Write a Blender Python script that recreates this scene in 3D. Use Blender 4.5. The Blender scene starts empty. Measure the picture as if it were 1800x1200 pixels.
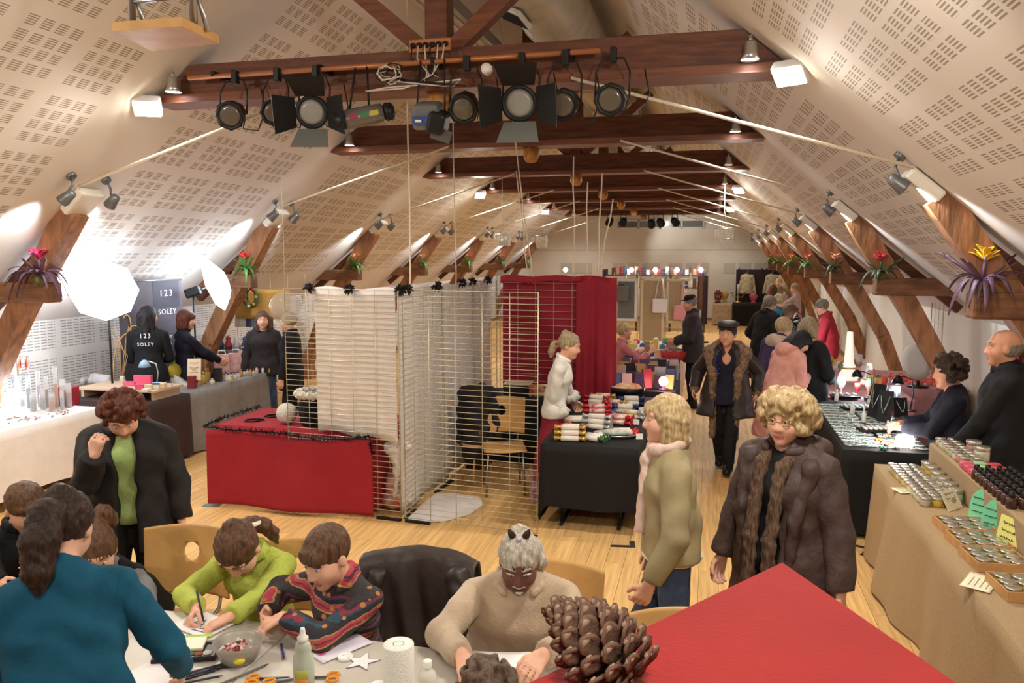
import bpy, bmesh, math, random
import numpy as np
from mathutils import Vector, Matrix, Euler
R_ = math.radians
random.seed(7)
SC = bpy.context.scene
COL = SC.collection

# ------------------------------------------------------------------ camera
F, HC, VX, VY = 1400.0, 2.35, 1248.0, 448.0          # focal length in pixels of the 1800x1200 frame, eye height, vanishing point of the hall's axis
PITCH = math.atan((600 - VY) / F)
YAW = math.atan((VX - 900) / math.hypot(F, 600 - VY))
cam = bpy.data.cameras.new('camera'); cam.sensor_width = 36; cam.lens = F / 1800 * 36; cam.clip_start = .05; cam.clip_end = 200
camo = bpy.data.objects.new('camera', cam); COL.objects.link(camo)
camo.location = (0, 0, HC); camo.rotation_euler = (math.pi / 2 - PITCH, 0, YAW)
SC.camera = camo
_fw = Vector((-math.sin(YAW) * math.cos(PITCH), math.cos(YAW) * math.cos(PITCH), -math.sin(PITCH)))
_rt = Vector((math.cos(YAW), math.sin(YAW), 0)); _up = _rt.cross(_fw)
def _ray(x, y): return _rt * ((x - 900) / F) + _up * ((600 - y) / F) + _fw
def PZ(x, y, z=0.0):
    "the place in the hall at height z seen at pixel (x, y) of the survey photograph"
    d = _ray(x, y); t = (z - HC) / d.z; return Vector((0, 0, HC)) + d * t
def PY(x, y, Y):
    d = _ray(x, y); t = Y / d.y; return Vector((0, 0, HC)) + d * t

# ------------------------------------------------------------------ world, exposure
w = bpy.data.worlds.new('world'); SC.world = w; w.use_nodes = True
w.node_tree.nodes['Background'].inputs[0].default_value = (.9, .93, 1, 1)
w.node_tree.nodes['Background'].inputs[1].default_value = .3
vs = SC.view_settings
vs.view_transform = 'Standard'; vs.look = 'None'; vs.gamma = 1; vs.use_curve_mapping = False; vs.exposure = 0.7
SC.cycles.use_denoising = True
SC.cycles.max_bounces = 7; SC.cycles.diffuse_bounces = 5; SC.cycles.glossy_bounces = 3; SC.cycles.transmission_bounces = 6
SC.cycles.transparent_max_bounces = 16
SC.cycles.sample_clamp_indirect = 4.0
SC.cycles.caustics_reflective = False; SC.cycles.caustics_refractive = False

WARM = (1.0, .9, .78)
COOL = (.86, .93, 1.0)
E_SPOT, E_DOWN, E_FLOOD = 42.0, 55.0, 120.0          # lamp powers (watts)
XC = -2.2                                            # ridge line
FRAMES = [6.6 + 3.57 * i for i in range(-2, 7)]      # the truss planes
YEND, YBACK = 29.6, -4.0
HW = 5.3                                             # half width at the walls
def ZS(d): return 6.1 - .85 * abs(d)                 # roof slope height at distance d from the ridge line
# ------------------------------------------------------------------ helpers
def lin(c):
    f = lambda v: v / 12.92 if v <= .04045 else ((v + .055) / 1.055) ** 2.4
    return tuple(f(v / 255) for v in c[:3]) + (1,)
MATS = {}
def M(name, col=(128, 128, 128), rough=.6, metal=0, var=0, vscale=12, stretch=(1, 1, 1), bump=0, bscale=40, emis=None, estr=0, trans=0, alpha=1, spec=.4, sheen=0, rand=0, bdist=.01, col2=None, ior=1.45):
    "a procedural material: one colour with noise variation, relief, optional gloss, glass or light"
    if name in MATS: return MATS[name]
    m = bpy.data.materials.new(name); m.use_nodes = True; MATS[name] = m
    nt = m.node_tree; N = nt.nodes; L = nt.links; b = N['Principled BSDF']
    b.inputs['Roughness'].default_value = rough; b.inputs['Metallic'].default_value = metal
    b.inputs['Specular IOR Level'].default_value = spec; b.inputs['IOR'].default_value = ior
    b.inputs['Transmission Weight'].default_value = trans; b.inputs['Alpha'].default_value = alpha
    if sheen: b.inputs['Sheen Weight'].default_value = sheen
    c = lin(col); b.inputs['Base Color'].default_value = c
    tc = N.new('ShaderNodeTexCoord'); mp = N.new('ShaderNodeMapping'); mp.inputs['Scale'].default_value = stretch
    L.new(tc.outputs['Object'], mp.inputs[0])
    out = None
    if var or col2:
        n = N.new('ShaderNodeTexNoise'); n.inputs['Scale'].default_value = vscale; n.inputs['Detail'].default_value = 5
        L.new(mp.outputs[0], n.inputs[0])
        mx = N.new('ShaderNodeMix'); mx.data_type = 'RGBA'
        cr = N.new('ShaderNodeMapRange'); cr.inputs['From Min'].default_value = .35; cr.inputs['From Max'].default_value = .65
        L.new(n.outputs['Fac'], cr.inputs[0]); L.new(cr.outputs[0], mx.inputs[0])
        if col2: mx.inputs[6].default_value = c; mx.inputs[7].default_value = lin(col2)
        else:
            mx.inputs[6].default_value = tuple(v * (1 - var) for v in c[:3]) + (1,); mx.inputs[7].default_value = tuple(min(1, v * (1 + var)) for v in c[:3]) + (1,)
        out = mx.outputs[2]
    if rand:
        oi = N.new('ShaderNodeObjectInfo'); hv = N.new('ShaderNodeHueSaturation'); mr = N.new('ShaderNodeMapRange')
        mr.inputs['To Min'].default_value = 1 - rand; mr.inputs['To Max'].default_value = 1 + rand
        L.new(oi.outputs['Random'], mr.inputs[0]); L.new(mr.outputs[0], hv.inputs['Value'])
        if out: L.new(out, hv.inputs['Color'])
        else: hv.inputs['Color'].default_value = c
        out = hv.outputs[0]
    if out: L.new(out, b.inputs['Base Color'])
    if bump:
        n2 = N.new('ShaderNodeTexNoise'); n2.inputs['Scale'].default_value = bscale; n2.inputs['Detail'].default_value = 4
        L.new(mp.outputs[0], n2.inputs[0])
        bp = N.new('ShaderNodeBump'); bp.inputs['Strength'].default_value = bump; bp.inputs['Distance'].default_value = bdist
        L.new(n2.outputs['Fac'], bp.inputs['Height']); L.new(bp.outputs[0], b.inputs['Normal'])
    if emis:
        b.inputs['Emission Color'].default_value = lin(emis); b.inputs['Emission Strength'].default_value = estr
    return m

class MB:
    "collects shapes into one mesh"
    def __init__(s): s.v = []; s.f = []; s.sm = []; s.mi = []; s.cur = 0
    def add(s, vs, fs, smooth=False):
        o = len(s.v); s.v += [tuple(p) for p in vs]
        for f in fs: s.f.append(tuple(i + o for i in f)); s.sm.append(smooth); s.mi.append(s.cur)
        return s
    def mat(s, i): s.cur = i; return s
    def box(s, c, d, rot=None, taper=1.0):
        c = Vector(c); x, y, z = d[0] / 2, d[1] / 2, d[2] / 2
        q = rot if rot is None or isinstance(rot, Matrix) else (Euler(rot).to_matrix())
        vs = []
        for sz in (-1, 1):
            t = taper if sz > 0 else 1
            for sx, sy in ((-1, -1), (1, -1), (1, 1), (-1, 1)):
                p = Vector((sx * x * t, sy * y * t, sz * z)); vs.append(c + (q @ p if q else p))
        return s.add(vs, [(3, 2, 1, 0), (4, 5, 6, 7), (0, 1, 5, 4), (1, 2, 6, 5), (2, 3, 7, 6), (3, 0, 4, 7)])
    def bbox(s, c, d, r=.01, rot=None):
        "box with rounded edges"
        bm = bmesh.new(); bmesh.ops.create_cube(bm, size=1)
        for v in bm.verts: v.co = Vector((v.co.x * d[0], v.co.y * d[1], v.co.z * d[2]))
        bmesh.ops.bevel(bm, geom=bm.edges[:], offset=min(r, min(d) * .45), segments=2, affect='EDGES', profile=.5)
        q = Euler(rot).to_matrix() if rot is not None and not isinstance(rot, Matrix) else rot
        c = Vector(c); bm.verts.index_update()
        s.add([c + (q @ v.co if q else v.co) for v in bm.verts], [[v.index for v in f.verts] for f in bm.faces], False); bm.free(); return s
    def beam(s, a, b, w, h, up=(0, 0, 1), w2=None, h2=None):
        "a squared bar from a to b, w across, h along up"
        a = Vector(a); b = Vector(b); d = (b - a).normalized(); u = Vector(up); x = d.cross(u).normalized(); u = x.cross(d)
        w2 = w2 or w; h2 = h2 or h; vs = []
        for p, ww, hh in ((a, w, h), (b, w2, h2)):
            for sx, su in ((-1, -1), (1, -1), (1, 1), (-1, 1)): vs.append(p + x * (sx * ww / 2) + u * (su * hh / 2))
        return s.add(vs, [(3, 2, 1, 0), (4, 5, 6, 7), (0, 1, 5, 4), (1, 2, 6, 5), (2, 3, 7, 6), (3, 0, 4, 7)])
    def tube(s, pts, r, n=8, caps=True, closed=False):
        pts = [Vector(p) for p in pts]; k = len(pts); rs = r if isinstance(r, (list, tuple)) else [r] * k
        vs = []; pu = None
        for i, p in enumerate(pts):
            d = (pts[min(i + 1, k - 1)] - pts[max(i - 1, 0)])
            if closed: d = pts[(i + 1) % k] - pts[i - 1]
            d = d.normalized() if d.length > 1e-9 else Vector((0, 0, 1))
            if pu is None: pu = d.orthogonal().normalized()
            else:
                pu = pu - d * pu.dot(d); pu = pu.normalized() if pu.length > 1e-6 else d.orthogonal().normalized()
            w_ = d.cross(pu)
            for j in range(n):
                a = 2 * math.pi * j / n; vs.append(p + (pu * math.cos(a) + w_ * math.sin(a)) * rs[i])
        fs = [(i * n + j, i * n + (j + 1) % n, (i + 1) * n + (j + 1) % n, (i + 1) * n + j) for i in range(k - 1) for j in range(n)]
        if closed: fs += [((k - 1) * n + j, (k - 1) * n + (j + 1) % n, (j + 1) % n, j) for j in range(n)]
        s.add(vs, fs, True)
        if caps and not closed:
            o = len(s.v) - len(vs); s.f.append(tuple(o + j for j in range(n - 1, -1, -1))); s.f.append(tuple(o + (k - 1) * n + j for j in range(n)))
            s.sm += [False] * 2; s.mi += [s.cur] * 2
        return s
    def cyl(s, a, b, r, r2=None, n=16): return s.tube([a, b], [r, r if r2 is None else r2], n)
    def lathe(s, prof, c=(0, 0, 0), n=20, rot=None, sx=1, sy=1, wob=None):
        "prof: (radius, height) pairs turned about the z axis"
        c = Vector(c); vs = []
        for r, z in prof:
            for j in range(n):
                a = 2 * math.pi * j / n; q = r * (1 + (wob(a, z) if wob else 0)); p = Vector((q * math.cos(a) * sx, q * math.sin(a) * sy, z)); vs.append(c + (rot @ p if rot else p))
        k = len(prof)
        fs = [(i * n + j, i * n + (j + 1) % n, (i + 1) * n + (j + 1) % n, (i + 1) * n + j) for i in range(k - 1) for j in range(n)]
        s.add(vs, fs, True); o = len(s.v) - len(vs)
        if prof[0][0] > 1e-5: s.f.append(tuple(o + j for j in range(n - 1, -1, -1))); s.sm.append(False); s.mi.append(s.cur)
        if prof[-1][0] > 1e-5: s.f.append(tuple(o + (k - 1) * n + j for j in range(n))); s.sm.append(False); s.mi.append(s.cur)
        return s
    def ball(s, c, r, n=14, m=9, rot=None):
        r = r if isinstance(r, (tuple, list)) else (r, r, r)
        pr = [(max(1e-6, math.sin(math.pi * i / m)), -math.cos(math.pi * i / m)) for i in range(m + 1)]
        c = Vector(c); vs = []
        for q, z in pr:
            for j in range(n):
                a = 2 * math.pi * j / n; p = Vector((q * math.cos(a) * r[0], q * math.sin(a) * r[1], z * r[2])); vs.append(c + (rot @ p if rot else p))
        return s.add(vs, [(i * n + j, i * n + (j + 1) % n, (i + 1) * n + (j + 1) % n, (i + 1) * n + j) for i in range(m) for j in range(n)], True)
    def prism(s, poly, h, o=(0, 0, 0), ax=((1, 0, 0), (0, 1, 0))):
        "polygon in the plane of the axes ax, thickened by h along their normal"
        o = Vector(o); X = Vector(ax[0]); Y = Vector(ax[1]); Z = X.cross(Y).normalized() * h; n = len(poly)
        vs = [o + X * p[0] + Y * p[1] for p in poly] + [o + X * p[0] + Y * p[1] + Z for p in poly]
        return s.add(vs, [tuple(range(n - 1, -1, -1)), tuple(range(n, 2 * n))] + [(i, (i + 1) % n, n + (i + 1) % n, n + i) for i in range(n)])
    def sheet(s, fn, nu, nv, th=.004):
        "a thick sheet over the unit square, fn(u, v) -> point"
        P = [[Vector(fn(i / nu, j / nv)) for j in range(nv + 1)] for i in range(nu + 1)]
        top = []; bot = []
        for i in range(nu + 1):
            for j in range(nv + 1):
                a = P[min(i + 1, nu)][j] - P[max(i - 1, 0)][j]; b = P[i][min(j + 1, nv)] - P[i][max(j - 1, 0)]
                n_ = a.cross(b); n_ = n_.normalized() if n_.length > 1e-12 else Vector((0, 0, 1))
                top.append(P[i][j] + n_ * th / 2); bot.append(P[i][j] - n_ * th / 2)
        k = (nu + 1) * (nv + 1); ix = lambda i, j: i * (nv + 1) + j; fs = []
        for i in range(nu):
            for j in range(nv):
                q = (ix(i, j), ix(i + 1, j), ix(i + 1, j + 1), ix(i, j + 1)); fs.append(q); fs.append(tuple(k + t for t in reversed(q)))
        rim = [ix(i, 0) for i in range(nu + 1)] + [ix(nu, j) for j in range(1, nv + 1)] + [ix(i, nv) for i in range(nu - 1, -1, -1)] + [ix(0, j) for j in range(nv - 1, 0, -1)]
        for q in range(len(rim)):
            a, b = rim[q], rim[(q + 1) % len(rim)]; fs.append((b, a, a + k, b + k))
        return s.add(top + bot, fs, True)
    def mesh(s, name, mat):
        me = bpy.data.meshes.new(name); me.from_pydata(s.v, [], s.f); me.polygons.foreach_set('use_smooth', s.sm)
        for m in (mat if isinstance(mat, (list, tuple)) else [mat]): me.materials.append(m)
        if any(s.mi): me.polygons.foreach_set('material_index', s.mi)
        me.validate(); me.update(); return me
    def build(s, name, mat, parent=None, loc=None, rot=None):
        return link(name, s.mesh(name, mat), parent, loc, rot)
def link(name, me, parent=None, loc=None, rot=None, sc=None):
    o = bpy.data.objects.new(name, me); COL.objects.link(o)
    if parent: o.parent = parent
    if loc is not None: o.location = loc
    if rot is not None: o.rotation_euler = rot
    if sc is not None: o.scale = sc if isinstance(sc, (tuple, list)) else (sc, sc, sc)
    return o
def tag(o, label=None, cat=None, group=None, kind=None):
    for k, v in (('label', label), ('category', cat), ('group', group), ('kind', kind)):
        if v: o[k] = v
    return o
def thing(name, label, cat, loc=(0, 0, 0), rz=0, group=None, rot=None):
    o = bpy.data.objects.new(name, None); COL.objects.link(o); o.empty_display_size = .1
    o.location = loc; o.rotation_euler = rot or (0, 0, rz)
    return tag(o, label, cat, group)
def one(mb, name, mat, label, cat, loc=(0, 0, 0), rz=0, group=None, rot=None):
    return tag(mb.build(name, mat, None, loc, rot or (0, 0, rz)), label, cat, group)
def struct(mb, name, mat, parent=None):
    o = mb.build(name, mat, parent)
    if not parent: o['kind'] = 'structure'
    return o
def copy_tree(o, parent=None):
    c = o.copy(); COL.objects.link(c); c.parent = parent
    for ch in list(o.children): copy_tree(ch, c)
    return c
def lamp(kind, name, loc, power, col=WARM, parent=None, aim=None, size=.05, angle=70, blend=.7):
    d = bpy.data.lights.new(name, kind); d.energy = power; d.color = col
    if kind in ('POINT', 'SPOT'): d.shadow_soft_size = size
    if kind == 'SPOT': d.spot_size = R_(angle); d.spot_blend = blend
    if kind == 'AREA': d.shape = 'DISK'; d.size = size
    o = bpy.data.objects.new(name, d); COL.objects.link(o); o.location = loc
    if parent: o.parent = parent
    if aim is not None: o.rotation_euler = (Vector(aim) - Vector(loc)).to_track_quat('-Z', 'Y').to_euler()
    return o
def track(d, up='Y'): return Vector(d).to_track_quat('Z', up).to_matrix()
def wob(x, y, z, f=1.0): return (math.sin(x * 3.1 * f + 1.3 * math.sin(y * 2.3 * f)) + math.sin(y * 4.3 * f + z * 2.1 * f + .7) + math.sin(z * 5.3 * f - x * 1.7 * f)) / 3
# text as thin mesh
def text_mesh(txt, size, ext=.001, space=1.0):
    c = bpy.data.curves.new('lettering', 'FONT'); c.body = txt; c.size = size; c.extrude = ext; c.align_x = 'CENTER'; c.align_y = 'CENTER'; c.space_character = space; c.resolution_u = 3
    o = bpy.data.objects.new('lettering', c); COL.objects.link(o); dg = bpy.context.evaluated_depsgraph_get(); dg.update()
    me = bpy.data.meshes.new_from_object(o.evaluated_get(dg)); bpy.data.objects.remove(o); bpy.data.curves.remove(c); return me
def lettering(txt, size, mat, parent, loc, rot, space=1.0, name='lettering'):
    me = text_mesh(txt, size, space=space); me.materials.clear(); me.materials.append(mat); return link(name, me, parent, loc, rot)
# ------------------------------------------------------------------ materials of the setting
def plaster_perforated():
    m = bpy.data.materials.new('perforated_plaster'); m.use_nodes = True; nt = m.node_tree; N = nt.nodes; L = nt.links; b = N['Principled BSDF']
    b.inputs['Roughness'].default_value = .85; b.inputs['Specular IOR Level'].default_value = .2
    tc = N.new('ShaderNodeTexCoord'); sp = N.new('ShaderNodeSeparateXYZ'); L.new(tc.outputs['Object'], sp.inputs[0])
    def op(o, a, b_=0.0, c=None):
        n = N.new('ShaderNodeMath'); n.operation = o
        for i, v in enumerate((a, b_) + ((c,) if c is not None else ())):
            if isinstance(v, (int, float)): n.inputs[i].default_value = v
            else: L.new(v, n.inputs[i])
        return n.outputs[0]
    fr = lambda a, p: op('FRACT', op('DIVIDE', a, p))
    lt = lambda a, t: op('LESS_THAN', a, t)
    gt = lambda a, t: op('GREATER_THAN', a, t)
    mul = lambda *a: a[0] if len(a) == 1 else op('MULTIPLY', a[0], mul(*a[1:]))
    d = op('ABSOLUTE', op('SUBTRACT', sp.outputs[0], XC)); u = op('MULTIPLY', d, 1.3125); v = op('ADD', op('SUBTRACT', sp.outputs[1], 6.6 - .44), 3.57 * 6)
    ub = op('MULTIPLY', fr(u, .64), .64); vl = op('MULTIPLY', fr(v, 3.57), 3.57); vl = op('SUBTRACT', vl, .88); vb = op('MULTIPLY', fr(vl, .66), .66)
    mask = mul(lt(ub, .54), lt(fr(ub, .135), .74), lt(fr(ub, .0205), .5), lt(vb, .54), lt(fr(vb, .135), .68), gt(vl, 0.0), lt(vl, 2.6), lt(d, 4.75), gt(d, 1.3))
    n = N.new('ShaderNodeTexNoise'); n.inputs['Scale'].default_value = 1.4; n.inputs['Detail'].default_value = 3; L.new(tc.outputs['Object'], n.inputs[0])
    c0 = N.new('ShaderNodeMix'); c0.data_type = 'RGBA'; c0.inputs[6].default_value = lin((222, 214, 206)); c0.inputs[7].default_value = lin((232, 225, 217)); L.new(n.outputs['Fac'], c0.inputs[0])
    mx = N.new('ShaderNodeMix'); mx.data_type = 'RGBA'; L.new(mul(mask, 1.0), mx.inputs[0]); L.new(c0.outputs[2], mx.inputs[6]); mx.inputs[7].default_value = lin((160, 148, 132))
    L.new(mx.outputs[2], b.inputs['Base Color'])
    bp = N.new('ShaderNodeBump'); bp.inputs['Strength'].default_value = .5; bp.inputs['Distance'].default_value = .01; L.new(op('SUBTRACT', 1.0, mask), bp.inputs['Height']); L.new(bp.outputs[0], b.inputs['Normal'])
    return m
def wall_perforated():
    m = bpy.data.materials.new('slotted_wall'); m.use_nodes = True; nt = m.node_tree; N = nt.nodes; L = nt.links; b = N['Principled BSDF']
    b.inputs['Roughness'].default_value = .8
    tc = N.new('ShaderNodeTexCoord'); sp = N.new('ShaderNodeSeparateXYZ'); L.new(tc.outputs['Object'], sp.inputs[0])
    def op(o, a, b_=0.0):
        n = N.new('ShaderNodeMath'); n.operation = o
        for i, v in enumerate((a, b_)):
            if isinstance(v, (int, float)): n.inputs[i].default_value = v
            else: L.new(v, n.inputs[i])
        return n.outputs[0]
    fr = lambda a, p: op('FRACT', op('DIVIDE', a, p)); lt = lambda a, t: op('LESS_THAN', a, t); mu = lambda a, b_: op('MULTIPLY', a, b_)
    y = op('ADD', sp.outputs[1], 20.0); z = sp.outputs[2]
    mask = mu(mu(lt(fr(y, .62), .86), lt(fr(z, .62), .84)), mu(lt(fr(y, .1), .82), lt(fr(z, .034), .3)))
    mx = N.new('ShaderNodeMix'); mx.data_type = 'RGBA'; L.new(mask, mx.inputs[0]); mx.inputs[6].default_value = lin((228, 224, 218)); mx.inputs[7].default_value = lin((150, 146, 140))
    L.new(mx.outputs[2], b.inputs['Base Color']); return m
M_PLASTER = plaster_perforated(); M_SLOT = wall_perforated()
M_WALL = M('white_wall', (232, 226, 214), .8, var=.03, vscale=2)
M_WOODF = M('plank_wood', (214, 172, 112), .55, var=.16, vscale=4, stretch=(9, .5, 9), bump=.05, bscale=30, rand=.09, spec=.22)
def floor_far():
    m = bpy.data.materials.new('strip_floor'); m.use_nodes = True; nt = m.node_tree; N = nt.nodes; L = nt.links; b = N['Principled BSDF']; b.inputs['Roughness'].default_value = .55; b.inputs['Specular IOR Level'].default_value = .22
    tc = N.new('ShaderNodeTexCoord'); mp = N.new('ShaderNodeMapping'); mp.inputs['Rotation'].default_value = (0, 0, math.pi / 2); L.new(tc.outputs['Object'], mp.inputs[0])
    br = N.new('ShaderNodeTexBrick'); br.inputs['Scale'].default_value = 1; br.inputs['Brick Width'].default_value = 2.0; br.inputs['Row Height'].default_value = .14; br.inputs['Mortar Size'].default_value = .0015
    br.inputs['Color1'].default_value = lin((222, 178, 114)); br.inputs['Color2'].default_value = lin((206, 162, 98)); br.inputs['Mortar'].default_value = lin((150, 108, 60)); L.new(mp.outputs[0], br.inputs[0])
    L.new(br.outputs[0], b.inputs['Base Color']); return m
M_BEAM = M('dark_timber', (96, 56, 38), .55, var=.3, vscale=3, stretch=(1, 8, 8), bump=.25, bscale=14)
M_BEAMR = M('red_timber', (112, 66, 44), .5, var=.25, vscale=3, stretch=(.7, 9, 9), bump=.15, bscale=18)
M_POST = M('old_oak', (150, 104, 70), .6, var=.35, vscale=5, stretch=(3, 3, .7), bump=.45, bscale=12)
M_TIE = M('tie_oak', (122, 84, 58), .6, var=.3, vscale=5, stretch=(.7, 4, 4), bump=.4, bscale=14)
M_PEG = M('pale_timber', (190, 134, 72), .5, var=.25, vscale=8, stretch=(3, 3, 1))
M_BLACKM = M('black_metal', (26, 26, 28), .42, metal=.3)
M_STEEL = M('bright_steel', (190, 190, 188), .3, metal=.9)
M_GREYM = M('grey_metal', (120, 122, 124), .4, metal=.6)
M_WHITEM = M('white_enamel', (228, 226, 220), .4)
M_LENS_C = M('lamp_lens_cool', (255, 255, 255), .3, emis=(235, 243, 255), estr=18)
M_LENS_W = M('lamp_lens_warm', (255, 255, 255), .3, emis=(255, 240, 214), estr=16)
M_ROPE = M('cream_rope', (228, 218, 196), .8, var=.1, vscale=90)

# ------------------------------------------------------------------ floor, walls, ceiling
X0, X1 = XC - HW, XC + HW
PX0, PX1, PY0, PY1 = -6.04, 1.66, 4.0, 13.6           # the part of the floor laid plank by plank
mb = MB()
mb.box(((PX0 + PX1) / 2, (PY0 + PY1) / 2, -.06), (PX1 - PX0, PY1 - PY0, .09))
for a, b, c, d in ((X0, X1, YBACK, PY0), (X0, X1, PY1, YEND), (X0, PX0, PY0, PY1), (PX1, X1, PY0, PY1)):
    mb.box(((a + b) / 2, (c + d) / 2, -.0525), (b - a, d - c, .105))
floor = struct(mb, 'floor', floor_far())
me = MB().add([(0, 0, -.015), (.1385, 0, -.015), (.1385, 2.3985, -.015), (0, 2.3985, -.015), (0.0008, .0008, 0), (.1377, .0008, 0), (.1377, 2.3977, 0), (.0008, 2.3977, 0)], [(3, 2, 1, 0), (4, 5, 6, 7), (0, 1, 5, 4), (1, 2, 6, 5), (2, 3, 7, 6), (3, 0, 4, 7)]).mesh('plank', M_WOODF)
nrow = int((PX1 - PX0) / .14)
for i in range(nrow):
    off = -((i * 7) % 5) * .48; y = PY0 + off
    while y < PY1 - .01:
        a, b = max(y, PY0), min(y + 2.4, PY1)
        if b - a > .05: link('plank', me, floor, (PX0 + i * .14, a, 0), None, (1, (b - a) / 2.4, 1))
        y += 2.4
mb = MB(); mb.box(((X0 + X1) / 2, (YBACK + 1.15) / 2, .45), (X1 - X0, 1.15 - YBACK, .9)); struct(mb, 'floor_stage', M('stage_boards', (120, 90, 60), .6, var=.2, vscale=5))
for nm, x in (('wall_left', X0), ('wall_right', X1)):
    s = -1 if x == X0 else 1
    struct(MB().box((x + s * .1, (YBACK + YEND) / 2, .85), (.2, YEND - YBACK, 1.7)), nm, M_SLOT if s < 0 else M_WALL)
    struct(MB().box((x - s * .01, (YBACK + YEND) / 2, .05), (.02, YEND - YBACK, .1)), 'baseboard_left' if s < 0 else 'baseboard_right', M('skirting', (150, 120, 84), .5))
zt = ZS(0); zb = ZS(HW)
mb = MB()
for s in (-1, 1):
    n = Vector((s * .85, 0, 1)).normalized() * .15
    a, b = Vector((XC + s * (HW + .12), 0, ZS(HW + .12))), Vector((XC, 0, zt))
    pts = [Vector((p.x, y, p.z)) for y in (YBACK, YEND) for p in (a, b)]
    q = pts + [p + n for p in pts]
    f = [(0, 1, 3, 2), (4, 6, 7, 5), (0, 4, 5, 1), (2, 3, 7, 6), (0, 2, 6, 4), (1, 5, 7, 3)]
    mb.add(q, f if s < 0 else [tuple(reversed(x)) for x in f])
struct(mb, 'ceiling', M_PLASTER)
def gable(y, t): 
    return MB().prism([(X0 - .2, -.1), (X1 + .2, -.1), (X1 + .2, zb + .1), (XC, zt + .35), (X0 - .2, zb + .1)], t, (0, y, 0), ((1, 0, 0), (0, 0, 1)))
ew = struct(gable(YEND, -.2), 'wall_end', M_WALL)
struct(gable(YBACK, .2), 'wall_back', M_WALL)
# end wall: reveal line, high window, pinned grey boards, skirting
struct(MB().box((XC, YEND - .004, 2.53), (HW * 2 * .86, .008, .02)), 'trim_1', M('reveal', (150, 140, 124), .8))
wn = MB(); p, q = PY(1086, 388, YEND), PY(1237, 400, YEND)
wn.box(((p.x + q.x) / 2, YEND - .02, (p.z + q.z) / 2), (q.x - p.x, .03, abs(p.z - q.z)))
o = struct(wn, 'window_1', M('dim_glass', (120, 122, 116), .2)); fr = MB()
for k in range(5): fr.box((p.x + (q.x - p.x) * k / 4, YEND - .045, (p.z + q.z) / 2), (.05, .03, abs(p.z - q.z) + .05))
for z in (p.z, q.z): fr.box(((p.x + q.x) / 2, YEND - .045, z), (q.x - p.x, .03, .05))
fr.build('window_frame', M_WHITEM, o)
GB = M('grey_board', (206, 200, 188), .8)
for k, (a, b) in enumerate(((986, 1006), (1010, 1040), (1078, 1098), (1104, 1122), (1128, 1160), (1175, 1200), (1206, 1226), (1232, 1246), (1272, 1292), (1298, 1320), (1326, 1348))):
    p, q = PY(a, 462, YEND), PY(b, 480, YEND)
    struct(MB().box(((p.x + q.x) / 2, YEND - .01, (p.z + q.z) / 2), (q.x - p.x, .02, p.z - q.z)), 'acoustic_board', GB, ew)
struct(MB().box((XC, YEND - .02, .05), (HW * 2, .03, .1)), 'baseboard_end', M('skirting'))

# ------------------------------------------------------------------ timber trusses
ORD = ['', '', 'nearest', 'second', 'third', 'fourth', 'fifth', 'sixth', 'farthest']
for i, Y in enumerate(FRAMES):
    if i < 2: continue
    t = thing('timber_truss', f'{ORD[i]} dark timber roof truss with leaning posts and collar beam', 'truss', (XC, Y, 0), 0, 'timber trusses down the hall')
    c = MB(); d = 2.86; h0, h1 = 3.79, 4.05                # collar beam, ends cut to the roof slope
    e = .02
    def col(y0, y1, za, zb_, ex=0):
        xa, xb = (6.1 - za) / .85 - e + ex, (6.1 - zb_) / .85 - e + ex
        c.prism([(-xa, za), (xa, za), (xb, zb_), (-xb, zb_)], -(y1 - y0), (0, y0, 0), ((1, 0, 0), (0, 0, 1)))
    col(-.12, .12, h0, h1); c.build('collar_beam', M_BEAM, t)
    c = MB(); col(-.17, .17, 3.715, 3.785); c.build('lower_rail', M_BEAMR, t)
    k = MB(); k.bbox((-.06, 0, 4.75), (.2, .2, 2.3 - .2), .02); kp = k.build('king_post', M_BEAM, t)
    MB().lathe([(.001, 3.52), (.07, 3.54), (.1, 3.6), (.1, 3.71)], (-.06, 0, 0), 4 if 0 else 8).build('post_peg', M_PEG, kp)
    for s in (-1, 1):
        MB().beam((s * .12 - .06, 0, 4.06), (s * 1.25 - .06, 0, 5.02), .13, .13).build('brace', M_BEAMR, t)
        b = MB(); pts = [(3.83, 2.78), (4.15, 2.3), (4.5, 1.78), (4.92, 1.08), (5.22, .3), (5.2, .0)]
        off = (i * 37 % 11 - 5) * .006
        for j in range(5):
            wv = .23 - .012 * j + .02 * math.sin(i * 2 + j)
            b.beam((s * (pts[j][0] + off * j), 0, pts[j][1]), (s * (pts[j + 1][0] + off * (j + 1)), 0, pts[j + 1][1] - .001), .2, wv, (s, 0, .6), .2, .23 - .012 * (j + 1) + .02 * math.sin(i * 2 + j + 1))
        b.build('post', M_POST, t)
        MB().bbox((s * 4.58, -.03, 1.98), (1.0, .2, .2), .02).build('tie_beam', M_TIE, t)
        MB().beam((s * 5.02, .02, 1.72), (s * 3.95, .02, 2.6), .1, .1, (s, 0, 1)).build('strut', M_BEAM, t)
        MB().bbox((s * 3.72, 0, 2.86), (.3, .3, .1), .02, (0, s * .7, 0)).build('plaster_corbel', M_WALL, t)
        # taut cable from collar to slope
        MB().tube([(s * 1.1, -.2, 3.74), (s * 3.62, -.2, 2.98)], .013, 6).build('tie_cable', M_ROPE, t)
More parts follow.
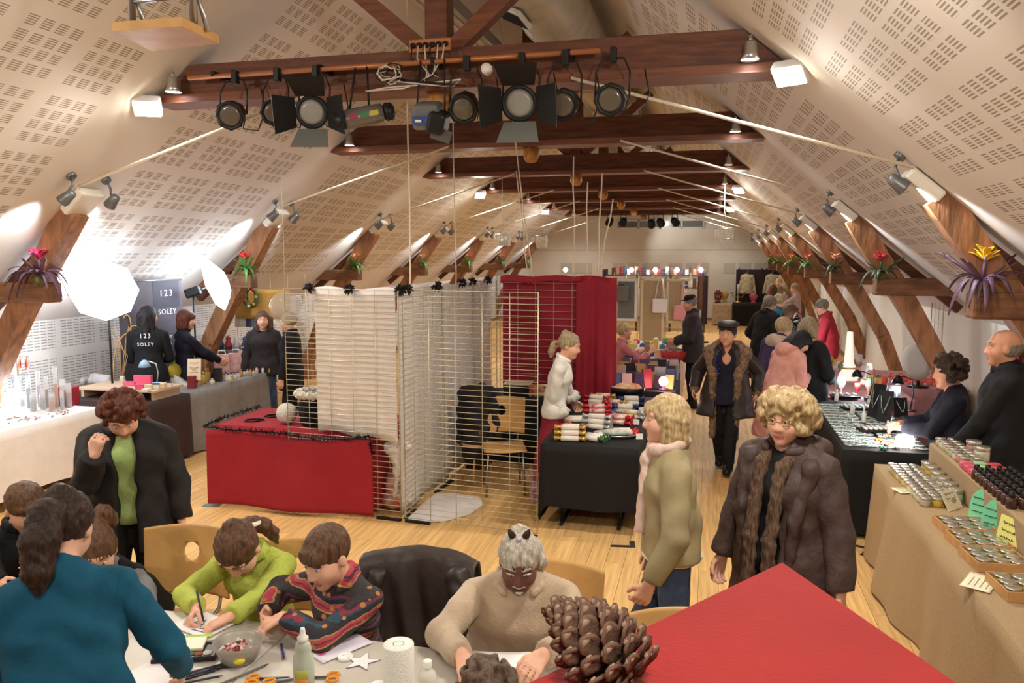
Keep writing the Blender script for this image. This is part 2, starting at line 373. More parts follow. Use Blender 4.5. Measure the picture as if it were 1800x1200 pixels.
# ------------------------------------------------------------------ lamps of the hall
def spot_lamp(loc, base, aim, label, power, col=COOL, lens=None, angle=75, group='ceiling spot lamps'):
    "small pivoting spot: round base on the roof, bent arm, can and glowing lens"
    loc = Vector(loc); base = Vector(base); aim = Vector(aim)
    t = thing('spot_lamp', label, 'spotlight', base, 0, group)
    l = loc - base; d = (aim - loc).normalized()
    nn = Vector((0.65 * (1 if base.x < XC else -1), 0, -.76))
    MB().tube([Vector((0, 0, 0)) - nn * .01, nn * .03], .045, 12).build('base', M_GREYM, t)
    MB().tube([nn * .02, nn * .05 + l * .25, l * .7, l], .012, 6).build('arm', M_GREYM, t)
    q = track(d)
    MB().lathe([(.02, -.07), (.04, -.06), (.05, 0), (.06, .06), (.062, .075), (.05, .075)], l, 14, q).build('lamp_head', M_GREYM, t)
    MB().lathe([(.0, 0.072), (.05, .07)], l, 14, q).build('lens', lens or M_LENS_C, t)
    lamp('SPOT', 'spot_light', l + d * .1, power, col, t, l + d, .04, angle, .8)
    return t
def down_lamp(loc, label, power, side=0):
    t = thing('down_lamp', label, 'downlight', loc, 0, 'down lamps under the collar beams')
    MB().cyl((0, 0, .16), (0, 0, .1), .015, n=8).build('stem', M_STEEL, t)
    MB().lathe([(.03, .12), (.045, .1), (.05, .03), (.075, -.02), (.07, -.02), (.05, .0)], n=16).build('lamp_head', M_STEEL, t)
    MB().lathe([(0, -.008), (.066, -.012)], n=16).build('lens', M_LENS_C, t)
    lamp('SPOT', 'down_light', (0, 0, -.05), power, (1, .96, .88), t, (0, 0, -1), .07, 140, .6)
def flood_lamp(loc, aim, label, power):
    t = thing('flood_lamp', label, 'floodlight', loc, 0, 'flood lamps at the beam ends')
    d = (Vector(aim) - Vector(loc)).normalized(); q = track(d, 'Y')
    MB().bbox((0, 0, 0), (.24, .18, .09), .015, q).build('housing', M_WHITEM, t)
    MB().box(d * .048, (.21, .15, .008), q).build('glass', M('flood_glass', (255, 255, 255), .3, emis=(255, 248, 226), estr=24), t)
    MB().tube([Vector((0, 0, .05)) - d * .02, Vector((0, .0, .14)) - d * .08], .012, 6).build('bracket', M_WHITEM, t)
    lamp('SPOT', 'flood_light', d * .08, power, (1, .94, .84), t, d * 2, .12, 150, .5)
ordn = lambda i: ORD[i] if i >= 2 else 'near'
for i, Y in enumerate(FRAMES):
    vis = i >= 2
    for s, nm in ((-1, 'left'), (1, 'right')):
        for k, (dy, ay) in enumerate(((-.22, -1.1), (.22, 1.1)) if s < 0 else ((0, -.2),)):
            d = 3.55
            base = (XC + s * d, Y + dy - .1, ZS(d)); loc = (XC + s * (d - .02), Y + dy * 1.3 - .1, ZS(d) - .2)
            aim = (XC + s * (d + 1.3), Y + ay * .55, ZS(d + 1.3) - .12)
            lab = f'{["near", "far"][k] + " " if s < 0 else ""}grey spot lamp above the {nm} post of the {ordn(i)} truss'
            if vis: spot_lamp(loc, base, aim, lab, E_SPOT)
            else: lamp('SPOT', 'spot_light', loc, E_SPOT, COOL, None, aim, .04, 75, .8)
        lx = XC + s * 2.45
        if vis: down_lamp((lx, Y - .28, 3.8), f'small steel down lamp at the {nm} end of the {ordn(i)} collar beam', E_DOWN)
        else: lamp('SPOT', 'down_light', (lx, Y - .28, 3.7), E_DOWN, (1, .96, .88), None, (lx, Y - .28, 0), .07, 140, .6)
        if i in (2, 5, 7):
            flood_lamp((XC + s * 2.74, Y - .26, 3.68), (XC + s * 1.2, Y - 3.0, 0), f'glowing square flood lamp at the {nm} end of the {ordn(i)} collar beam', E_FLOOD)
        elif i < 2: flood_lamp((XC + s * 2.66, Y - .1, 3.66), (XC + s * .6, Y + 4.2, .6), f'added unseen square fill lamp above the viewer, {nm} side, {("rear", "front")[i]} pair', E_FLOOD * .85)  # added floods out of view, frontal fill on the near surfaces
# ------------------------------------------------------------------ organic shapes: blended round cones meshed as one continuous surface
def sdf_mesh(name, prims, vox, mats, noise=None):
    """prims: dicts t='rc' (a, b, r1, r2), 'el' (c, r, R), 'cut' (p, n: removes the side n points to); k blend, l material slot, s=1 subtracts"""
    lo = np.array([1e9] * 3); hi = -lo
    for p in prims:
        if p.get('s') or p['t'] == 'cut': continue
        if p['t'] == 'rc':
            m = p.get('w', 1.0)
            for q, r in ((p['a'], p['r1']), (p['b'], p['r2'])):
                q = np.array(q); lo = np.minimum(lo, q - r * m); hi = np.maximum(hi, q + r * m)
        else:
            q = np.array(p['c']); r = max(p['r']); lo = np.minimum(lo, q - r); hi = np.maximum(hi, q + r)
    pad = vox * 3 + (noise[0] if noise else 0); lo -= pad; hi += pad
    n = np.ceil((hi - lo) / vox).astype(int) + 1
    D = np.full(n, 1.0, np.float32); Lb = np.zeros(n, np.int8); B = np.full(n, 1.0, np.float32)
    ax = [lo[i] + vox * np.arange(n[i]) for i in range(3)]
    for p in prims:
        k = p.get('k', .02)
        if p['t'] == 'cut':
            P = np.array(p['p']); nn = np.array(p['n'], float); nn /= np.linalg.norm(nn)
            d = ((ax[0] - P[0]) * nn[0])[:, None, None] + ((ax[1] - P[1]) * nn[1])[None, :, None] + ((ax[2] - P[2]) * nn[2])[None, None, :]
            if 'rad' in p:                                   # only near the point
                rr = ((ax[0] - P[0]) ** 2)[:, None, None] + ((ax[1] - P[1]) ** 2)[None, :, None] + ((ax[2] - P[2]) ** 2)[None, None, :]
                d = np.where(rr < p['rad'] ** 2, d, -1.0)
            D = np.maximum(D, d.astype(np.float32)); continue
        if p['t'] == 'rc':
            a, b = np.array(p['a'], float), np.array(p['b'], float); r1, r2 = p['r1'], p['r2']; w = p.get('w', 1.0)
            rm = max(r1, r2) * w + k + vox * 2
            l0, h0 = np.minimum(a, b) - rm, np.maximum(a, b) + rm
        else:
            c = np.array(p['c'], float); r = np.array(p['r'], float); rm = r.max() + k + vox * 2; l0, h0 = c - rm, c + rm
        i0 = np.maximum(0, np.floor((l0 - lo) / vox).astype(int)); i1 = np.minimum(n, np.ceil((h0 - lo) / vox).astype(int) + 1)
        if (i1 <= i0).any(): continue
        sl = tuple(slice(i0[i], i1[i]) for i in range(3))
        X, Y, Z = np.meshgrid(*[ax[i][sl[i]].astype(np.float32) for i in range(3)], indexing='ij')
        if p['t'] == 'rc':
            px, py, pz = X - a[0], Y - a[1], Z - a[2]; ba = b - a
            if w != 1.0:                                     # flattened: radius w times larger along axis u
                u = np.array(p['u'], float); u /= np.linalg.norm(u); f = 1 / w - 1
                du = px * u[0] + py * u[1] + pz * u[2]; px = px + du * f * u[0]; py = py + du * f * u[1]; pz = pz + du * f * u[2]
                ba = ba + u * (ba @ u) * f
            q = float(ba @ ba) + 1e-12
            t = np.clip((px * ba[0] + py * ba[1] + pz * ba[2]) / q, 0, 1)
            d = np.sqrt((px - t * ba[0]) ** 2 + (py - t * ba[1]) ** 2 + (pz - t * ba[2]) ** 2) - (r1 + (r2 - r1) * t)
        else:
            px, py, pz = X - c[0], Y - c[1], Z - c[2]
            if p.get('R') is not None:
                Rm = np.array(p['R']); px, py, pz = (px * Rm[0, i] + py * Rm[1, i] + pz * Rm[2, i] for i in range(3))
            k0 = np.sqrt((px / r[0]) ** 2 + (py / r[1]) ** 2 + (pz / r[2]) ** 2); k1 = np.sqrt((px / r[0] ** 2) ** 2 + (py / r[1] ** 2) ** 2 + (pz / r[2] ** 2) ** 2) + 1e-9
            d = k0 * (k0 - 1) / k1
        A = D[sl]
        if p.get('s'):
            d = -d; h = np.maximum(k - np.abs(A - d), 0) / k; D[sl] = np.maximum(A, d) + h * h * k * .25
        else:
            h = np.maximum(k - np.abs(A - d), 0) / k; D[sl] = np.minimum(A, d) - h * h * k * .25
            bb = B[sl]; w_ = d < bb; bb[w_] = d[w_]; ll = Lb[sl]; ll[w_] = p.get('l', 0)
    if noise:
        am, fq = noise[0], noise[1]; X, Y, Z = ax[0][:, None, None] * fq, ax[1][None, :, None] * fq, ax[2][None, None, :] * fq * (noise[2] if len(noise) > 2 else 1)
        w1 = np.sin(X + 1.7 * np.sin(Y * .9 + Z * .6)) * np.sin(Y * 1.1 + 1.3 * np.sin(Z * .8)) + .6 * np.sin(Z * 1.9 + 2.1 * np.sin(X * 1.3 + Y * .7))
        D = D + (am * w1).astype(np.float32)
    # border stays outside
    for i in range(3):
        s0 = [slice(None)] * 3; s0[i] = 0; D[tuple(s0)] = 1; s0[i] = -1; D[tuple(s0)] = 1
    S = D < 0
    c8 = [S[i:n[0] - 1 + i, j:n[1] - 1 + j, k:n[2] - 1 + k] for i in (0, 1) for j in (0, 1) for k in (0, 1)]
    any_ = c8[0].copy(); all_ = c8[0].copy()
    for c in c8[1:]: any_ |= c; all_ &= c
    act = any_ & ~all_
    cell = np.argwhere(act); idx = np.full(act.shape, -1, np.int32); idx[act] = np.arange(len(cell))
    acc = np.zeros((len(cell), 3)); cnt = np.zeros(len(cell))
    E = [((i, j, k), ax_) for ax_ in range(3) for i in (0, 1) for j in (0, 1) for k in (0, 1) if (i, j, k)[ax_] == 0]
    for o, a_ in E:
        o = np.array(o); e = o.copy(); e[a_] = 1
        p0 = cell + o; p1 = cell + e
        d0 = D[p0[:, 0], p0[:, 1], p0[:, 2]]; d1 = D[p1[:, 0], p1[:, 1], p1[:, 2]]
        m = (d0 < 0) != (d1 < 0); t = np.zeros(len(cell)); t[m] = d0[m] / (d0[m] - d1[m])
        q = np.repeat(o[None, :].astype(float), len(cell), 0); q[:, a_] = t
        acc[m] += q[m]; cnt[m] += 1
    V = lo + (cell + acc / np.maximum(cnt, 1)[:, None]) * vox
    quads = []
    for a_ in range(3):
        b_, c_ = (a_ + 1) % 3, (a_ + 2) % 3
        s0 = [slice(1, n[i] - 1) for i in range(3)]; s1 = [slice(1, n[i] - 1) for i in range(3)]
        s0[a_] = slice(0, n[a_] - 1); s1[a_] = slice(1, n[a_])
        A, Bq = S[tuple(s0)], S[tuple(s1)]; ed = np.argwhere(A != Bq)
        if not len(ed): continue
        base = ed.copy(); base[:, b_] += 1; base[:, c_] += 1; fl = A[ed[:, 0], ed[:, 1], ed[:, 2]]
        def g(db, dc):
            q = base.copy(); q[:, b_] -= db; q[:, c_] -= dc; return idx[q[:, 0], q[:, 1], q[:, 2]]
        q = np.stack([g(1, 1), g(0, 1), g(0, 0), g(1, 0)], 1); q[~fl] = q[~fl][:, ::-1]; quads.append(q)
    Q = np.concatenate(quads); Q = Q[(Q >= 0).all(1)]
    me = bpy.data.meshes.new(name); me.vertices.add(len(V)); me.vertices.foreach_set('co', V.astype(np.float32).ravel())
    me.loops.add(len(Q) * 4); me.loops.foreach_set('vertex_index', Q.astype(np.int32).ravel())
    me.polygons.add(len(Q)); me.polygons.foreach_set('loop_start', np.arange(len(Q), dtype=np.int32) * 4)
    me.polygons.foreach_set('use_smooth', np.ones(len(Q), bool))
    mats = mats if isinstance(mats, (list, tuple)) else [mats]
    for m in mats: me.materials.append(m)
    if len(mats) > 1:
        vl = Lb[cell[:, 0], cell[:, 1], cell[:, 2]]; me.polygons.foreach_set('material_index', np.minimum(vl[Q[:, 2]], len(mats) - 1).astype(np.int32))
    me.update(calc_edges=True); me.validate(); return me
def RC(a, b, r1, r2=None, k=.02, l=0, w=1.0, u=(1, 0, 0), s=0): return dict(t='rc', a=tuple(a), b=tuple(b), r1=r1, r2=r1 if r2 is None else r2, k=k, l=l, w=w, u=tuple(u), s=s)
def EL(c, r, Rm=None, k=.02, l=0, s=0): return dict(t='el', c=tuple(c), r=r if isinstance(r, (tuple, list)) else (r, r, r), R=None if Rm is None else np.array(Rm), k=k, l=l, s=s)
def CUT(p, n, rad=None):
    d = dict(t='cut', p=tuple(p), n=tuple(n))
    if rad: d['rad'] = rad
    return d
def ik(a, c, l1, l2, pole):
    "joint between a and c for bone lengths l1, l2, bent towards pole"
    a, c, pole = Vector(a), Vector(c), Vector(pole); d = c - a; L = d.length
    if L > (l1 + l2) * .995: c = a + d * ((l1 + l2) * .995 / L); d = c - a; L = d.length
    if L < abs(l1 - l2) * 1.02 + .01: L = abs(l1 - l2) * 1.02 + .01; c = a + d.normalized() * L; d = c - a
    x = (l1 * l1 - l2 * l2 + L * L) / (2 * L); h = math.sqrt(max(0, l1 * l1 - x * x)); dn = d / L
    p = pole - dn * pole.dot(dn); p = p.normalized() if p.length > 1e-6 else dn.orthogonal().normalized()
    return a + dn * x + p * h, c
# ------------------------------------------------------------------ people
def skin(n, col): return M('skin_' + n, col, .5, var=.07, vscale=18, bump=.06, bscale=120, spec=.35)
SK = skin('fair', (224, 172, 146)); SK2 = skin('warm', (212, 154, 124)); LIPS = M('lips', (186, 112, 102), .45); EYEW = M('eye_white', (196, 186, 176), .35); EYED = M('iris', (52, 38, 30), .2)
def hairmat(n, col, col2): return M('hair_' + n, col, .42, col2=col2, vscale=26, stretch=(3, 3, .35), bump=.7, bscale=50, bdist=.012, spec=.35)
H_DARK = hairmat('dark', (40, 27, 21), (66, 46, 36)); H_BROWN = hairmat('brown', (72, 48, 34), (112, 80, 56)); H_RED = hairmat('auburn', (66, 32, 24), (116, 62, 44))
H_BLONDE = hairmat('blonde', (204, 180, 136), (156, 128, 88)); H_ASH = hairmat('ash', (180, 162, 130), (134, 116, 90)); H_GREY = hairmat('grey', (150, 142, 130), (104, 96, 86)); H_BLACK = hairmat('black', (17, 15, 16), (40, 36, 38)); H_SILVER = hairmat('silver', (206, 198, 184), (158, 148, 132))
def cloth(n, col, rough=.85, **k):
    k.setdefault('var', .12); k.setdefault('bump', .35); k.setdefault('bscale', 60); k.setdefault('vscale', 9)
    return M('cloth_' + n, col, rough, **k)

VERB = False
def person(label, x, y, heading, H=1.66, vox=.008, hair=None, sk=SK, lean=0, side=0, twist=0, head=(0, 0, 0), hs=1.0, wide=1.0, seat=None, feet=None, hands=None, top=None, skirt=None, legs=None, shoe=None, extra=None, group=None, z0=0.0, face=True, lips=LIPS, facemat=None, fingers=True, curl=(.45, .45), palm=(None, None), poles=(None, None), hdir=(None, None), brow=None, at=None, hw=None, fw=None, knee=None):
    """heading: direction the person faces, degrees from +Y towards -X.  hands: wrist points (right, left) in the person's own axes (x right, y ahead, z up).
    head: yaw (+ left), pitch (+ down), roll.  top/skirt/legs/shoe: clothing dicts or materials"""
    t = thing('person', label, 'person', (x, y, z0), R_(heading), group)
    hp = seat if seat else .53 * H
    pel = Vector((0, 0, hp)); W = wide * H / 1.66
    Rt = Euler((0, 0, R_(twist))).to_matrix(); 
    Rl = Rt @ Euler((-R_(lean), 0, 0)).to_matrix() @ Euler((0, R_(side), 0)).to_matrix()
    Rm_ = Rt @ Euler((-R_(lean * .5), 0, 0)).to_matrix() @ Euler((0, R_(side * .5), 0)).to_matrix()
    waist = pel + Rm_ @ Vector((0, 0, .095 * H)); chest = waist + Rl @ Vector((0, .01, .11 * H)); nb = chest + Rl @ Vector((0, -.012, .105 * H))
    sx = .106 * H * (wide ** .6)
    sh = [nb + Rl @ Vector((q * sx * .96, -.005, -.05 * H)) for q in (1, -1)]
    Rh = Rl.copy() if False else Euler((0, 0, R_(head[0]))).to_matrix() @ Euler((-R_(head[1]), 0, 0)).to_matrix() @ Euler((0, R_(head[2]), 0)).to_matrix()
    g = 1.03 * hs
    upn = (Rl @ Vector((0, 0, 1)) + Rh @ Vector((0, 0, 1))).normalized()
    hc = nb + upn * (.018 * H) + Rh @ Vector((0, .022 * g, .105 * g))
    if at:
        Rz = Matrix.Rotation(R_(heading), 3, 'Z'); o_ = Rz @ hc; w_ = PZ(at[0], at[1], hc.z + z0); t.location = (w_.x - o_.x, w_.y - o_.y, z0)
        if VERB: print('PERSON', label[:40], tuple(round(v, 2) for v in t.location), 'head z', round(hc.z, 2))
    inv = Matrix.Rotation(-R_(heading), 3, 'Z')
    if hw: hands = [None if q is None else inv @ (Vector(q) - t.location) for q in hw]
    if fw: feet = [inv @ (Vector(q) - t.location) for q in fw]
    ul, fl = .172 * H, .148 * H
    arms = []
    for q, s in ((0, 1), (1, -1)):
        tgt = hands[q] if hands and hands[q] is not None else None
        tgt = Vector(tgt) if tgt is not None else sh[q] + Vector((s * .1, .045, -(ul + fl) * .97))
        pole = Vector(poles[q]) if poles[q] is not None else Vector((s * .55, -.6, -.55))
        el, wr = ik(sh[q], tgt, ul, fl, pole); arms.append((sh[q], el, wr))
    lg = []
    tl, cl = .245 * H, .235 * H
    for q, s in ((0, 1), (1, -1)):
        hj = pel + Vector((s * .052 * H * wide ** .5, 0, -.01))
        ft = Vector(feet[q]) if feet else Vector((s * .058 * H, -.01, 0))
        an = ft + Vector((0, 0, .045 * H)); kn, an = ik(hj, an, tl, cl, Vector((s * .12, 1, .1))); lg.append((hj, kn, an))
    hx = lambda x_, y_, z_: hc + Rh @ Vector((x_ * g, y_ * g, z_ * g))
    ux = Rl @ Vector((1, 0, 0)); B = []
    # skull, face
    B += [EL(hx(0, -.012, .03), (.074 * g, .09 * g, .085 * g), Rh, .01), EL(hx(0, .02, -.035), (.058 * g, .066 * g, .078 * g), Rh, .03), EL(hx(0, .066, -.088), .022 * g, None, .03)]
    if face:
        B += [RC(hx(0, .082, .022), hx(0, .1, -.022), .007 * g, .011 * g, .014), EL(hx(0, .094, -.026), (.017 * g, .012 * g, .009 * g), Rh, .01)]
        for s in (1, -1):
            B += [EL(hx(s * .034, .048, -.026), .026 * g, None, .05), RC(hx(s * .048, .066, .036), hx(s * .014, .078, .036), .008 * g, None, .02),
                  EL(hx(s * .031, .094, .01), (.015 * g, .012 * g, .009 * g), Rh, .012, s=1), EL(hx(s * .074, -.008, -.004), (.011 * g, .018 * g, .03 * g), Rh, .008)]
            B += [RC(hx(s * .05, .072, .04), hx(s * .034, .082, .044), .003 * g, .0042 * g, .003, l=2), RC(hx(s * .034, .082, .044), hx(s * .016, .086, .041), .0042 * g, .0042 * g, .003, l=2)]
        B += [RC(hx(.018, .0815, -.06), hx(0, .087, -.0605), .004 * g, .005 * g, .004, l=1), RC(hx(-.018, .0815, -.06), hx(0, .087, -.0605), .004 * g, .005 * g, .004, l=1), RC(hx(-.01, .085, -.068), hx(.01, .085, -.068), .005 * g, None, .004, l=1)]
    if facemat:
        for p in B:
            if p.get('l', 0) == 0: p['l'] = 3
    B += [RC(nb + Rl @ Vector((0, .0, -.02)), hx(0, -.015, -.05), .05 * W, .048 * g, .02)]
    # trunk (under the clothes) and limbs
    Wa = 1 + (W - 1) * .5
    B += [RC(pel, waist, .08 * W, .07 * W, .04, w=1.38, u=(1, 0, 0)), RC(waist, chest, .07 * W, .08 * W, .04, w=1.38, u=ux), RC(chest, nb + Rl @ Vector((0, 0, -.05 * H)), .08 * W, .054 * W, .04, w=1.5, u=ux)]
    for q, s in ((0, 1), (1, -1)):
        a, e, w_ = arms[q]
        B += [RC(nb + Rl @ Vector((0, -.01, -.01)), a, .045 * W, .04 * W, .04), RC(a, e, .04 * Wa, .033 * Wa, .02), RC(e, w_, .034 * Wa, .024 * Wa, .012)]
        hj, kn, an = lg[q]
        B += [RC(hj, kn, .064 * W, .048 * W, .04), RC(kn, an, .048 * W, .032 * W, .02), RC(an, an + Vector((0, .12, -.04)) * (H / 1.66), .03 * W, .022 * W, .02)]
        # hand: palm, four fingers, thumb
        d = (w_ - e).normalized() if hdir[q] is None else Vector(hdir[q]).normalized()
        pn = Vector(palm[q]) if palm[q] is not None else Vector((-s, .25, 0)); pn = (pn - d * pn.dot(d)).normalized()
        th = d.cross(pn).normalized() * (1 if s > 0 else -1)          # thumb side
        h_ = .98 * H / 1.66 if H > 1.5 else .9 * H / 1.45; kk = .006
        if fingers:
            for j, (o, ln) in enumerate(((-.035, .058), (-.012, .074), (.012, .08), (.036, .072))):
                kn_ = w_ + (d * .085 + th * o) * h_
                B.append(RC(w_ + (d * .012 + th * o * .55) * h_, kn_, .0135 * h_, .0115 * h_, .012))
                cu = curl[q]; p = kn_; dd = d.copy()
                for f_, an_ in ((.45, 45), (.32, 62), (.23, 45)):
                    rot = Matrix.Rotation(R_(an_ * cu + 4), 3, d.cross(pn)); dd = rot @ dd
                    p2 = p + dd * (ln * f_ * h_); B.append(RC(p, p2, .0098 * h_, .0088 * h_, .003)); p = p2
            tb = w_ + (d * .025 + th * .024) * h_; t1 = tb + (d * .6 + th * .62 + pn * .3).normalized() * .042 * h_; t2 = t1 + (d * .85 + th * .2 + pn * (.25 + curl[q] * .5)).normalized() * .032 * h_; t3 = t2 + (d * .85 - th * .1 + pn * (.2 + curl[q])).normalized() * .024 * h_
            B += [RC(tb, t1, .015 * h_, .0115 * h_, .012), RC(t1, t2, .011 * h_, .0098 * h_, kk), RC(t2, t3, .0098 * h_, .008 * h_, kk)]
        else: B += [RC(w_, w_ + d * .09, .025, .022, .02), RC(w_ + d * .08, w_ + d * .13 + pn * .02, .024, .012, .02)]
    bo = link('body', sdf_mesh('body', B, vox, [sk, lips, brow or (hair and hair.get('m')) or H_BROWN] + ([facemat] if facemat else [])), t)
    if face and vox < .017:
        for s in (1, -1):
            e = MB().mat(0).ball((0, 0, 0), (.0125 * g, .009 * g, .0068 * g), 10, 8).mat(1).ball((0, .0045 * g, -.0005), (.006 * g, .0055 * g, .006 * g), 8, 6)
            eo = e.build('eye', [EYEW, EYED], bo, hx(s * .031, .0745, .01)); eo.rotation_euler = (Rh @ Euler((-.12, 0, 0)).to_matrix()).to_euler()
    F_ = dict(pel=pel, waist=waist, chest=chest, nb=nb, sh=sh, arms=arms, legs=lg, hx=hx, Rl=Rl, Rh=Rh, W=W, H=H, g=g, hc=hc, t=t, vox=vox, ux=ux, body=bo, up=Rl @ Vector((0, 0, 1)))
    if top: garment(F_, **top)
    if legs: trousers(F_, **legs)
    if skirt: skirt_(F_, **skirt)
    if shoe: shoes(F_, **shoe)
    if hair: hairdo(F_, **hair)
    if extra: extra(F_)
    return F_

def garment(F_, m, name='coat', hem=None, fat=.018, flare=.0, sleeve=1.0, neck='collar', open_=0, inner=None, noise=(.004, 22), cuff=0, collar_m=None, front_m=None, belly=0, hood=0, vox=None, hips=True):
    "jacket, coat or jumper: trunk, sleeves, hem.  open_: half width of an open front that shows the inner garment"
    W, H, ux, Rl = F_['W'], F_['H'], F_['ux'], F_['Rl']; pel, waist, chest, nb = F_['pel'], F_['waist'], F_['chest'], F_['nb']; up = F_['up']; t = F_['t']; vox = vox or F_['vox'] * 1.75
    T = [RC(pel, waist, .1 * W + fat + flare * .4, .084 * W + fat + belly, .05, w=1.42, u=(1, 0, 0)), RC(waist, chest, .084 * W + fat + belly, .094 * W + fat, .05, w=1.42, u=ux), RC(chest, nb - up * .055 * H, .094 * W + fat, .066 * W + fat, .05, w=1.6, u=ux)]
    T += [RC(nb - up * .05, nb + up * .0, .07 * W + fat * .5, .052 * W + fat * .4, .05)]
    P = []; SL = []; Wa = 1 + (W - 1) * .5
    for q in (0, 1):
        a, e, w_ = F_['arms'][q]; f = min(1, sleeve / .55); el = a.lerp(e, f); ra, re, rw = .05 * Wa + fat * .75, .043 * Wa + fat * .7, .033 * Wa + fat * .65
        S_ = [RC(a, el, ra, ra + (re - ra) * f, .02)]
        if sleeve >= .6:
            wr = e.lerp(w_, sleeve if sleeve < 1 else .98); S_ += [RC(e, wr, re, re + (rw - re) * min(1, sleeve), .02), CUT(wr, wr - e)]
        else: S_ += [CUT(el, el - a)]
        SL.append(S_)
    P += T
    hz = hem if hem is not None else pel.z - .06
    for q in (0, 1):
        hj, kn, an = F_['legs'][q]; P.append(RC(nb + Rl @ Vector((0, -.012, -.012)), F_['sh'][q], .045 * W + fat * .6, .046 * W + fat * .8, .04))
        if hips: P.append(RC(hj + Vector((0, 0, .02)), hj.lerp(kn, .35), .074 * W + fat, .07 * W + fat, .08))
    if hz < pel.z - .1:
        bt = Vector((0, 0, hz)); fl = sum(((F_['legs'][q][1] + F_['legs'][q][2]) * .5 for q in (0, 1)), Vector()) * .5
        bt.x = fl.x * .5; bt.y = fl.y * .5
        P.append(RC(pel, bt, .1 * W + fat + flare * .4, .1 * W + fat + flare, .06, w=1.42, u=(1, 0, 0)))
        for q in (0, 1): P.append(RC(pel + Vector(((.5 - q) * .14, 0, -.02)), bt + Vector(((.5 - q) * .2, 0, 0)), .09 * W + fat, .1 * W + fat + flare * .7, .06))
    P.append(CUT((0, 0, hz), (0, 0, -1)))
    if neck == 'v': P.append(EL(nb + Rl @ Vector((0, .1, -.03)), (.06, .11, .14), Rl, .01, s=1))
    elif neck == 'wide': P.append(EL(nb + Rl @ Vector((0, .03, .02)), (.105, .12, .085), Rl, .01, s=1))
    else: P.append(EL(nb + Rl @ Vector((0, .06, .03)), (.055, .07, .04), Rl, .01, s=1))
    if inner:
        garment(F_, **dict(dict(name='shirt', fat=.006, sleeve=.4, hips=False, hem=pel.z - .08 if hz < pel.z else None), **inner))
    if open_:
        for zz in np.linspace(hz - .02, nb.z + .02, 9):
            f = (zz - pel.z) / max(.01, nb.z - pel.z); c = pel.lerp(nb, max(0, min(1, f))) if f > 0 else Vector((0, 0, zz)); c = Vector((c.x, c.y, zz))
            P.append(EL(c + Rl @ Vector((0, .17 * W, 0)), (open_ * (1.25 if f > .7 else 1), .12 * W, .14), Rl, .012, s=1))
    mats = [m]
    o = link(name, sdf_mesh(name, P, vox, mats, noise), t)
    F_['coat'] = o
    for S_ in SL: link('sleeve', sdf_mesh('sleeve', S_, vox, mats, noise), o)
    if neck in ('collar', 'roll', 'polo'):
        cm = collar_m or m; C = []; n_ = 10
        rr = .06 * W + fat * .6; z_ = .02 if neck != 'roll' else .035
        for j in range(n_):
            a0, a1 = R_(38 + 284 * j / n_ + 90), R_(38 + 284 * (j + 1) / n_ + 90)
            A_, B_ = [nb + Rl @ Vector((rr * 1.15 * math.cos(a), rr * 1.05 * math.sin(a) + .008, z_ - .012 + (-.018 if neck != 'roll' else 0) * math.sin(a))) for a in (a0, a1)]
            C.append(RC(A_, B_, .011 + fat * .25, None, .012)); C.append(RC(A_ + up * .02 * (1 if neck == 'roll' else .6), B_ + up * .02 * (1 if neck == 'roll' else .6), .009 + fat * .15, None, .012))
        link('collar', sdf_mesh('collar', C, min(vox, .008), cm, None), o)
    if hood:
        C = [RC(nb + Rl @ Vector((s * .1, -.03, .0)), nb + Rl @ Vector((s * .05, -.1, -.03)), .045, .05, .04) for s in (1, -1)] + [EL(nb + Rl @ Vector((0, -.09, -.02)), (.12, .06, .09), Rl, .04)]
        link('hood', sdf_mesh('hood', C, vox, collar_m or m, noise), o)
    return o
def trousers(F_, m, name='trousers', fat=.014, noise=(.003, 25)):
    W = F_['W']; pel = F_['pel']; P = [RC(pel, F_['waist'], .092 * W + fat * .4, .08 * W, .03, w=1.42), CUT(pel.lerp(F_['waist'], .45), (0, 0, 1), .3)]
    for hj, kn, an in F_['legs']:
        P += [RC(hj, kn, .072 * W + fat, .055 * W + fat, .03), RC(kn, an, .055 * W + fat, .043 * W + fat, .02), CUT(an - (an - kn) * .04, an - kn, .13)]
    link(name, sdf_mesh(name, P, F_['vox'] * 2.0, m, noise), F_['t'])
def skirt_(F_, m, hem=.45, fat=.03, flare=.08, name='skirt', noise=(.006, 26, .15)):
    W = F_['W']; pel = F_['pel']; bt = Vector((0, .02, hem))
    P = [RC(pel + Vector((0, 0, .06)), pel, .085 * W, .094 * W + fat * .2, .03, w=1.4), RC(pel - Vector((0, 0, .08)), bt, .1 * W + fat * .6, .12 * W + fat + flare, .05, w=1.35), CUT((0, 0, hem), (0, 0, -1)), CUT(pel + Vector((0, 0, .05)), (0, 0, 1))]
    link(name, sdf_mesh(name, P, F_['vox'] * 2.0, m, noise), F_['t'])
def shoes(F_, m, boot=0):
    for hj, kn, an in F_['legs']:
        k = F_['H'] / 1.66; b = an + Vector((0, .13, -.045)) * k; P = [RC(an + Vector((0, -.035, -.04)) * k, b, .046 * k, .04 * k, .03), RC(an, b, .048 * k, .036 * k, .03), RC(an + Vector((0, 0, -.03)), an + (kn - an).normalized() * (.06 + boot), .05 * k, .054 * k, .03), CUT(an + Vector((0, 0, -.045 * F_['H'] + .002)), (0, 0, -1))]
        link('shoe', sdf_mesh('shoe', P, F_['vox'] * 1.7, m), F_['t'])
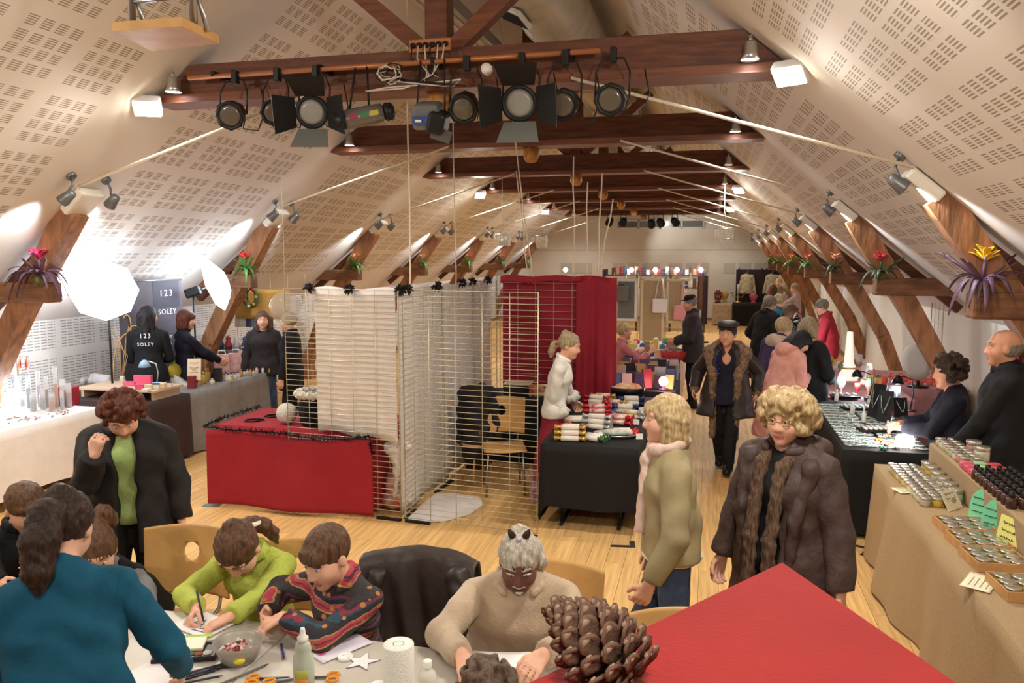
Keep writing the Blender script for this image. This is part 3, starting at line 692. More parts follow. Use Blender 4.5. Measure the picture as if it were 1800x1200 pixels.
def hairdo(F_, m, style='short', vol=1.0, noise=None, tie=None, tail=None, vox=None):
    hx, Rh, g = F_['hx'], F_['Rh'], F_['g']; vox = vox or F_['vox'] * 1.1
    v = .009 * vol
    P = [EL(hx(0, -.016, .036), (.078 * g + v, .092 * g + v, .086 * g + v), Rh, .01)]
    face_cut = [EL(hx(0, .1, -.045), (.064 * g, .075 * g, .1 * g), Rh, .012, s=1)]
    if style == 'short': P += face_cut + [dict(CUT(hx(0, 0, -.055), -(Rh @ Vector((0, -.35, 1)))))]
    elif style == 'fringe':                                        # cap with a straight fringe over the brow
        P += [EL(hx(0, .066, .05), (.06 * g, .03 * g, .04 * g), Rh, .02), EL(hx(0, .112, -.055), (.07 * g, .06 * g, .094 * g), Rh, .008, s=1)] + [EL(hx(s * .08, .03, -.05), (.04 * g, .06 * g, .045 * g), Rh, .008, s=1) for s in (1, -1)] + [CUT(hx(0, 0, -.06), -(Rh @ Vector((0, -.3, 1))))]
    elif style == 'bald':
        P = [EL(hx(0, -.016, -.0), (.0765 * g, .093 * g, .07 * g), Rh, .01), EL(hx(0, .1, 0), (.12 * g, .1 * g, .14 * g), Rh, .01, s=1), EL(hx(0, .02, .11), (.11 * g, .12 * g, .07 * g), Rh, .01, s=1), CUT(hx(0, 0, -.05), -(Rh @ Vector((0, 0, 1))))]
    elif style == 'bob':
        for s in (1, -1): P += [RC(hx(s * .062, -.005, .02), hx(s * .07, .0, -.085), .03 * g + v, .026 * g + v, .03), RC(hx(s * .04, -.06, .0), hx(s * .045, -.06, -.09), .045 * g + v, .035 * g + v, .03)]
        P += [EL(hx(0, .1, -.05), (.056 * g, .075 * g, .1 * g), Rh, .015, s=1), EL(hx(.025, .07, .055), (.045 * g, .03 * g, .035 * g), Rh, .02)]
        P += [CUT(hx(0, 0, -.115), -(Rh @ Vector((0, -.2, 1))))]
    elif style == 'long':
        for s in (1, -1): P += [RC(hx(s * .062, -.02, .02), hx(s * .075, -.02, -.17), .032 * g + v, .026 * g + v, .03), RC(hx(s * .035, -.07, .0), hx(s * .045, -.075, -.2), .05 * g + v, .035 * g + v, .03)]
        P += [EL(hx(0, .1, -.06), (.058 * g, .08 * g, .12 * g), Rh, .012, s=1)]
    elif style == 'curly':
        rr = random.Random(int(F_['hc'].x * 1000) + 5)
        for j in range(110):
            a = rr.uniform(0, 2 * math.pi); b = rr.uniform(-.75, 1.0); sx_, sy_ = math.cos(a) * math.sqrt(max(0.05, 1 - b * b * .8)), math.sin(a) * math.sqrt(max(.05, 1 - b * b * .8))
            if sy_ > .45 and b < .45: continue
            P.append(EL(hx(sx_ * .094 * (1 + .12 * vol), -.016 + sy_ * .1, .028 + b * .1), rr.uniform(.015, .026) * g * (.7 + .3 * vol), None, .006))
        P += [EL(hx(0, .11, -.05), (.058 * g, .07 * g, .1 * g), Rh, .01, s=1)]
    elif style == 'updo':
        P += face_cut + [EL(hx(0, -.07, .1), (.04 * g, .035 * g, .035 * g), Rh, .02), CUT(hx(0, 0, -.06), -(Rh @ Vector((0, -.3, 1))))]
    if tail:
        pts = [hx(*q) if len(q) == 3 else hx(*q[:3]) for q in tail['p']]
        for j in range(len(pts) - 1): P.append(RC(pts[j], pts[j + 1], tail['r'][j] * g, tail['r'][j + 1] * g, .015))
    h = link('hair', sdf_mesh('hair', P, vox, m, noise or (.003, 75)), F_['t'])
    if tie:
        c, r, tm = tie; link('hair_tie', MB().lathe([(r * .55, -.012), (r, -.008), (r * 1.05, 0), (r, .008), (r * .55, .012)], (0, 0, 0), 16, wob=lambda a, z: .12 * math.sin(a * 9)).mesh('hair_tie', tm), h, hx(*c), None)
    return h
def lathe_at(F_, name, prof, c, m, parent=None, n=24, tilt=(0, 0, 0), sy=1):
    o = MB().lathe(prof, (0, 0, 0), n, sy=sy).build(name, m, parent or F_['t'], F_['hx'](*c)); o.rotation_euler = (F_['Rh'] @ Euler(tilt).to_matrix()).to_euler(); return o
# ------------------------------------------------------------------ the crowd
C_TEAL = cloth('teal_jersey', (18, 84, 112), var=.08, bump=.2); C_BLK = cloth('black', (22, 22, 25)); C_BLKJ = cloth('black_quilt', (34, 31, 32), .7, bump=.5, bscale=18); C_JEAN = cloth('jeans', (62, 80, 112), var=.25, vscale=14)
C_NAVY = cloth('navy', (24, 24, 40)); C_GRN = cloth('green_shirt', (164, 188, 118)); C_LIME = cloth('lime_knit', (178, 190, 84), bump=.7, bscale=45); C_BEIGE = cloth('beige_fleece', (182, 160, 134), bump=.4, bscale=90, sheen=.3)
C_COAT = cloth('sheepskin', (156, 142, 106), .75, var=.15, vscale=5, bump=.4, bscale=10); C_PINKS = cloth('pink_scarf', (218, 190, 178)); C_BRN = cloth('brown_quilt', (74, 58, 54), .6, bump=.7, bscale=14, var=.15, bdist=.02)
C_FUR = cloth('fur', (132, 104, 82), .9, var=.4, vscale=30, bump=1, bscale=70, bdist=.02); C_LEATH = cloth('dark_leather', (50, 40, 36), .5, bump=.3, bscale=20); C_WHITE = cloth('white_blouse', (226, 222, 212), .7); C_WINE = cloth('wine_skirt', (130, 32, 44)); C_GREY = cloth('grey_marl', (112, 112, 114)); C_PURP = cloth('purple_coat', (62, 48, 88), .75)
C_PINK = cloth('pink_coat', (226, 162, 148), .7); C_RED = cloth('red_cardigan', (168, 44, 56)); C_LIL = cloth('lilac_top', (196, 174, 176)); C_PLAID = cloth('plaid', (112, 88, 70), col2=(150, 132, 104), vscale=30); C_CHAR = cloth('charcoal', (52, 46, 48)); C_SHOE = cloth('shoe_leather', (24, 22, 22), .45)
C_SCARFB = cloth('brown_scarf', (120, 94, 72), col2=(66, 50, 42), vscale=40, stretch=(3, 3, .3), bump=.8); C_ROSE = cloth('rose_shirt', (196, 120, 124))
def patterned_knit():
    m = bpy.data.materials.new('patterned_knit'); m.use_nodes = True; nt = m.node_tree; N = nt.nodes; L = nt.links; b = N['Principled BSDF']; b.inputs['Roughness'].default_value = .9
    tc = N.new('ShaderNodeTexCoord'); mp = N.new('ShaderNodeMapping'); mp.inputs['Rotation'].default_value = (.25, .12, .1); L.new(tc.outputs['Object'], mp.inputs[0])
    sp = N.new('ShaderNodeSeparateXYZ'); L.new(mp.outputs[0], sp.inputs[0])
    ns = N.new('ShaderNodeTexNoise'); ns.inputs['Scale'].default_value = 9; L.new(tc.outputs['Object'], ns.inputs[0])
    a = N.new('ShaderNodeMath'); a.operation = 'MULTIPLY_ADD'; L.new(ns.outputs['Fac'], a.inputs[0]); a.inputs[1].default_value = .05; L.new(sp.outputs[2], a.inputs[2])
    f = N.new('ShaderNodeMath'); f.operation = 'DIVIDE'; L.new(a.outputs[0], f.inputs[0]); f.inputs[1].default_value = .115
    g = N.new('ShaderNodeMath'); g.operation = 'FRACT'; L.new(f.outputs[0], g.inputs[0])
    cr = N.new('ShaderNodeValToRGB'); cr.color_ramp.interpolation = 'CONSTANT'; L.new(g.outputs[0], cr.inputs[0]); e = cr.color_ramp.elements
    cols = [(0, (58, 54, 54)), (.3, (190, 150, 84)), (.34, (170, 58, 74)), (.44, (84, 46, 62)), (.48, (178, 66, 80)), (.58, (160, 130, 80)), (.62, (44, 40, 48)), (.8, (38, 70, 84)), (.86, (130, 44, 62)), (.94, (50, 40, 50))]
    e[0].color = lin(cols[0][1]); e[1].position = cols[1][0]; e[1].color = lin(cols[1][1])
    for p, c in cols[2:]: q = e.new(p); q.color = lin(c)
    vo = N.new('ShaderNodeTexVoronoi'); vo.inputs['Scale'].default_value = 16; L.new(tc.outputs['Object'], vo.inputs[0])
    lt = N.new('ShaderNodeMath'); lt.operation = 'LESS_THAN'; L.new(vo.outputs['Distance'], lt.inputs[0]); lt.inputs[1].default_value = .2
    mx = N.new('ShaderNodeMix'); mx.data_type = 'RGBA'; L.new(lt.outputs[0], mx.inputs[0]); L.new(cr.outputs[0], mx.inputs[6]); mx.inputs[7].default_value = lin((176, 118, 66))
    L.new(mx.outputs[2], b.inputs['Base Color'])
    bp = N.new('ShaderNodeBump'); bp.inputs['Strength'].default_value = .5; bp.inputs['Distance'].default_value = .01; n2 = N.new('ShaderNodeTexNoise'); n2.inputs['Scale'].default_value = 70; L.new(tc.outputs['Object'], n2.inputs[0]); L.new(n2.outputs['Fac'], bp.inputs['Height']); L.new(bp.outputs[0], b.inputs['Normal'])
    return m
C_PAT = patterned_knit()
NEAR, MID, FAR = .0064, .011, .017
TZ = .72                                               # the children's table top

# --- at the children's table
def teal_x(f):
    pass
person('woman in teal jersey seen from behind, dark ponytail, standing by the craft table', 0, 0, 34, H=1.62, at=(112, 932), vox=NEAR, lean=16, side=-4, head=(-6, 30, 0), wide=1.1,
       hands=((.3, .3, .87), (-.22, .36, .87)), poles=((.6, -.4, -.7), (-.5, -.4, -.8)), top=dict(m=C_TEAL, name='jersey', sleeve=.96, neck='plain', hem=.76, fat=.012, belly=.012, noise=(.0055, 26)),
       legs=dict(m=C_JEAN), shoe=dict(m=C_SHOE), hair=dict(m=H_DARK, style='updo', tail=dict(p=[(0, -.09, .05), (-.015, -.135, .02), (-.02, -.15, -.06), (-.02, -.14, -.15), (-.015, -.13, -.2)], r=[.035, .05, .055, .042, .016])))
def piping(f):
    o = f['coat']
    for s in (1, -1):
        a, e, w_ = f['arms'][0 if s > 0 else 1]; pts = [a.lerp(e, q) + Vector((s * .03, .05, .02)) for q in (0, .5, 1)]
        MB().tube(pts, .006, 6).build('piping', M('white_piping', (210, 206, 196), .7), o)
person('boy in black jacket with white piping at the left end of the craft table', 0, 0, 250, H=1.46, hs=1.06, at=(44, 893), vox=.008, seat=.47, lean=18, head=(0, 28, 0), feet=((.1, .3, 0), (-.1, .3, 0)), hw=(PZ(5, 1035, TZ + .05), PZ(50, 1025, TZ + .1)), hair=dict(m=H_BROWN, style='fringe'),
       top=dict(m=C_BLK, name='jacket', fat=.016, neck='roll'), legs=dict(m=C_JEAN), shoe=dict(m=C_SHOE), extra=piping)
person('child in black vest over grey sleeves, curly ponytail, bent low over the table', 0, 0, 178, H=1.42, hs=1.04, at=(170, 970), vox=.008, seat=.47, lean=46, head=(40, 30, 0), feet=((.1, .25, 0), (-.1, .25, 0)), hw=(PZ(150, 1075, TZ + .05), PZ(262, 1078, TZ + .04)), poles=((.5, 0, -.4), (-1, 0, -.2)),
       top=dict(m=C_GREY, name='sleeved_shirt', sleeve=.75, fat=.014, inner=None), legs=dict(m=C_JEAN), shoe=dict(m=C_SHOE), hair=dict(m=H_BROWN, style='updo', tail=dict(p=[(0, -.09, .08), (-.03, -.14, .1), (-.05, -.15, .04), (-.06, -.17, .0)], r=[.03, .04, .04, .02])),
       extra=lambda f: garment(f, C_BLK, 'vest', sleeve=.15, fat=.02, neck='wide', hem=f['pel'].z - .02))
def girl_x(f): pass
person('girl in lime knit jumper with white hair scrunchie, head bowed, drawing', 0, 0, 190, H=1.46, hs=1.12, at=(420, 966), vox=NEAR, seat=.47, lean=24, head=(-4, 56, 0), feet=((.1, .3, 0), (-.1, .3, 0)), hw=(PZ(346, 1068, TZ + .05), PZ(405, 1083, TZ + .045)), hdir=((.1, .9, -.35), (.75, .55, -.25)), palm=((-.6, .2, -.6), (0, .1, -1)), curl=(.75, .2), poles=((1, -.3, -.3), (-1, -.2, -.3)),
       top=dict(m=C_LIME, name='jumper', fat=.02, neck='roll', noise=(.004, 26)), legs=dict(m=C_JEAN), shoe=dict(m=C_SHOE),
       hair=dict(m=H_BROWN, style='updo', tail=dict(p=[(0, -.085, .03), (-.03, -.118, .0), (-.06, -.118, -.05), (-.08, -.1, -.11), (-.085, -.075, -.16)], r=[.03, .026, .032, .026, .01]), tie=((-.018, -.108, .012), .056, cloth('scrunchie', (232, 226, 206)))))
def cuff_(f):
    a, e, w_ = f['arms'][1]; link('cuff', sdf_mesh('cuff', [RC(e.lerp(w_, .72), w_, .036, .034, .01), CUT(w_, w_ - e), CUT(e.lerp(w_, .72), e - w_)], .007, C_GREY), f['t'])
person('boy in colourful patterned jumper reaching over the plastic bowl', 0, 0, 160, H=1.46, hs=1.1, at=(575, 978), vox=NEAR, seat=.48, lean=10, head=(-2, 24, 0), feet=((.1, .3, 0), (-.1, .3, 0)), hw=(PZ(470, 1075, TZ + .06), PZ(497, 1083, TZ + .1)), hdir=(None, (.45, .9, -.35)), palm=(None, (0, .2, -1)), curl=(.4, .5), poles=((1, -.2, -.2), (-1, .2, -.5)), brow=H_DARK,
       top=dict(m=C_PAT, name='jumper', fat=.026, neck='polo', noise=(.005, 20)), legs=dict(m=C_JEAN), shoe=dict(m=C_SHOE), hair=dict(m=H_BROWN, style='fringe', vol=.5, noise=(.0014, 95)))
FACE_P = M('face_paint', (118, 78, 66), .55, var=.12, vscale=20)
def paint_x(f):
    hx = f['hx']; wm = M('white_paint', (214, 206, 196), .6)
    P = [RC(hx(s * .004, .094, -.042), hx(s * .034, .072, -.052), .0085, .0075, .006) for s in (1, -1)] + [EL(hx(0, .078, -.085), (.02, .016, .012), f['Rh'], .006)]
    link('painted_moustache', sdf_mesh('painted_moustache', P, .004, wm), f['body'])
    for s in (1, -1):
        MB().tube([hx(s * .018, .09, .024), hx(s * .034, .088, .027), hx(s * .05, .076, .02)], .0028, 6).build('painted_stroke', wm, f['body'])
        MB().tube([hx(s * .018, .094, .055), hx(s * .024, .09, .075)], .003, 6).build('painted_stroke', M('dark_paint', (52, 34, 28), .6), f['body'])
    for s in (1, -1): link('hair_bow', MB().lathe([(.006, -.01), (.016, .004), (.014, .022), (.004, .04), (0, .042)], (0, 0, 0), 10, Euler((0, s * .5, 0)).to_matrix(), 1, .6).mesh('hair_bow', H_DARK), f['t'], hx(s * .024, -.015, .128))
    link('hair_tie', MB().ball((0, 0, 0), (.012, .014, .01), 10, 8).mesh('hair_tie', M('lilac_band', (196, 180, 210), .6)), f['t'], hx(0, .0, .135))
person('woman with brown painted face and white painted moustache in beige fleece', 0, 0, 190, H=1.6, at=(913, 988), vox=NEAR, seat=.45, lean=14, head=(2, 26, 0), wide=1.3, feet=((.12, .3, 0), (-.12, .3, 0)), hw=(PZ(812, 1150, TZ + .09), PZ(955, 1150, TZ + .09)), hdir=((-.35, .8, -.3), (.45, .75, -.2)), palm=((0, .1, -1), (.4, 0, -1)), curl=(.3, .5), poles=((1, -.1, -.4), (-1, -.1, -.4)),
       facemat=FACE_P, lips=M('painted_lips', (92, 60, 54), .5), top=dict(m=C_BEIGE, name='fleece', fat=.022, neck='polo', belly=.035, noise=(.005, 17)), legs=dict(m=C_CHAR), shoe=dict(m=C_SHOE),
       hair=dict(m=H_SILVER, style='updo', tail=dict(p=[(.02, -.09, .03), (-.05, -.11, -.02), (-.085, -.07, -.07), (-.09, -.06, -.11)], r=[.035, .04, .03, .012])), extra=paint_x, sk=SK)
person('child with light brown hair low at the front edge, seen from behind', 0, 0, 10, H=1.25, hs=.93, at=(855, 1228), vox=.008, seat=.42, lean=8, feet=((.1, .3, 0), (-.1, .3, 0)), head=(0, 20, 0), top=dict(m=C_PURP, name='jumper'), legs=dict(m=C_JEAN), hair=dict(m=hairmat('mouse', (120, 100, 84), (86, 68, 56)), style='curly', vol=.4, noise=(.003, 60)))
person('woman in black quilted coat over pale green shirt, looking down, hand raised to collar', 0, 0, 212, H=1.61, hs=1.06, at=(216, 730), vox=.0085, lean=6, head=(6, 46, 4), wide=1.16, hw=(PZ(166, 800, 1.27), None), hdir=((-.25, .15, .95), None), palm=((-.5, -.85, .1), None), curl=(.8, .5), poles=((.25, .1, -1), None),
       top=dict(m=C_BLKJ, fat=.045, hem=.62, flare=.03, open_=.055, inner=dict(m=C_GRN, fat=.02, sleeve=.4), belly=.02, noise=(.007, 17), hood=1), legs=dict(m=C_BLK), shoe=dict(m=C_SHOE), hair=dict(m=H_RED, style='curly', vol=.9, noise=(.003, 55)))
# --- walking in the aisle
def scarf_pink(f):
    nb, Rl = f['nb'], f['Rl']; P = []
    for j in range(10):
        a0, a1 = 2 * math.pi * j / 10, 2 * math.pi * (j + 1) / 10
        P.append(RC(nb + Rl @ Vector((.085 * math.cos(a0), .075 * math.sin(a0) + .01, .02 - .02 * math.sin(a0))), nb + Rl @ Vector((.085 * math.cos(a1), .075 * math.sin(a1) + .01, .02 - .02 * math.sin(a1))), .03, None, .02))
    P += [EL(nb + Rl @ Vector((.01, .11, -.05)), .04, None, .02), RC(nb + Rl @ Vector((.0, .12, -.06)), nb + Rl @ Vector((-.02, .155, -.42)), .022, .03, .02, w=1.9), RC(nb + Rl @ Vector((.03, .11, -.06)), nb + Rl @ Vector((.05, .15, -.36)), .022, .026, .02, w=1.7), CUT(nb + Vector((0, 0, -.42)), (0, 0, -1))]
    link('scarf', sdf_mesh('scarf', P, .0075, C_PINKS, (.003, 40)), f['t'])
    MB().tube([(.195 * math.cos(a), .142 * math.sin(a), .885) for a in np.linspace(0, 6.28, 21)[:-1]], .012, 8, closed=True).build('hem_trim', cloth('fleece_trim', (214, 200, 164)), f['t'])
person('blonde woman in pale sheepskin coat with pink scarf and jeans, walking left', 0, 0, 98, H=1.68, at=(1170, 738), vox=NEAR, lean=2, head=(2, 2, 0), feet=((.09, .16, 0), (-.09, -.12, .0)), hands=(None, (-.27, .12, .83)), curl=(.5, .6),
       top=dict(m=C_COAT, fat=.03, hem=.88, flare=.015, belly=.016, noise=(.005, 16), sleeve=1), legs=dict(m=C_JEAN), shoe=dict(m=C_SHOE), hair=dict(m=H_BLONDE, style='bob', vol=1.0), extra=scarf_pink)
def glasses(f):
    hx = f['hx']; g = M('gold_wire', (190, 160, 110), .3, metal=.8); mb = MB()
    for s in (1, -1):
        mb.tube([hx(s * .033 + .019 * math.cos(a), .092 - .006 * abs(math.cos(a)), .008 + .014 * math.sin(a)) for a in np.linspace(0, 2 * math.pi, 13)[:-1]], .0024, 5, closed=True)
        mb.tube([hx(s * .052, .085, .012), hx(s * .074, .04, .012), hx(s * .076, -.005, .008)], .0022, 5)
    mb.tube([hx(-.014, .095, .012), hx(.014, .095, .012)], .0024, 5); mb.build('glasses', g, f['t'])
def brown_x(f):
    glasses(f); nb, Rl = f['nb'], f['Rl']; P = []
    for s in (1, -1): P += [RC(nb + Rl @ Vector((s * .075, .0, .02)), nb + Rl @ Vector((s * .06, .1, -.06)), .035, .035, .02), RC(nb + Rl @ Vector((s * .055, .13, -.06)), nb + Rl @ Vector((s * .055, .205, -.42)), .022, .024, .012, w=1.6), RC(nb + Rl @ Vector((s * .055, .205, -.42)), nb + Rl @ Vector((s * .06, .215, -.82)), .024, .022, .012, w=1.6)]
    P.append(RC(nb + Rl @ Vector((-.07, -.04, .03)), nb + Rl @ Vector((.07, -.04, .03)), .04, None, .02))
    link('scarf', sdf_mesh('scarf', P, .0075, C_SCARFB, (.0035, 45)), f['t'])
    C = []
    for s in (1, -1): C += [RC(nb + Rl @ Vector((s * .1, -.06, .0)), nb + Rl @ Vector((s * .17, .06, -.07)), .05, .045, .04), RC(nb + Rl @ Vector((s * .17, .06, -.07)), nb + Rl @ Vector((s * .15, .15, -.3)), .045, .03, .03), RC(nb + Rl @ Vector((s * .15, .15, -.3)), nb + Rl @ Vector((s * .13, .165, -.6)), .03, .02, .03)]
    C.append(RC(nb + Rl @ Vector((-.11, -.09, -.0)), nb + Rl @ Vector((.11, -.09, -.0)), .06, None, .04))
    link('hood', sdf_mesh('hood', C, .0075, C_BRN, (.004, 30)), f['coat'])
person('woman with curly blonde hair and glasses in long dark brown padded coat', 0, 0, 140, H=1.7, at=(1383, 738), vox=NEAR, head=(10, 4, 0), wide=1.12, feet=((.1, .05, 0), (-.1, -.05, 0)), hands=((.3, .1, .8), (-.33, .04, .82)),
       top=dict(m=C_BRN, fat=.04, hem=.3, flare=.05, open_=.08, inner=dict(m=C_BLK, fat=.026, hem=.5), belly=.02, noise=(.006, 18)), legs=dict(m=C_BLK), shoe=dict(m=C_SHOE), hair=dict(m=H_BLONDE, style='curly', vol=2.4, noise=(.0045, 65)), extra=brown_x)
def beret(f):
    o = lathe_at(f, 'cap', [(.07, -.01), (.095, .0), (.12, .02), (.118, .04), (.09, .06), (.03, .068), (0, .068)], (0, -.005, .075), C_LEATH, tilt=(-.1, 0, 0)); lathe_at(f, 'cap_peak', [(.06, -.004), (.1, -.006), (.1, .002), (.06, .006)], (0, .03, .068), C_LEATH, o.parent, sy=1.0)
    nb, Rl = f['nb'], f['Rl']; P = []
    for s in (1, -1): P += [RC(nb + Rl @ Vector((s * .09, -.05, .0)), nb + Rl @ Vector((s * .19, .02, -.05)), .065, .07, .04), RC(nb + Rl @ Vector((s * .19, .03, -.05)), nb + Rl @ Vector((s * .13, .13, -.28)), .06, .05, .04), RC(nb + Rl @ Vector((s * .13, .14, -.28)), nb + Rl @ Vector((s * .12, .14, -.95)), .04, .035, .03)]
    P.append(RC(nb + Rl @ Vector((-.1, -.08, 0)), nb + Rl @ Vector((.1, -.08, 0)), .075, None, .04)); 
    link('fur_collar', sdf_mesh('fur_collar', P, MID, C_FUR, (.006, 60)), f['coat'])
    for q in (0, 1):
        a, e, w_ = f['arms'][q]; link('fur_cuff', sdf_mesh('fur_cuff', [RC(e.lerp(w_, .88), e.lerp(w_, .98), .052, None, .01)], MID, C_FUR, (.005, 60)), f['coat'])
    sq = M('blue_sequins', (40, 60, 160), .2, metal=.8, emis=None)
    for j in range(9): link('sequin', MB().lathe([(0, .004), (.011, .002), (.012, 0)], n=8).mesh('sequin', sq), f['t'], f['chest'] + Rl @ Vector((.08 - .012 * (j % 2), .155, .1 - .028 * j)), (R_(-90), 0, 0))
person('woman in black leather cap and fur-collared dark coat walking down the aisle', 0, 0, 172, H=1.61, hs=1.06, at=(1279, 588), vox=.0095, head=(-8, 0, 0), feet=((.06, -.14, .03), (-.06, .2, 0)), wide=1.1, hands=((.34, .02, .88), (-.3, -.1, .86)),
       top=dict(m=C_LEATH, fat=.04, hem=.62, flare=.07, open_=.1, inner=dict(m=C_NAVY, fat=.03, neck='v', hem=.75), belly=.02), legs=dict(m=C_BLK), shoe=dict(m=C_SHOE, boot=.2), hair=dict(m=H_DARK, style='short'), extra=beret, sk=SK2)
person('grey-haired stallholder in white blouse and wine skirt leaning over the cracker table', 0, 0, -84, H=1.63, at=(1001, 608), vox=.0095, lean=12, head=(-8, 16, 0), hw=(PZ(992, 735, .8), PZ(1012, 715, .8)), poles=((.3, -1, -.3), (-.3, -1, -.3)), top=dict(m=C_WHITE, name='blouse', fat=.014, sleeve=.72, hem=.8, neck='polo'), skirt=dict(m=C_WINE, hem=.3), shoe=dict(m=C_SHOE),
       hair=dict(m=H_ASH, style='updo', tail=dict(p=[(0, -.09, .0), (0, -.14, -.03), (0, -.15, -.1), (0, -.14, -.15)], r=[.03, .035, .03, .015]), tie=((0, -.11, -.01), .045, C_RED)), extra=lambda f: [link('ruffle', MB().lathe([(.05, .02), (.062, .0), (.085, -.06), (.083, -.06), (.055, .0)], n=18, wob=lambda a, z: .12 * math.sin(7 * a)).mesh('ruffle', C_WHITE), f['coat'], f['arms'][q][1].lerp(f['arms'][q][2], .55), (track(f['arms'][q][1] - f['arms'][q][2])).to_euler()) for q in (0, 1)])
def cap_(m):
    def g(f):
        lathe_at(f, 'cap', [(.085, -.02), (.09, .0), (.088, .035), (.06, .06), (0, .065)], (0, -.008, .07), m); lathe_at(f, 'cap_peak', [(.05, -.003), (.1, -.006), (.1, .002), (.05, .004)], (0, .05, .06), m, sy=.85)
    return g
person('man in black flat cap and charcoal jacket browsing at the far stall', 0, 0, 92, H=1.76, at=(1213, 533), vox=MID, head=(0, 8, 0), lean=3, hands=((.14, .28, 1.02), (-.14, .28, 1.02)), top=dict(m=C_CHAR, name='jacket', fat=.035, hem=.72, belly=.03), legs=dict(m=C_BLK), shoe=dict(m=C_SHOE), hair=dict(m=H_GREY, style='short'), extra=cap_(C_BLK), sk=SK2)
person('seated blonde stallholder in rose shirt behind the book table', 0, 0, -70, H=1.62, at=(1097, 583), vox=MID, seat=.62, lean=4, feet=((.1, .35, 0), (-.1, .35, 0)), hands=((.1, .42, .98), (-.12, .4, .98)), top=dict(m=C_ROSE, name='shirt', sleeve=.65, fat=.014), legs=dict(m=C_CHAR), shoe=dict(m=C_SHOE), hair=dict(m=H_BLONDE, style='short'))
person('dark-haired person half hidden behind the red curtain', 0, 0, -60, H=1.62, at=(1046, 618), vox=MID, seat=.5, feet=((.1, .35, 0), (-.1, .35, 0)), face=True, top=dict(m=C_BLK, name='jumper'), legs=dict(m=C_BLK), hair=dict(m=H_DARK, style='bob'))
# --- along the right-hand stalls
person('woman with black hair in pale pink belted coat bending over the glass stall', 0, 0, -58, H=1.58, at=(1408, 601), vox=MID, lean=20, head=(-25, 40, 0), hands=((.06, .3, 1.02), (-.1, .28, .98)), wide=1.12, top=dict(m=C_PINK, fat=.04, hem=.35, flare=.09, belly=.012, hood=1), legs=dict(m=C_BLK), shoe=dict(m=C_SHOE), hair=dict(m=H_BLACK, style='bob'), extra=lambda f: link('belt', MB().tube([f['waist'] + Vector((.225 * math.cos(a), .15 * math.sin(a), -.03)) for a in np.linspace(0, 2 * math.pi, 17)[:-1]], .018, 6, closed=True).mesh('belt', C_PINK), f['coat']))
person('woman with smooth fair bob in black coat with fur collar', 0, 0, -38, H=1.66, at=(1422, 578), vox=MID, head=(0, 14, 0), wide=1.08, hands=((.2, .2, .95), (-.14, .26, .95)), top=dict(m=C_BLK, fat=.045, hem=.4, flare=.05, belly=.02), legs=dict(m=C_BLK), shoe=dict(m=C_SHOE), hair=dict(m=H_ASH, style='bob', vol=1.5), extra=lambda f: link('fur_collar', sdf_mesh('fur_collar', [RC(f['nb'] + Vector((.11 * math.cos(a), .1 * math.sin(a), .0)), f['nb'] + Vector((.11 * math.cos(a + .5), .1 * math.sin(a + .5), .0)), .035, None, .02) for a in np.arange(0, 6.3, .5)], MID, cloth('pale_fur', (196, 168, 124), bump=1, bscale=70)), f['coat']))
person('woman with short fair hair in purple coat with pale hood trim', 0, 0, -48, H=1.58, at=(1378, 577), vox=MID, head=(-10, 18, 0), wide=1.15, top=dict(m=C_PURP, fat=.045, hem=.4, flare=.05, belly=.03, hood=1, collar_m=cloth('hood_lining', (200, 176, 158))), legs=dict(m=C_BLK), shoe=dict(m=C_SHOE), hair=dict(m=H_BLONDE, style='short', vol=2.0), extra=lambda f: link('handbag', sdf_mesh('handbag', [RC((0, 0, .0), (0, 0, .18), .1, .06, .04, w=.5, u=(1, 0, 0)), RC((0, -.05, .16), (0, 0, .42), .012, None, .01), RC((0, .05, .16), (0, 0, .42), .012, None, .01)], .012, M('shiny_black', (20, 20, 24), .25), (.005, 30)), f['t'], (-.34, .04, .55)))
person('grey-haired man in long black coat holding spectacles at his side', 0, 0, -50, H=1.72, at=(1354, 535), vox=MID, head=(-15, 14, 0), wide=1.12, hands=((.25, .1, .9), (-.3, .16, .95)), top=dict(m=C_BLK, fat=.045, hem=.4, flare=.04, belly=.03), legs=dict(m=C_BLK), shoe=dict(m=C_SHOE), hair=dict(m=H_GREY, style='short', vol=1.6))
person('woman with curly grey hair and teal scarf in the crowd', 0, 0, -70, H=1.6, at=(1371, 530), vox=FAR, head=(0, 15, 0), top=dict(m=C_TEAL, fat=.03, hem=.6), legs=dict(m=C_BLK), shoe=dict(m=C_SHOE), hair=dict(m=H_ASH, style='curly'), fingers=False)
person('brown-haired visitor in black seen between the other shoppers', 0, 0, -70, H=1.56, at=(1390, 548), vox=FAR, head=(0, 20, 0), top=dict(m=C_BLK, fat=.035, hem=.5), legs=dict(m=C_BLK), shoe=dict(m=C_SHOE), hair=dict(m=H_BROWN, style='bob'), fingers=False)
person('visitor in lilac jumper raising both hands to the face', 0, 0, 70, H=1.68, at=(1397, 507), vox=FAR, head=(10, 10, 0), hands=((.08, .28, 1.38), (-.08, .26, 1.35)), top=dict(m=C_LIL, name='jumper', fat=.02, hem=.85), legs=dict(m=C_BLK), shoe=dict(m=C_SHOE), hair=dict(m=H_ASH, style='short'), fingers=False)
person('person in brown plaid shirt at the far clothes stall', 0, 0, 160, H=1.74, at=(1369, 497), vox=FAR, top=dict(m=C_PLAID, name='shirt', fat=.02, hem=.8), legs=dict(m=C_BLK), shoe=dict(m=C_SHOE), hair=dict(m=hairmat('pale', (200, 170, 140), (170, 140, 110)), style='short'), fingers=False)
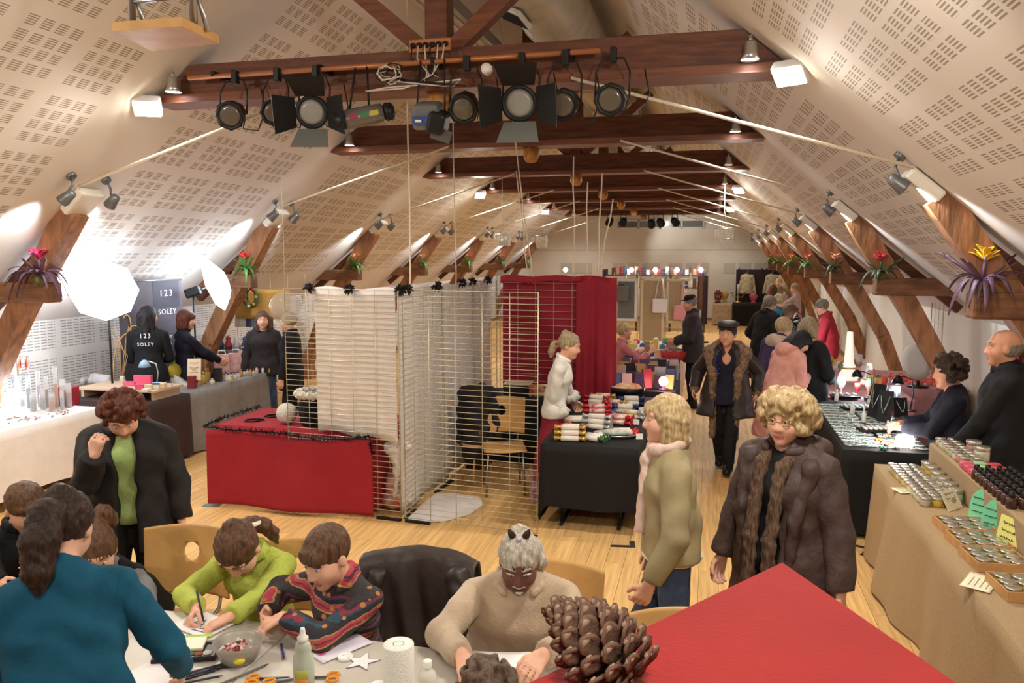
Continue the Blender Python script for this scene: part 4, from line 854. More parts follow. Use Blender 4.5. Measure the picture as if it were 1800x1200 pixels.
person('long-haired visitor in a brown checked coat at the far clothes stall', 0, 0, 20, H=1.6, at=(1358, 508), vox=FAR, top=dict(m=C_PLAID, name='coat', fat=.03, hem=.5), legs=dict(m=C_BLK), shoe=dict(m=C_SHOE), hair=dict(m=H_BROWN, style='long'), fingers=False)
person('grey-haired stallholder in red cardigan behind the lamp-lit table', 0, 0, 78, H=1.66, at=(1445, 540), vox=MID, lean=8, head=(0, 22, 0), hands=((.15, .3, .95), (-.2, .3, .9)), wide=1.1, top=dict(m=C_RED, name='cardigan', fat=.028, hem=.7, belly=.03), legs=dict(m=C_CHAR), shoe=dict(m=C_SHOE), hair=dict(m=H_GREY, style='short', vol=1.3))
person('curly brown-haired woman in navy cardigan seated behind the jewellery table', 0, 0, 82, H=1.66, hs=1.12, at=(1668, 655), vox=.010, seat=.72, lean=2, head=(10, 6, 0), wide=1.22, feet=((.1, .3, 0), (-.1, .3, 0)), hands=((.08, .38, .92), (-.06, .38, .9)), palm=((-.3, 0, -1), (.3, 0, -1)), curl=(.6, .6), top=dict(m=C_NAVY, name='cardigan', fat=.028, neck='v', belly=.04), legs=dict(m=C_BLK), shoe=dict(m=C_SHOE), hair=dict(m=H_DARK, style='curly', vol=1.3), sk=SK2)
person('balding man in black coat standing behind the burlap table', 0, 0, 72, H=1.82, hs=1.12, at=(1764, 612), vox=.009, head=(8, 4, 0), wide=1.16, hands=((.26, .16, .95), (-.12, .3, .92)), top=dict(m=C_BLK, fat=.035, hem=.75, belly=.03), legs=dict(m=C_BLK), shoe=dict(m=C_SHOE), hair=dict(m=H_GREY, style='bald'), sk=SK2)
# --- the beauty stall on the left
def back_print(f):
    for txt, s, z in (('123', .075, .1), ('SOLEY', .055, .0)):
        lettering(txt, s, M('print_white', (220, 220, 226), .6), f['coat'], f['chest'] + f['Rl'] @ Vector((-.0, -.135, z)), (R_(90), 0, 0), 1.25)
person('dark-haired woman in black shirt with white lettering across the back', 0, 0, 24, H=1.76, at=(262, 556), vox=MID, head=(-35, 4, 0), hands=((.1, .3, 1.05), (-.1, .3, 1.05)), top=dict(m=C_BLK, name='shirt', fat=.014, hem=.82, noise=None), legs=dict(m=C_BLK), shoe=dict(m=C_SHOE), hair=dict(m=H_BLACK, style='long'), extra=back_print)
person('auburn-haired woman in navy shirt beside the roll-up banner', 0, 0, -38, H=1.68, at=(328, 562), vox=MID, head=(-20, 10, 0), hands=((.08, .42, 1.0), (-.1, .4, 1.0)), top=dict(m=C_NAVY, name='shirt', fat=.014, hem=.82), legs=dict(m=C_BLK), shoe=dict(m=C_SHOE), hair=dict(m=H_RED, style='bob', vol=1.2))
person('woman in dark hooded jacket looking on from the left-hand stalls', 0, 0, 208, H=1.57, at=(462, 563), vox=MID, top=dict(m=C_CHAR, name='jacket', fat=.035, hem=.7, hood=1), legs=dict(m=C_JEAN), shoe=dict(m=C_SHOE), hair=dict(m=H_BROWN, style='long'))
person('person in black coat standing behind the wire grid', 0, 0, 100, H=1.6, at=(507, 566), vox=MID, top=dict(m=C_BLK, fat=.03, hem=.6), legs=dict(m=C_BLK), shoe=dict(m=C_SHOE), hair=dict(m=H_ASH, style='short'))
# ------------------------------------------------------------------ tables and cloths
M_TBL = M('grey_laminate', (196, 190, 178), .4, var=.03); M_DLEG = M('dark_leg', (40, 40, 42), .4, metal=.4)
def table(label, x0, x1, y0, y1, z, m=None, legm=None, group=None, rz=0, foot=False):
    cx, cy = (x0 + x1) / 2, (y0 + y1) / 2; t = thing('table', label, 'table', (cx, cy, 0), rz, group)
    MB().bbox((0, 0, z - .014), (x1 - x0, y1 - y0, .026), .006).build('tabletop', m or M_TBL, t)
    for sx in (-1, 1):
        for sy in (-1, 1):
            lx, ly = sx * ((x1 - x0) / 2 - .1), sy * ((y1 - y0) / 2 - .08)
            MB().cyl((lx, ly, .02), (lx, ly, z - .028), .018, n=10).build('leg', legm or M_DLEG, t)
        if foot: MB().tube([(sx * ((x1 - x0) / 2 - .1), -(y1 - y0) / 2 + .02, .018), (sx * ((x1 - x0) / 2 - .1), (y1 - y0) / 2 - .02, .018)], .018, 8).build('foot_bar', M_DLEG, t)
    return t
def tablecloth(label, x0, x1, y0, y1, z, hem, m, amp=.015, freq=9, group=None, name='tablecloth', hems=None, seed=0, flare=.01):
    "cloth over a table: flat top and four hanging sides with folds; hems: (front, right, back, left) hem heights"
    cx, cy = (x0 + x1) / 2, (y0 + y1) / 2; hx_, hy_ = (x1 - x0) / 2, (y1 - y0) / 2; per = []
    def seg(a, b, n, k):
        for i in range(n): u = i / n; per.append((a[0] + (b[0] - a[0]) * u, a[1] + (b[1] - a[1]) * u, k, u))
    n1 = max(6, int((x1 - x0) * 22)); n2 = max(6, int((y1 - y0) * 22))
    seg((-hx_, -hy_), (hx_, -hy_), n1, 0); seg((hx_, -hy_), (hx_, hy_), n2, 1); seg((hx_, hy_), (-hx_, hy_), n1, 2); seg((-hx_, hy_), (-hx_, -hy_), n2, 3)
    N_ = len(per); hems = hems or (hem,) * 4; mb = MB(); V = []; lv = 7
    nor = [(0, -1), (1, 0), (0, 1), (-1, 0)]
    for q in range(lv + 1):
        f = q / lv
        for i, (x, y, k, u) in enumerate(per):
            s_ = i * .045 * freq; w_ = (math.sin(s_ + seed) + .5 * math.sin(s_ * 2.3 + 1 + seed) + .3 * math.sin(s_ * .37 + seed)) * amp * f ** .8 + flare * f
            nx, ny = nor[k]; cn = 0
            if u < .02: px_, py_ = nor[k - 1]; nx, ny = (nx + px_) * .9, (ny + py_) * .9
            h = hems[k] + .012 * math.sin(s_ * .6 + seed)
            if u < .02: h = (hems[k] + hems[k - 1]) / 2 - .02
            V.append((x + nx * (w_ + .006), y + ny * (w_ + .006), z + .004 - (z - h) * f - (.004 if q else 0)))
    fs = [(q * N_ + i, (q + 1) * N_ + i, (q + 1) * N_ + (i + 1) % N_, q * N_ + (i + 1) % N_) for q in range(lv) for i in range(N_)]
    mb.add(V, [tuple(reversed(f)) for f in fs] if 0 else fs, True); mb.f.append(tuple(range(N_))); mb.sm.append(False); mb.mi.append(0)
    return one(mb, name, m, label, 'tablecloth', (cx, cy, 0), 0, group)
# ------------------------------------------------------------------ wire grid booth
M_WIRE = M('brass_wire', (196, 188, 162), .35, metal=.4); M_WIRE2 = M('grid_frame', (186, 180, 150), .35, metal=.5)
SH = {}
def wire_panel(label, a, b, h=2.05, nv=6, step=.0485, z0=.04, group='wire grid panels of the booth', feet=True, thin=1.0):
    a = Vector(a); b = Vector(b); L = (b - a).length; ang = math.atan2(b.y - a.y, b.x - a.x); t = thing('wire_grid_panel', label, 'grid panel', (a.x, a.y, 0), ang, group)
    kh = ('h', round(L, 3), thin); kv = ('v', h, thin)
    if kh not in SH: SH[kh] = MB().tube([(0, 0, 0), (L, 0, 0)], .0031 * thin, 5).mesh('wire', M_WIRE)
    if kv not in SH: SH[kv] = MB().tube([(0, 0, z0), (0, 0, h)], .0034 * thin, 5).mesh('wire', M_WIRE)
    n = int((h - z0) / step)
    for i in range(1, n): link('wire', SH[kh], t, (0, -.004, z0 + (h - z0) * i / n))
    for i in range(1, nv - 1): link('wire', SH[kv], t, (L * i / (nv - 1), .004, 0))
    MB().tube([(0, 0, z0), (L, 0, z0), (L, 0, h), (0, 0, h)], .0055 * thin, 6, closed=True).build('frame', M_WIRE2, t)
    if feet:
        for x in (.12, L - .12): MB().bbox((x, 0, .012), (.24, .035, .022), .004).build('foot', M_BLACKM, t)
    return t
GA, GB_, GC = Vector((-3.74, 6.52, 0)), Vector((-2.58, 6.42, 0)), Vector((-1.34, 6.30, 0))
wire_panel('brass wire grid panel in front of the hanging white cloth, above the red table', GA, GB_ + Vector((-.02, 0, 0)), nv=6)
wire_panel('bare brass wire grid panel nearest the cracker table', GB_ + Vector((.02, 0, 0)), GC)
for k, (y0, y1, w_) in enumerate(((6.48, 7.5, 'nearest'), (7.52, 8.5, 'middle'), (8.52, 9.45, 'farthest'))):
    wire_panel(f'{w_} wire grid panel of the row behind the long white sheet', (-2.58 + k * .02, y0, 0), (-2.57 + k * .02, y1, 0), nv=5, step=.07 if k else .0485)
wire_panel('wire grid panel hung with the red curtain', (-2.5, 9.5, 0), (-1.36, 9.4, 0), step=.085, h=2.1)
C_SHEET = cloth('white_sheet', (224, 218, 214), .8, var=.04, bump=.15); 
def hang(label, a, b, z1, z0, m, name='hanging_sheet', cat='curtain', amp=.02, fq=9, th=.004, zf=None, group=None, nu=60):
    a = Vector(a); b = Vector(b); d = b - a; n = Vector((d.y, -d.x, 0)).normalized(); o = a.copy()
    def f(u, v):
        g = (.25 + .75 * v); w_ = amp * g * (math.sin(u * fq * d.length) + .5 * math.sin(u * fq * 2.1 * d.length + 1.4 + v))
        zl = z0 if zf is None else zf(u); zt_ = z1 + .012 * math.sin(u * 11 * d.length)
        return d * u + n * w_ + Vector((0, 0, zt_ + (zl - zt_) * v))
    return one(MB().sheet(f, nu, 16, th), name, m, label, cat, a, 0, group)
hang('white cloth hung behind the grid above the red table', GA.lerp(GB_, .26) + Vector((0, .035, 0)), GB_ + Vector((-.06, .035, 0)), 2.06, .7, C_SHEET, amp=.012, fq=14, zf=lambda u: .74 - .1 * max(0, (u - .7) / .3) + .03 * math.sin(u * 9))
hang('long white sheet lining the side of the wire booth', (-2.64, 6.52, 0), (-2.62, 9.42, 0), 2.05, .02, C_SHEET, amp=.022, fq=7)
f_ = MB(); pts = [(0, 0), (.16, -.06), (.34, .02), (.5, .25), (.55, .55), (.45, .75), (.2, .8), (.0, .8)]
f_.prism([(x * 1.0, y) for x, y in pts], .012); one(f_, 'floor_sheet', C_SHEET, 'white sheet end lying curled on the floor inside the booth', 'sheet', (-2.56, 6.47, .006))
C_CRIM = cloth('crimson', (158, 34, 52), .7, var=.08, vscale=4); C_CRIMT = cloth('crimson_felt', (146, 30, 42), .85, var=.06, vscale=3)
hang('crimson curtain hung across the back of the wire booth', (-2.48, 9.56, 0), (-1.3, 9.46, 0), 2.1, .35, C_CRIM, 'red_curtain', amp=.012, fq=9)
hang('crimson curtain drop at the right corner of the booth, before the book table', (-1.52, 9.33, 0), (-1.04, 9.28, 0), 2.1, .06, C_CRIM, 'red_curtain', amp=.035, fq=22)
one(MB().sheet(lambda u, v: (u * 1.0, -.02 * math.sin(u * 15), -.09 * v * (1 - .4 * u) + .01 * math.sin(u * 13)), 40, 4, .004), 'curtain_fold', C_CRIM, 'turned-over top hem of the crimson curtain', 'curtain fold', (-2.46, 9.38, 2.1), -.08)
BOWM = M('black_feather', (16, 14, 15), .8)
for k, (px, Y) in enumerate(((541, 6.5), (614, 6.48), (704, 6.42), (716, 6.42), (768, 7.2), (812, 8.2), (830, 8.5), (858, 9.1))):
    mb = MB(); rr = random.Random(k); p = PY(px, 508, Y); p.z = 2.06
    for j in range(16):
        d = Vector((rr.uniform(-1, 1), rr.uniform(-.5, .5), rr.uniform(-.8, 1))).normalized(); mb.tube([(0, 0, 0), d * .035, d * .06 + Vector((0, 0, -.01))], [.012, .012, .003], 5)
    one(mb, 'feather_bow', BOWM, ['feathery black bow clipped at the left end of the white cloth top', 'feathery black bow clipped mid-way along the white cloth top', 'feathery black bow on the front corner post of the wire booth', 'feathery black bow hanging right of the corner post', 'feathery black bow near the front of the long sheet top', 'feathery black bow half-way along the long sheet top', 'feathery black bow beyond half-way on the long sheet top', 'feathery black bow at the far end of the long sheet top'][k], 'bow', p, 0, 'black bows on the booth rail')
# red table
table('low table under the red cloth beside the booth', -4.5, -2.95, 6.66, 7.42, .73)
tablecloth('red cloth draped over the table left of the booth', -4.54, -2.9, 6.6, 7.45, .735, .06, C_CRIMT, amp=.03, freq=4.2, seed=1.2)
one(MB().sheet(lambda u, v: (-4.5 + u * 1.66, 6.37 + .04 * math.sin(u * 9) * v - .02 * v, .74 - .05 * math.sin(u * math.pi * 1.0) * (1 if u > .25 else .2) * (1 - v) - .7 * v), 70, 14, .005), 'front_drape', C_CRIMT, 'red drape hanging in swags before the wire grid', 'drape', (0, 0, 0))
TIN = M('black_tinsel', (14, 14, 16), .3, metal=.5)
def tinsel(label, pts, r=.03, seed=0, m=None, n=44):
    mb = MB(); rr = random.Random(seed); P = [Vector(p) for p in pts]; mb.tube(P, .008, 5)
    for i in range(len(P) - 1):
        L = (P[i + 1] - P[i]).length
        for j in range(int(L * n * 6)):
            c = P[i].lerp(P[i + 1], rr.random()); d = Vector((rr.uniform(-1, 1), rr.uniform(-1, 1), rr.uniform(-.9, 1))).normalized() * r * rr.uniform(.6, 1.2); s_ = d.orthogonal().normalized() * .0045
            mb.add([c - s_, c + s_, c + d], [(0, 1, 2)])
    return one(mb, 'tinsel_garland', m or TIN, label, 'garland')
tinsel('black tinsel along the front edge of the red table', [(-4.54, 6.4, .76), (-4.2, 6.36, .75), (-3.8, 6.36, .755), (-3.4, 6.36, .72), (-3.1, 6.36, .73), (-2.86, 6.36, .77), (-2.84, 6.36, .62)], .05, 1)
tinsel('black tinsel along the left edge of the red table', [(-4.56, 6.44, .76), (-4.6, 6.9, .76), (-4.58, 7.42, .76)], .045, 2)
for k, (cx, cy, s_) in enumerate(((-4.28, 6.82, 1), (-4.2, 7.06, -1))):
    mb = MB(); mb.tube([(s_ * .09 * math.cos(a) * (1 if a < 5 else .9), .06 * math.sin(a), .005) for a in np.linspace(.4, 5.6, 14)], .008, 6); mb.tube([(s_ * .1, .0, .005), (s_ * .04, -.01, .005)], .008, 6)
    one(mb, 'cord_letter', TIN, ['black cord letter on the red table, nearer the front edge', 'black cord letter on the red table, nearer the wall'][k], 'letter', (cx, cy, .742), .5)
# furry hats on the red table
def fur_hat(label, x, y, z, r, h, m, trim):
    t = thing('fur_hat', label, 'hat', (x, y, z), 0, 'furry hats on the red table'); rr = random.Random(int(x * 99))
    link('crown', sdf_mesh('crown', [EL((0, 0, h * .55), (r, r, h * .5), None, .02), RC((0, 0, .06), (0, 0, h * .4), r * .92, None, .03), CUT((0, 0, .0), (0, 0, -1))], .01, m, (.004, 60)), t)
    link('fur_trim', sdf_mesh('fur_trim', [RC((r * math.cos(a), r * math.sin(a), h), (r * math.cos(a + .4), r * math.sin(a + .4), h), .035, None, .02) for a in np.arange(0, 6.28, .4)], .01, trim, (.008, 70)), t)
C_FURW = cloth('white_fur', (226, 220, 206), bump=1, bscale=80, bdist=.02); C_FURB = cloth('black_fur', (15, 14, 14), bump=1, bscale=80, bdist=.02)
fur_hat('black furry hat with white fluffy trim behind the grid', -3.6, 6.85, .742, .19, .3, C_FURB, C_FURW)
one(MB().ball((0, 0, .1), (.1, .1, .1), 20, 14), 'fur_ball', C_FURW, 'cream fluffy ball beside the black hat on the red table', 'pompom', (-3.9, 6.78, .742))
link_ = link('coat_bundle', sdf_mesh('coat_bundle', [RC((0, 0, .25), (0, 0, .62), .14, .1, .05), RC((-.08, 0, .2), (-.1, 0, .5), .1, .06, .04), CUT((0, 0, .0), (0, 0, -1)), EL((0, 0, .16), (.2, .14, .16), None, .05)], .014, C_FURB, (.01, 25)), None, (-3.55, 7.15, .742)); tag(link_, 'dark coat piled up behind the furry hat', 'coat')
# things stowed at the foot of the booth corner
bag = thing('shopping_bag', 'white and red patterned plastic bag behind the booth corner', 'bag', (-2.76, 6.72, 0))
link('bag_body', sdf_mesh('bag_body', [RC((0, 0, .14), (0, 0, .3), .12, .1, .04), EL((0, 0, .1), (.15, .12, .1), None, .04), CUT((0, 0, .004), (0, 0, -1)), CUT((0, 0, .42), (0, 0, 1))], .012, M('patterned_plastic', (220, 210, 200), .4, col2=(190, 70, 60), vscale=9, bump=.3), (.01, 22)), bag)
for s in (-1, 1): MB().tube([(s * .05, -.03, .38), (s * .05, -.04, .5), (0, -.04, .53), (s * .01, -.03, .4)], .006, 6).build('handle', M('bag_handle', (210, 200, 190), .5), bag)
rag = link('white_cloth_heap', sdf_mesh('white_cloth_heap', [RC((0, 0, .55), (.03, 0, .38), .07, .05, .03), RC((-.05, 0, .58), (.08, 0, .6), .07, None, .03), RC((.02, 0, .4), (-.02, 0, .12), .04, .02, .03)], .01, C_SHEET, (.008, 28)), None, (-2.72, 6.62, .03)); tag(rag, 'bunched white cloth tied at the booth corner', 'cloth')

# ------------------------------------------------------------------ plywood chairs
M_PLY = M('beech_ply', (206, 160, 98), .4, var=.14, vscale=3, stretch=(1, 6, 1)); M_CHROME = M('chair_steel', (150, 148, 144), .3, metal=.8)
def chair(label, x, y, rz, group='plywood chairs', hole=True, m=None):
    t = thing('chair', label, 'chair', (x, y, 0), R_(rz), group)
    MB().sheet(lambda u, v: ((u - .5) * .42, (v - .5) * .42, .45 - .012 * math.cos((u - .5) * 3) + .015 * (1 - v) ** 2), 10, 8, .012).build('seat', m or M_PLY, t)
    # back with an oval opening
    nu, nv, w_, h0, h1 = 32, 26, .46, .54, .9; mb = MB(); q = {}; th = .012
    def P(u, v, s_): x_ = (u - .5) * w_ * (1 + .05 * v); return (x_, -.22 - .05 * v + .09 * (x_ / .22) ** 2 * .5 + s_ * th / 2, h0 + (h1 - h0) * v + .012 * math.sin(math.pi * u))
    inside = lambda i, j: hole and ((i + .5) / nu - .5) ** 2 / .09 ** 2 + ((j + .5) / nv - .6) ** 2 / .14 ** 2 < 1
    for s_ in (0, 1):
        for i in range(nu + 1):
            for j in range(nv + 1):
                u, v = i / nu, j / nv
                if hole:                                   # pull the rim of the opening to an ellipse
                    a, b = (u - .5) / .09, (v - .6) / .14; r = math.hypot(a, b)
                    if .72 < r < 1.28: u, v = .5 + .09 * a / r, .6 + .14 * b / r
                q[i, j, s_] = len(mb.v); mb.v.append(P(u, v, -1 if s_ else 1))
    def face(*f): mb.f.append(f); mb.sm.append(True); mb.mi.append(0)
    cells = {(i, j) for i in range(nu) for j in range(nv) if not inside(i, j)}
    for i, j in cells:
        face(q[i, j, 0], q[i, j + 1, 0], q[i + 1, j + 1, 0], q[i + 1, j, 0]); face(q[i, j, 1], q[i + 1, j, 1], q[i + 1, j + 1, 1], q[i, j + 1, 1])
        for (di, dj), (a, b) in {(-1, 0): ((i, j), (i, j + 1)), (1, 0): ((i + 1, j + 1), (i + 1, j)), (0, -1): ((i + 1, j), (i, j)), (0, 1): ((i, j + 1), (i + 1, j + 1))}.items():
            if (i + di, j + dj) not in cells: face(q[a[0], a[1], 0], q[a[0], a[1], 1], q[b[0], b[1], 1], q[b[0], b[1], 0])
    mb.build('backrest', m or M_PLY, t)
    for sx in (-1, 1):
        MB().tube([(sx * .17, .18, .44), (sx * .19, .21, .0)], .011, 8).build('leg', M_CHROME, t)
        MB().tube([(sx * .17, -.17, .44), (sx * .19, -.22, .0)], .011, 8).build('leg', M_CHROME, t)
        MB().tube([(sx * .15, -.1, .44), (sx * .16, -.2, .48), (sx * .17, -.23, .6), (sx * .17, -.25, .7)], .01, 8).build('back_support', M_CHROME, t)
    return t
# ------------------------------------------------------------------ children's craft table
table('grey craft table on the left with children drawing', -3.36, -1.745, 2.2, 3.04, TZ)
table('grey craft table on the right with paper towels', -1.738, -.12, 2.2, 3.0, TZ)
chair('plywood chair with oval hole between the grey-sleeved child and the girl', -2.62, 3.36, 190)
chair('plywood chair behind the girl in lime and the patterned jumper boy', -1.95, 3.3, 190, hole=True)
chair('plywood chair under the dark jacket', -1.3, 3.27, 185)
chair('plywood chair of the woman with the painted face', -.68, 3.32, 178, hole=False)
chair('plywood chair behind the red display corner', -.02, 2.95, 190, hole=False)
chair('plywood chair at the left edge of the craft table', -3.72, 3.8, 220)
JK = cloth('dark_jacket', (58, 50, 46), .45, bump=.5, bscale=16)
jk = thing('jacket', 'dark shiny jacket slung over the empty chair back', 'jacket', (-1.3, 3.27, 0), R_(5))
def jkf(u, v):
    x = (u - .5) * (.52 + .1 * v); a = v * 2 - 1                     # over the back: v 0 inside the chair, 1 behind it
    z = .93 - .035 * (2 * u - 1) ** 2 - .5 * max(0, abs(a) - .12) * (1 if a < 0 else .95); y = .26 + .06 * math.tanh(a * 6) + (.05 if a > 0 else -.05) * abs(a) - .06 * (2 * u - 1) ** 2
    f = .022 * math.sin(u * 17 + 2.2 * math.sin(v * 5)) * abs(a) ** .5 + .012 * math.sin(u * 31 + v * 9) * abs(a)
    return (x, y + f * (-1 if a < 0 else 1), z + .02 * math.sin(u * 9 + v * 4) * abs(a))
MB().sheet(jkf, 48, 30, .012).build('jacket_body', JK, jk)
link('sleeve', sdf_mesh('sleeve', [RC((.2, .16, .84), (.29, .1, .6), .06, .05, .04), RC((.29, .1, .6), (.25, .06, .36), .05, .045, .03)], .0095, JK, (.009, 34)), jk)
link('sleeve', sdf_mesh('sleeve', [RC((-.2, .16, .82), (-.22, .1, .58), .05, .045, .04), RC((-.22, .1, .58), (-.18, .07, .4), .045, .04, .03)], .0095, JK, (.009, 34)), jk)
PAPER = M('white_paper', (236, 232, 232), .7); PAPL = M('lilac_paper', (222, 216, 228), .7)
def paper(px, py, w_, h, rz, label, m=None, z=TZ, group=None, cat='paper', nm='paper_sheet'):
    p = PZ(px, py, z + .003); mb = MB().sheet(lambda u, v: ((u - .5) * w_, (v - .5) * h, .002 + .004 * (u - .5) ** 2 * 4 * (v)), 6, 6, .0012)
    return one(mb, nm, m or PAPER, label, cat, p, R_(rz), group)
d = paper(357, 1098, .24, .17, -18, 'sheet with a pencil drawing under the hands of the girl')
ink = M('pencil_line', (90, 86, 90), .8)
for k, (a, b) in enumerate((((-.07, -.05), (-.02, .03)), ((-.02, .03), (.03, -.04)), ((.03, -.04), (.08, .02)), ((-.05, -.02), (.05, .0)), ((.0, -.06), (.07, -.05)))): MB().tube([(a[0], a[1], .006), (b[0], b[1], .006)], .0016, 4).build('drawn_line', ink, d)
paper(590, 1133, .2, .24, -32, 'pale sheet with small pink flower print', PAPL)
fl = MB()
for k in range(5): fl.ball((.01 * math.cos(k * 1.26), .01 * math.sin(k * 1.26), 0), (.009, .009, .002), 8, 4)
one(fl, 'flower_sticker', M('pink_sticker', (214, 90, 130), .6), 'small pink flower sticker on the pale sheet', 'sticker', PZ(565, 1148, TZ + .008))
for k, (px, py, w_, h, rz, lab) in enumerate(((25, 1060, .26, .2, 10, 'blank sheet at the far left of the craft table'), (20, 1150, .3, .22, 25, 'blank sheet at the near left corner of the craft table'), (275, 1185, .22, .18, -12, 'white sheet at the near edge beside the woman in teal'), (880, 1165, .24, .17, 12, 'white sheet held by the woman with painted face'))): paper(px, py, w_, h, rz, lab)
# paint tray with a printed card
pt = thing('paint_tray', 'dark open paint tray with a white and green card', 'tray', PZ(330, 1150, TZ), R_(22))
MB().bbox((0, 0, .012), (.25, .15, .022), .006).build('tray_base', M('tray_plastic', (38, 30, 30), .4), pt)
for k in range(6): MB().lathe([(.0, .002), (.018, .003), (.02, 0)], (-.09 + .036 * k, -.045, .024), 10).build('paint_pan', M(f'paint_{k}', [(150, 60, 50), (60, 60, 120), (190, 150, 60), (60, 110, 70), (120, 70, 50), (200, 190, 180)][k], .6), pt)
MB().bbox((-.02, .02, .034), (.17, .09, .014), .003, (.08, 0, .0)).build('card', M('card_white', (228, 226, 204), .6), pt)
MB().bbox((.03, .07, .042), (.11, .022, .006), .002, (.08, 0, 0)).build('card_strip', M('card_green', (146, 190, 70), .6), pt)
one(MB().ball((0, 0, .03), (.03, .045, .03), 12, 8), 'orange_purse', M('orange_cloth', (216, 130, 60), .7, var=.2), 'small orange pouch beside the paint tray', 'pouch', PZ(292, 1160, TZ), .6)
# plastic bowl of trinkets
bw = thing('plastic_bowl', 'clear plastic bowl of pink trinkets under the hand of the boy', 'bowl', PZ(420, 1160, TZ))
MB().lathe([(.05, .002), (.07, .006), (.095, .07), (.1, .085), (.096, .085), (.09, .068), (.066, .01), (0, .008)], n=28).build('bowl_shell', M('cloudy_plastic', (214, 210, 200), .25, trans=.6, alpha=.75), bw)
one_ = random.Random(3)
for k in range(26):
    a, r = one_.uniform(0, 6.28), one_.uniform(0, .07); c_ = [(214, 110, 120), (226, 170, 170), (120, 40, 50), (230, 220, 210), (90, 80, 70)][k % 5]
    tag(MB().bbox((0, 0, 0), (one_.uniform(.02, .035), .016, .012), .004, (one_.uniform(-1, 1), one_.uniform(-1, 1), a)).build('trinket', M(f'trinket_{k % 5}', c_, .5), None, Vector(bw.location) + Vector((r * math.cos(a), r * math.sin(a), .05 + one_.uniform(0, .03) * (1 - r / .08)))), 'small pink and red trinket heaped in the plastic bowl', 'trinket', 'trinkets in the plastic bowl')
one(MB().ball((0, 0, 0), (.026, .02, .016), 12, 8), 'yellow_sweet', M('yellow_wrap', (222, 206, 60), .4), 'yellow wrapped piece low in the plastic bowl', 'trinket', Vector(bw.location) + Vector((.04, -.06, .035)))
# pens, pencils
def pen(px, py, rz, label, col, L=.15, z=TZ):
    t = thing('pen', label, 'pen', PZ(px, py, z + .006), R_(rz), 'pens on the craft table')
    MB().cyl((-L / 2, 0, 0), (L / 2 - .02, 0, 0), .0048, n=8).build('barrel', M('pen_%d_%d_%d' % col, col, .4), t); MB().cyl((L / 2 - .02, 0, 0), (L / 2, 0, 0), .0045, .001, 8).build('tip', M('pen_tip', (60, 60, 60), .4), t)
pen(497, 1145, -55, 'blue pen lying alone beside the seam of the tables', (52, 58, 130), .14)
for k, (px, py, rz, c) in enumerate(((345, 1180, 40, (60, 62, 70)), (352, 1186, 48, (44, 46, 54)), (362, 1178, 52, (70, 70, 90)), (372, 1172, 45, (40, 40, 44)), (356, 1194, 38, (58, 56, 64)))): pen(px, py, rz, 'dark pencil in the loose heap in front of the bowl', c)
pen(396, 1172, 30, 'short black pen just below the bowl', (30, 30, 34), .07); pen(428, 1185, 62, 'thin grey knitting-needle-like pencil by the table seam', (110, 110, 112), .22)
pc = pen(0, 0, 0, 'pencil in the writing hand of the girl', (50, 46, 60), .15); pc = [o for o in COL.objects if o.get('label') == 'pencil in the writing hand of the girl'][0]; pc.location = PZ(352, 1066, TZ + .075); pc.rotation_euler = (0, R_(52), R_(-38))
# glue bottle
def bottle(label, px, py, prof, m, capp, capm, rz=0, nm='glue_bottle'):
    t = thing(nm, label, 'bottle', PZ(px, py, TZ), R_(rz)); MB().lathe(prof, n=24, sy=.72).build('bottle_body', m, t); MB().lathe(capp, n=16).build('cap', capm, t); return t
gp = M('milky_plastic', (206, 214, 196), .35, trans=.15); wc = M('white_cap', (236, 236, 230), .4)
gl = bottle('milky white glue bottle with orange and green label', 535, 1215, [(.03, 0), (.04, .004), (.042, .1), (.04, .14), (.03, .155), (.033, .17), (.028, .19), (.02, .2)], gp, [(.02, .2), (.021, .215), (.012, .22), (.01, .24), (.008, .25), (0, .251)], wc)
for s, c, w_ in ((0, (226, 140, 70), 0), (1, (190, 190, 90), .01)): MB().sheet(lambda u, v: (.0425 * math.cos(-2.1 + u * 1.3), .0425 * .73 * math.sin(-2.1 + u * 1.3) - .001, .03 + s * .035 + v * .035), 8, 2, .001).build('label', M(f'glue_label_{s}', c, .5), gl)
bottle('small round white bottle right of the paper towels', 752, 1212, [(.03, 0), (.036, .006), (.037, .05), (.03, .075), (.016, .085), (.015, .09)], M('white_bottle', (222, 220, 208), .35), [(.016, .088), (.017, .092), (.017, .115), (.014, .118), (0, .118)], wc, nm='small_bottle')
# kitchen roll, lids, star, scissors
kr = thing('kitchen_roll', 'standing white kitchen roll', 'paper roll', PZ(702, 1235, TZ)); MB().lathe([(.022, 0), (.055, 0), (.056, .002), (.056, .225), (.054, .228), (.022, .228)], n=32, wob=lambda a, z: .006 * math.sin(3 * a)).build('paper', M('tissue', (238, 236, 228), .9, bump=.5, bscale=120), kr); MB().lathe([(.021, .001), (.021, .228), (.0185, .228), (.0185, .001)], n=20).build('core', M('core_card', (110, 86, 76), .9), kr)
for k, (px, py, lab) in enumerate(((607, 1157, 'white plastic lid beside the paper star'), (665, 1208, 'white plastic lid at the near edge by the kitchen roll'))): one(MB().lathe([(0, .003), (.024, .003), (.026, .014), (.03, .014), (.031, 0)], n=24), 'jar_lid', wc, lab, 'lid', PZ(px, py, TZ))
st = MB(); st.prism([((.075 if k % 2 == 0 else .032) * math.cos(k * math.pi / 5 + .4), (.075 if k % 2 == 0 else .032) * math.sin(k * math.pi / 5 + .4)) for k in range(10)], .003); so = one(st, 'paper_star', PAPER, 'white five-pointed paper star with dark outline', 'star', PZ(636, 1163, TZ + .001))
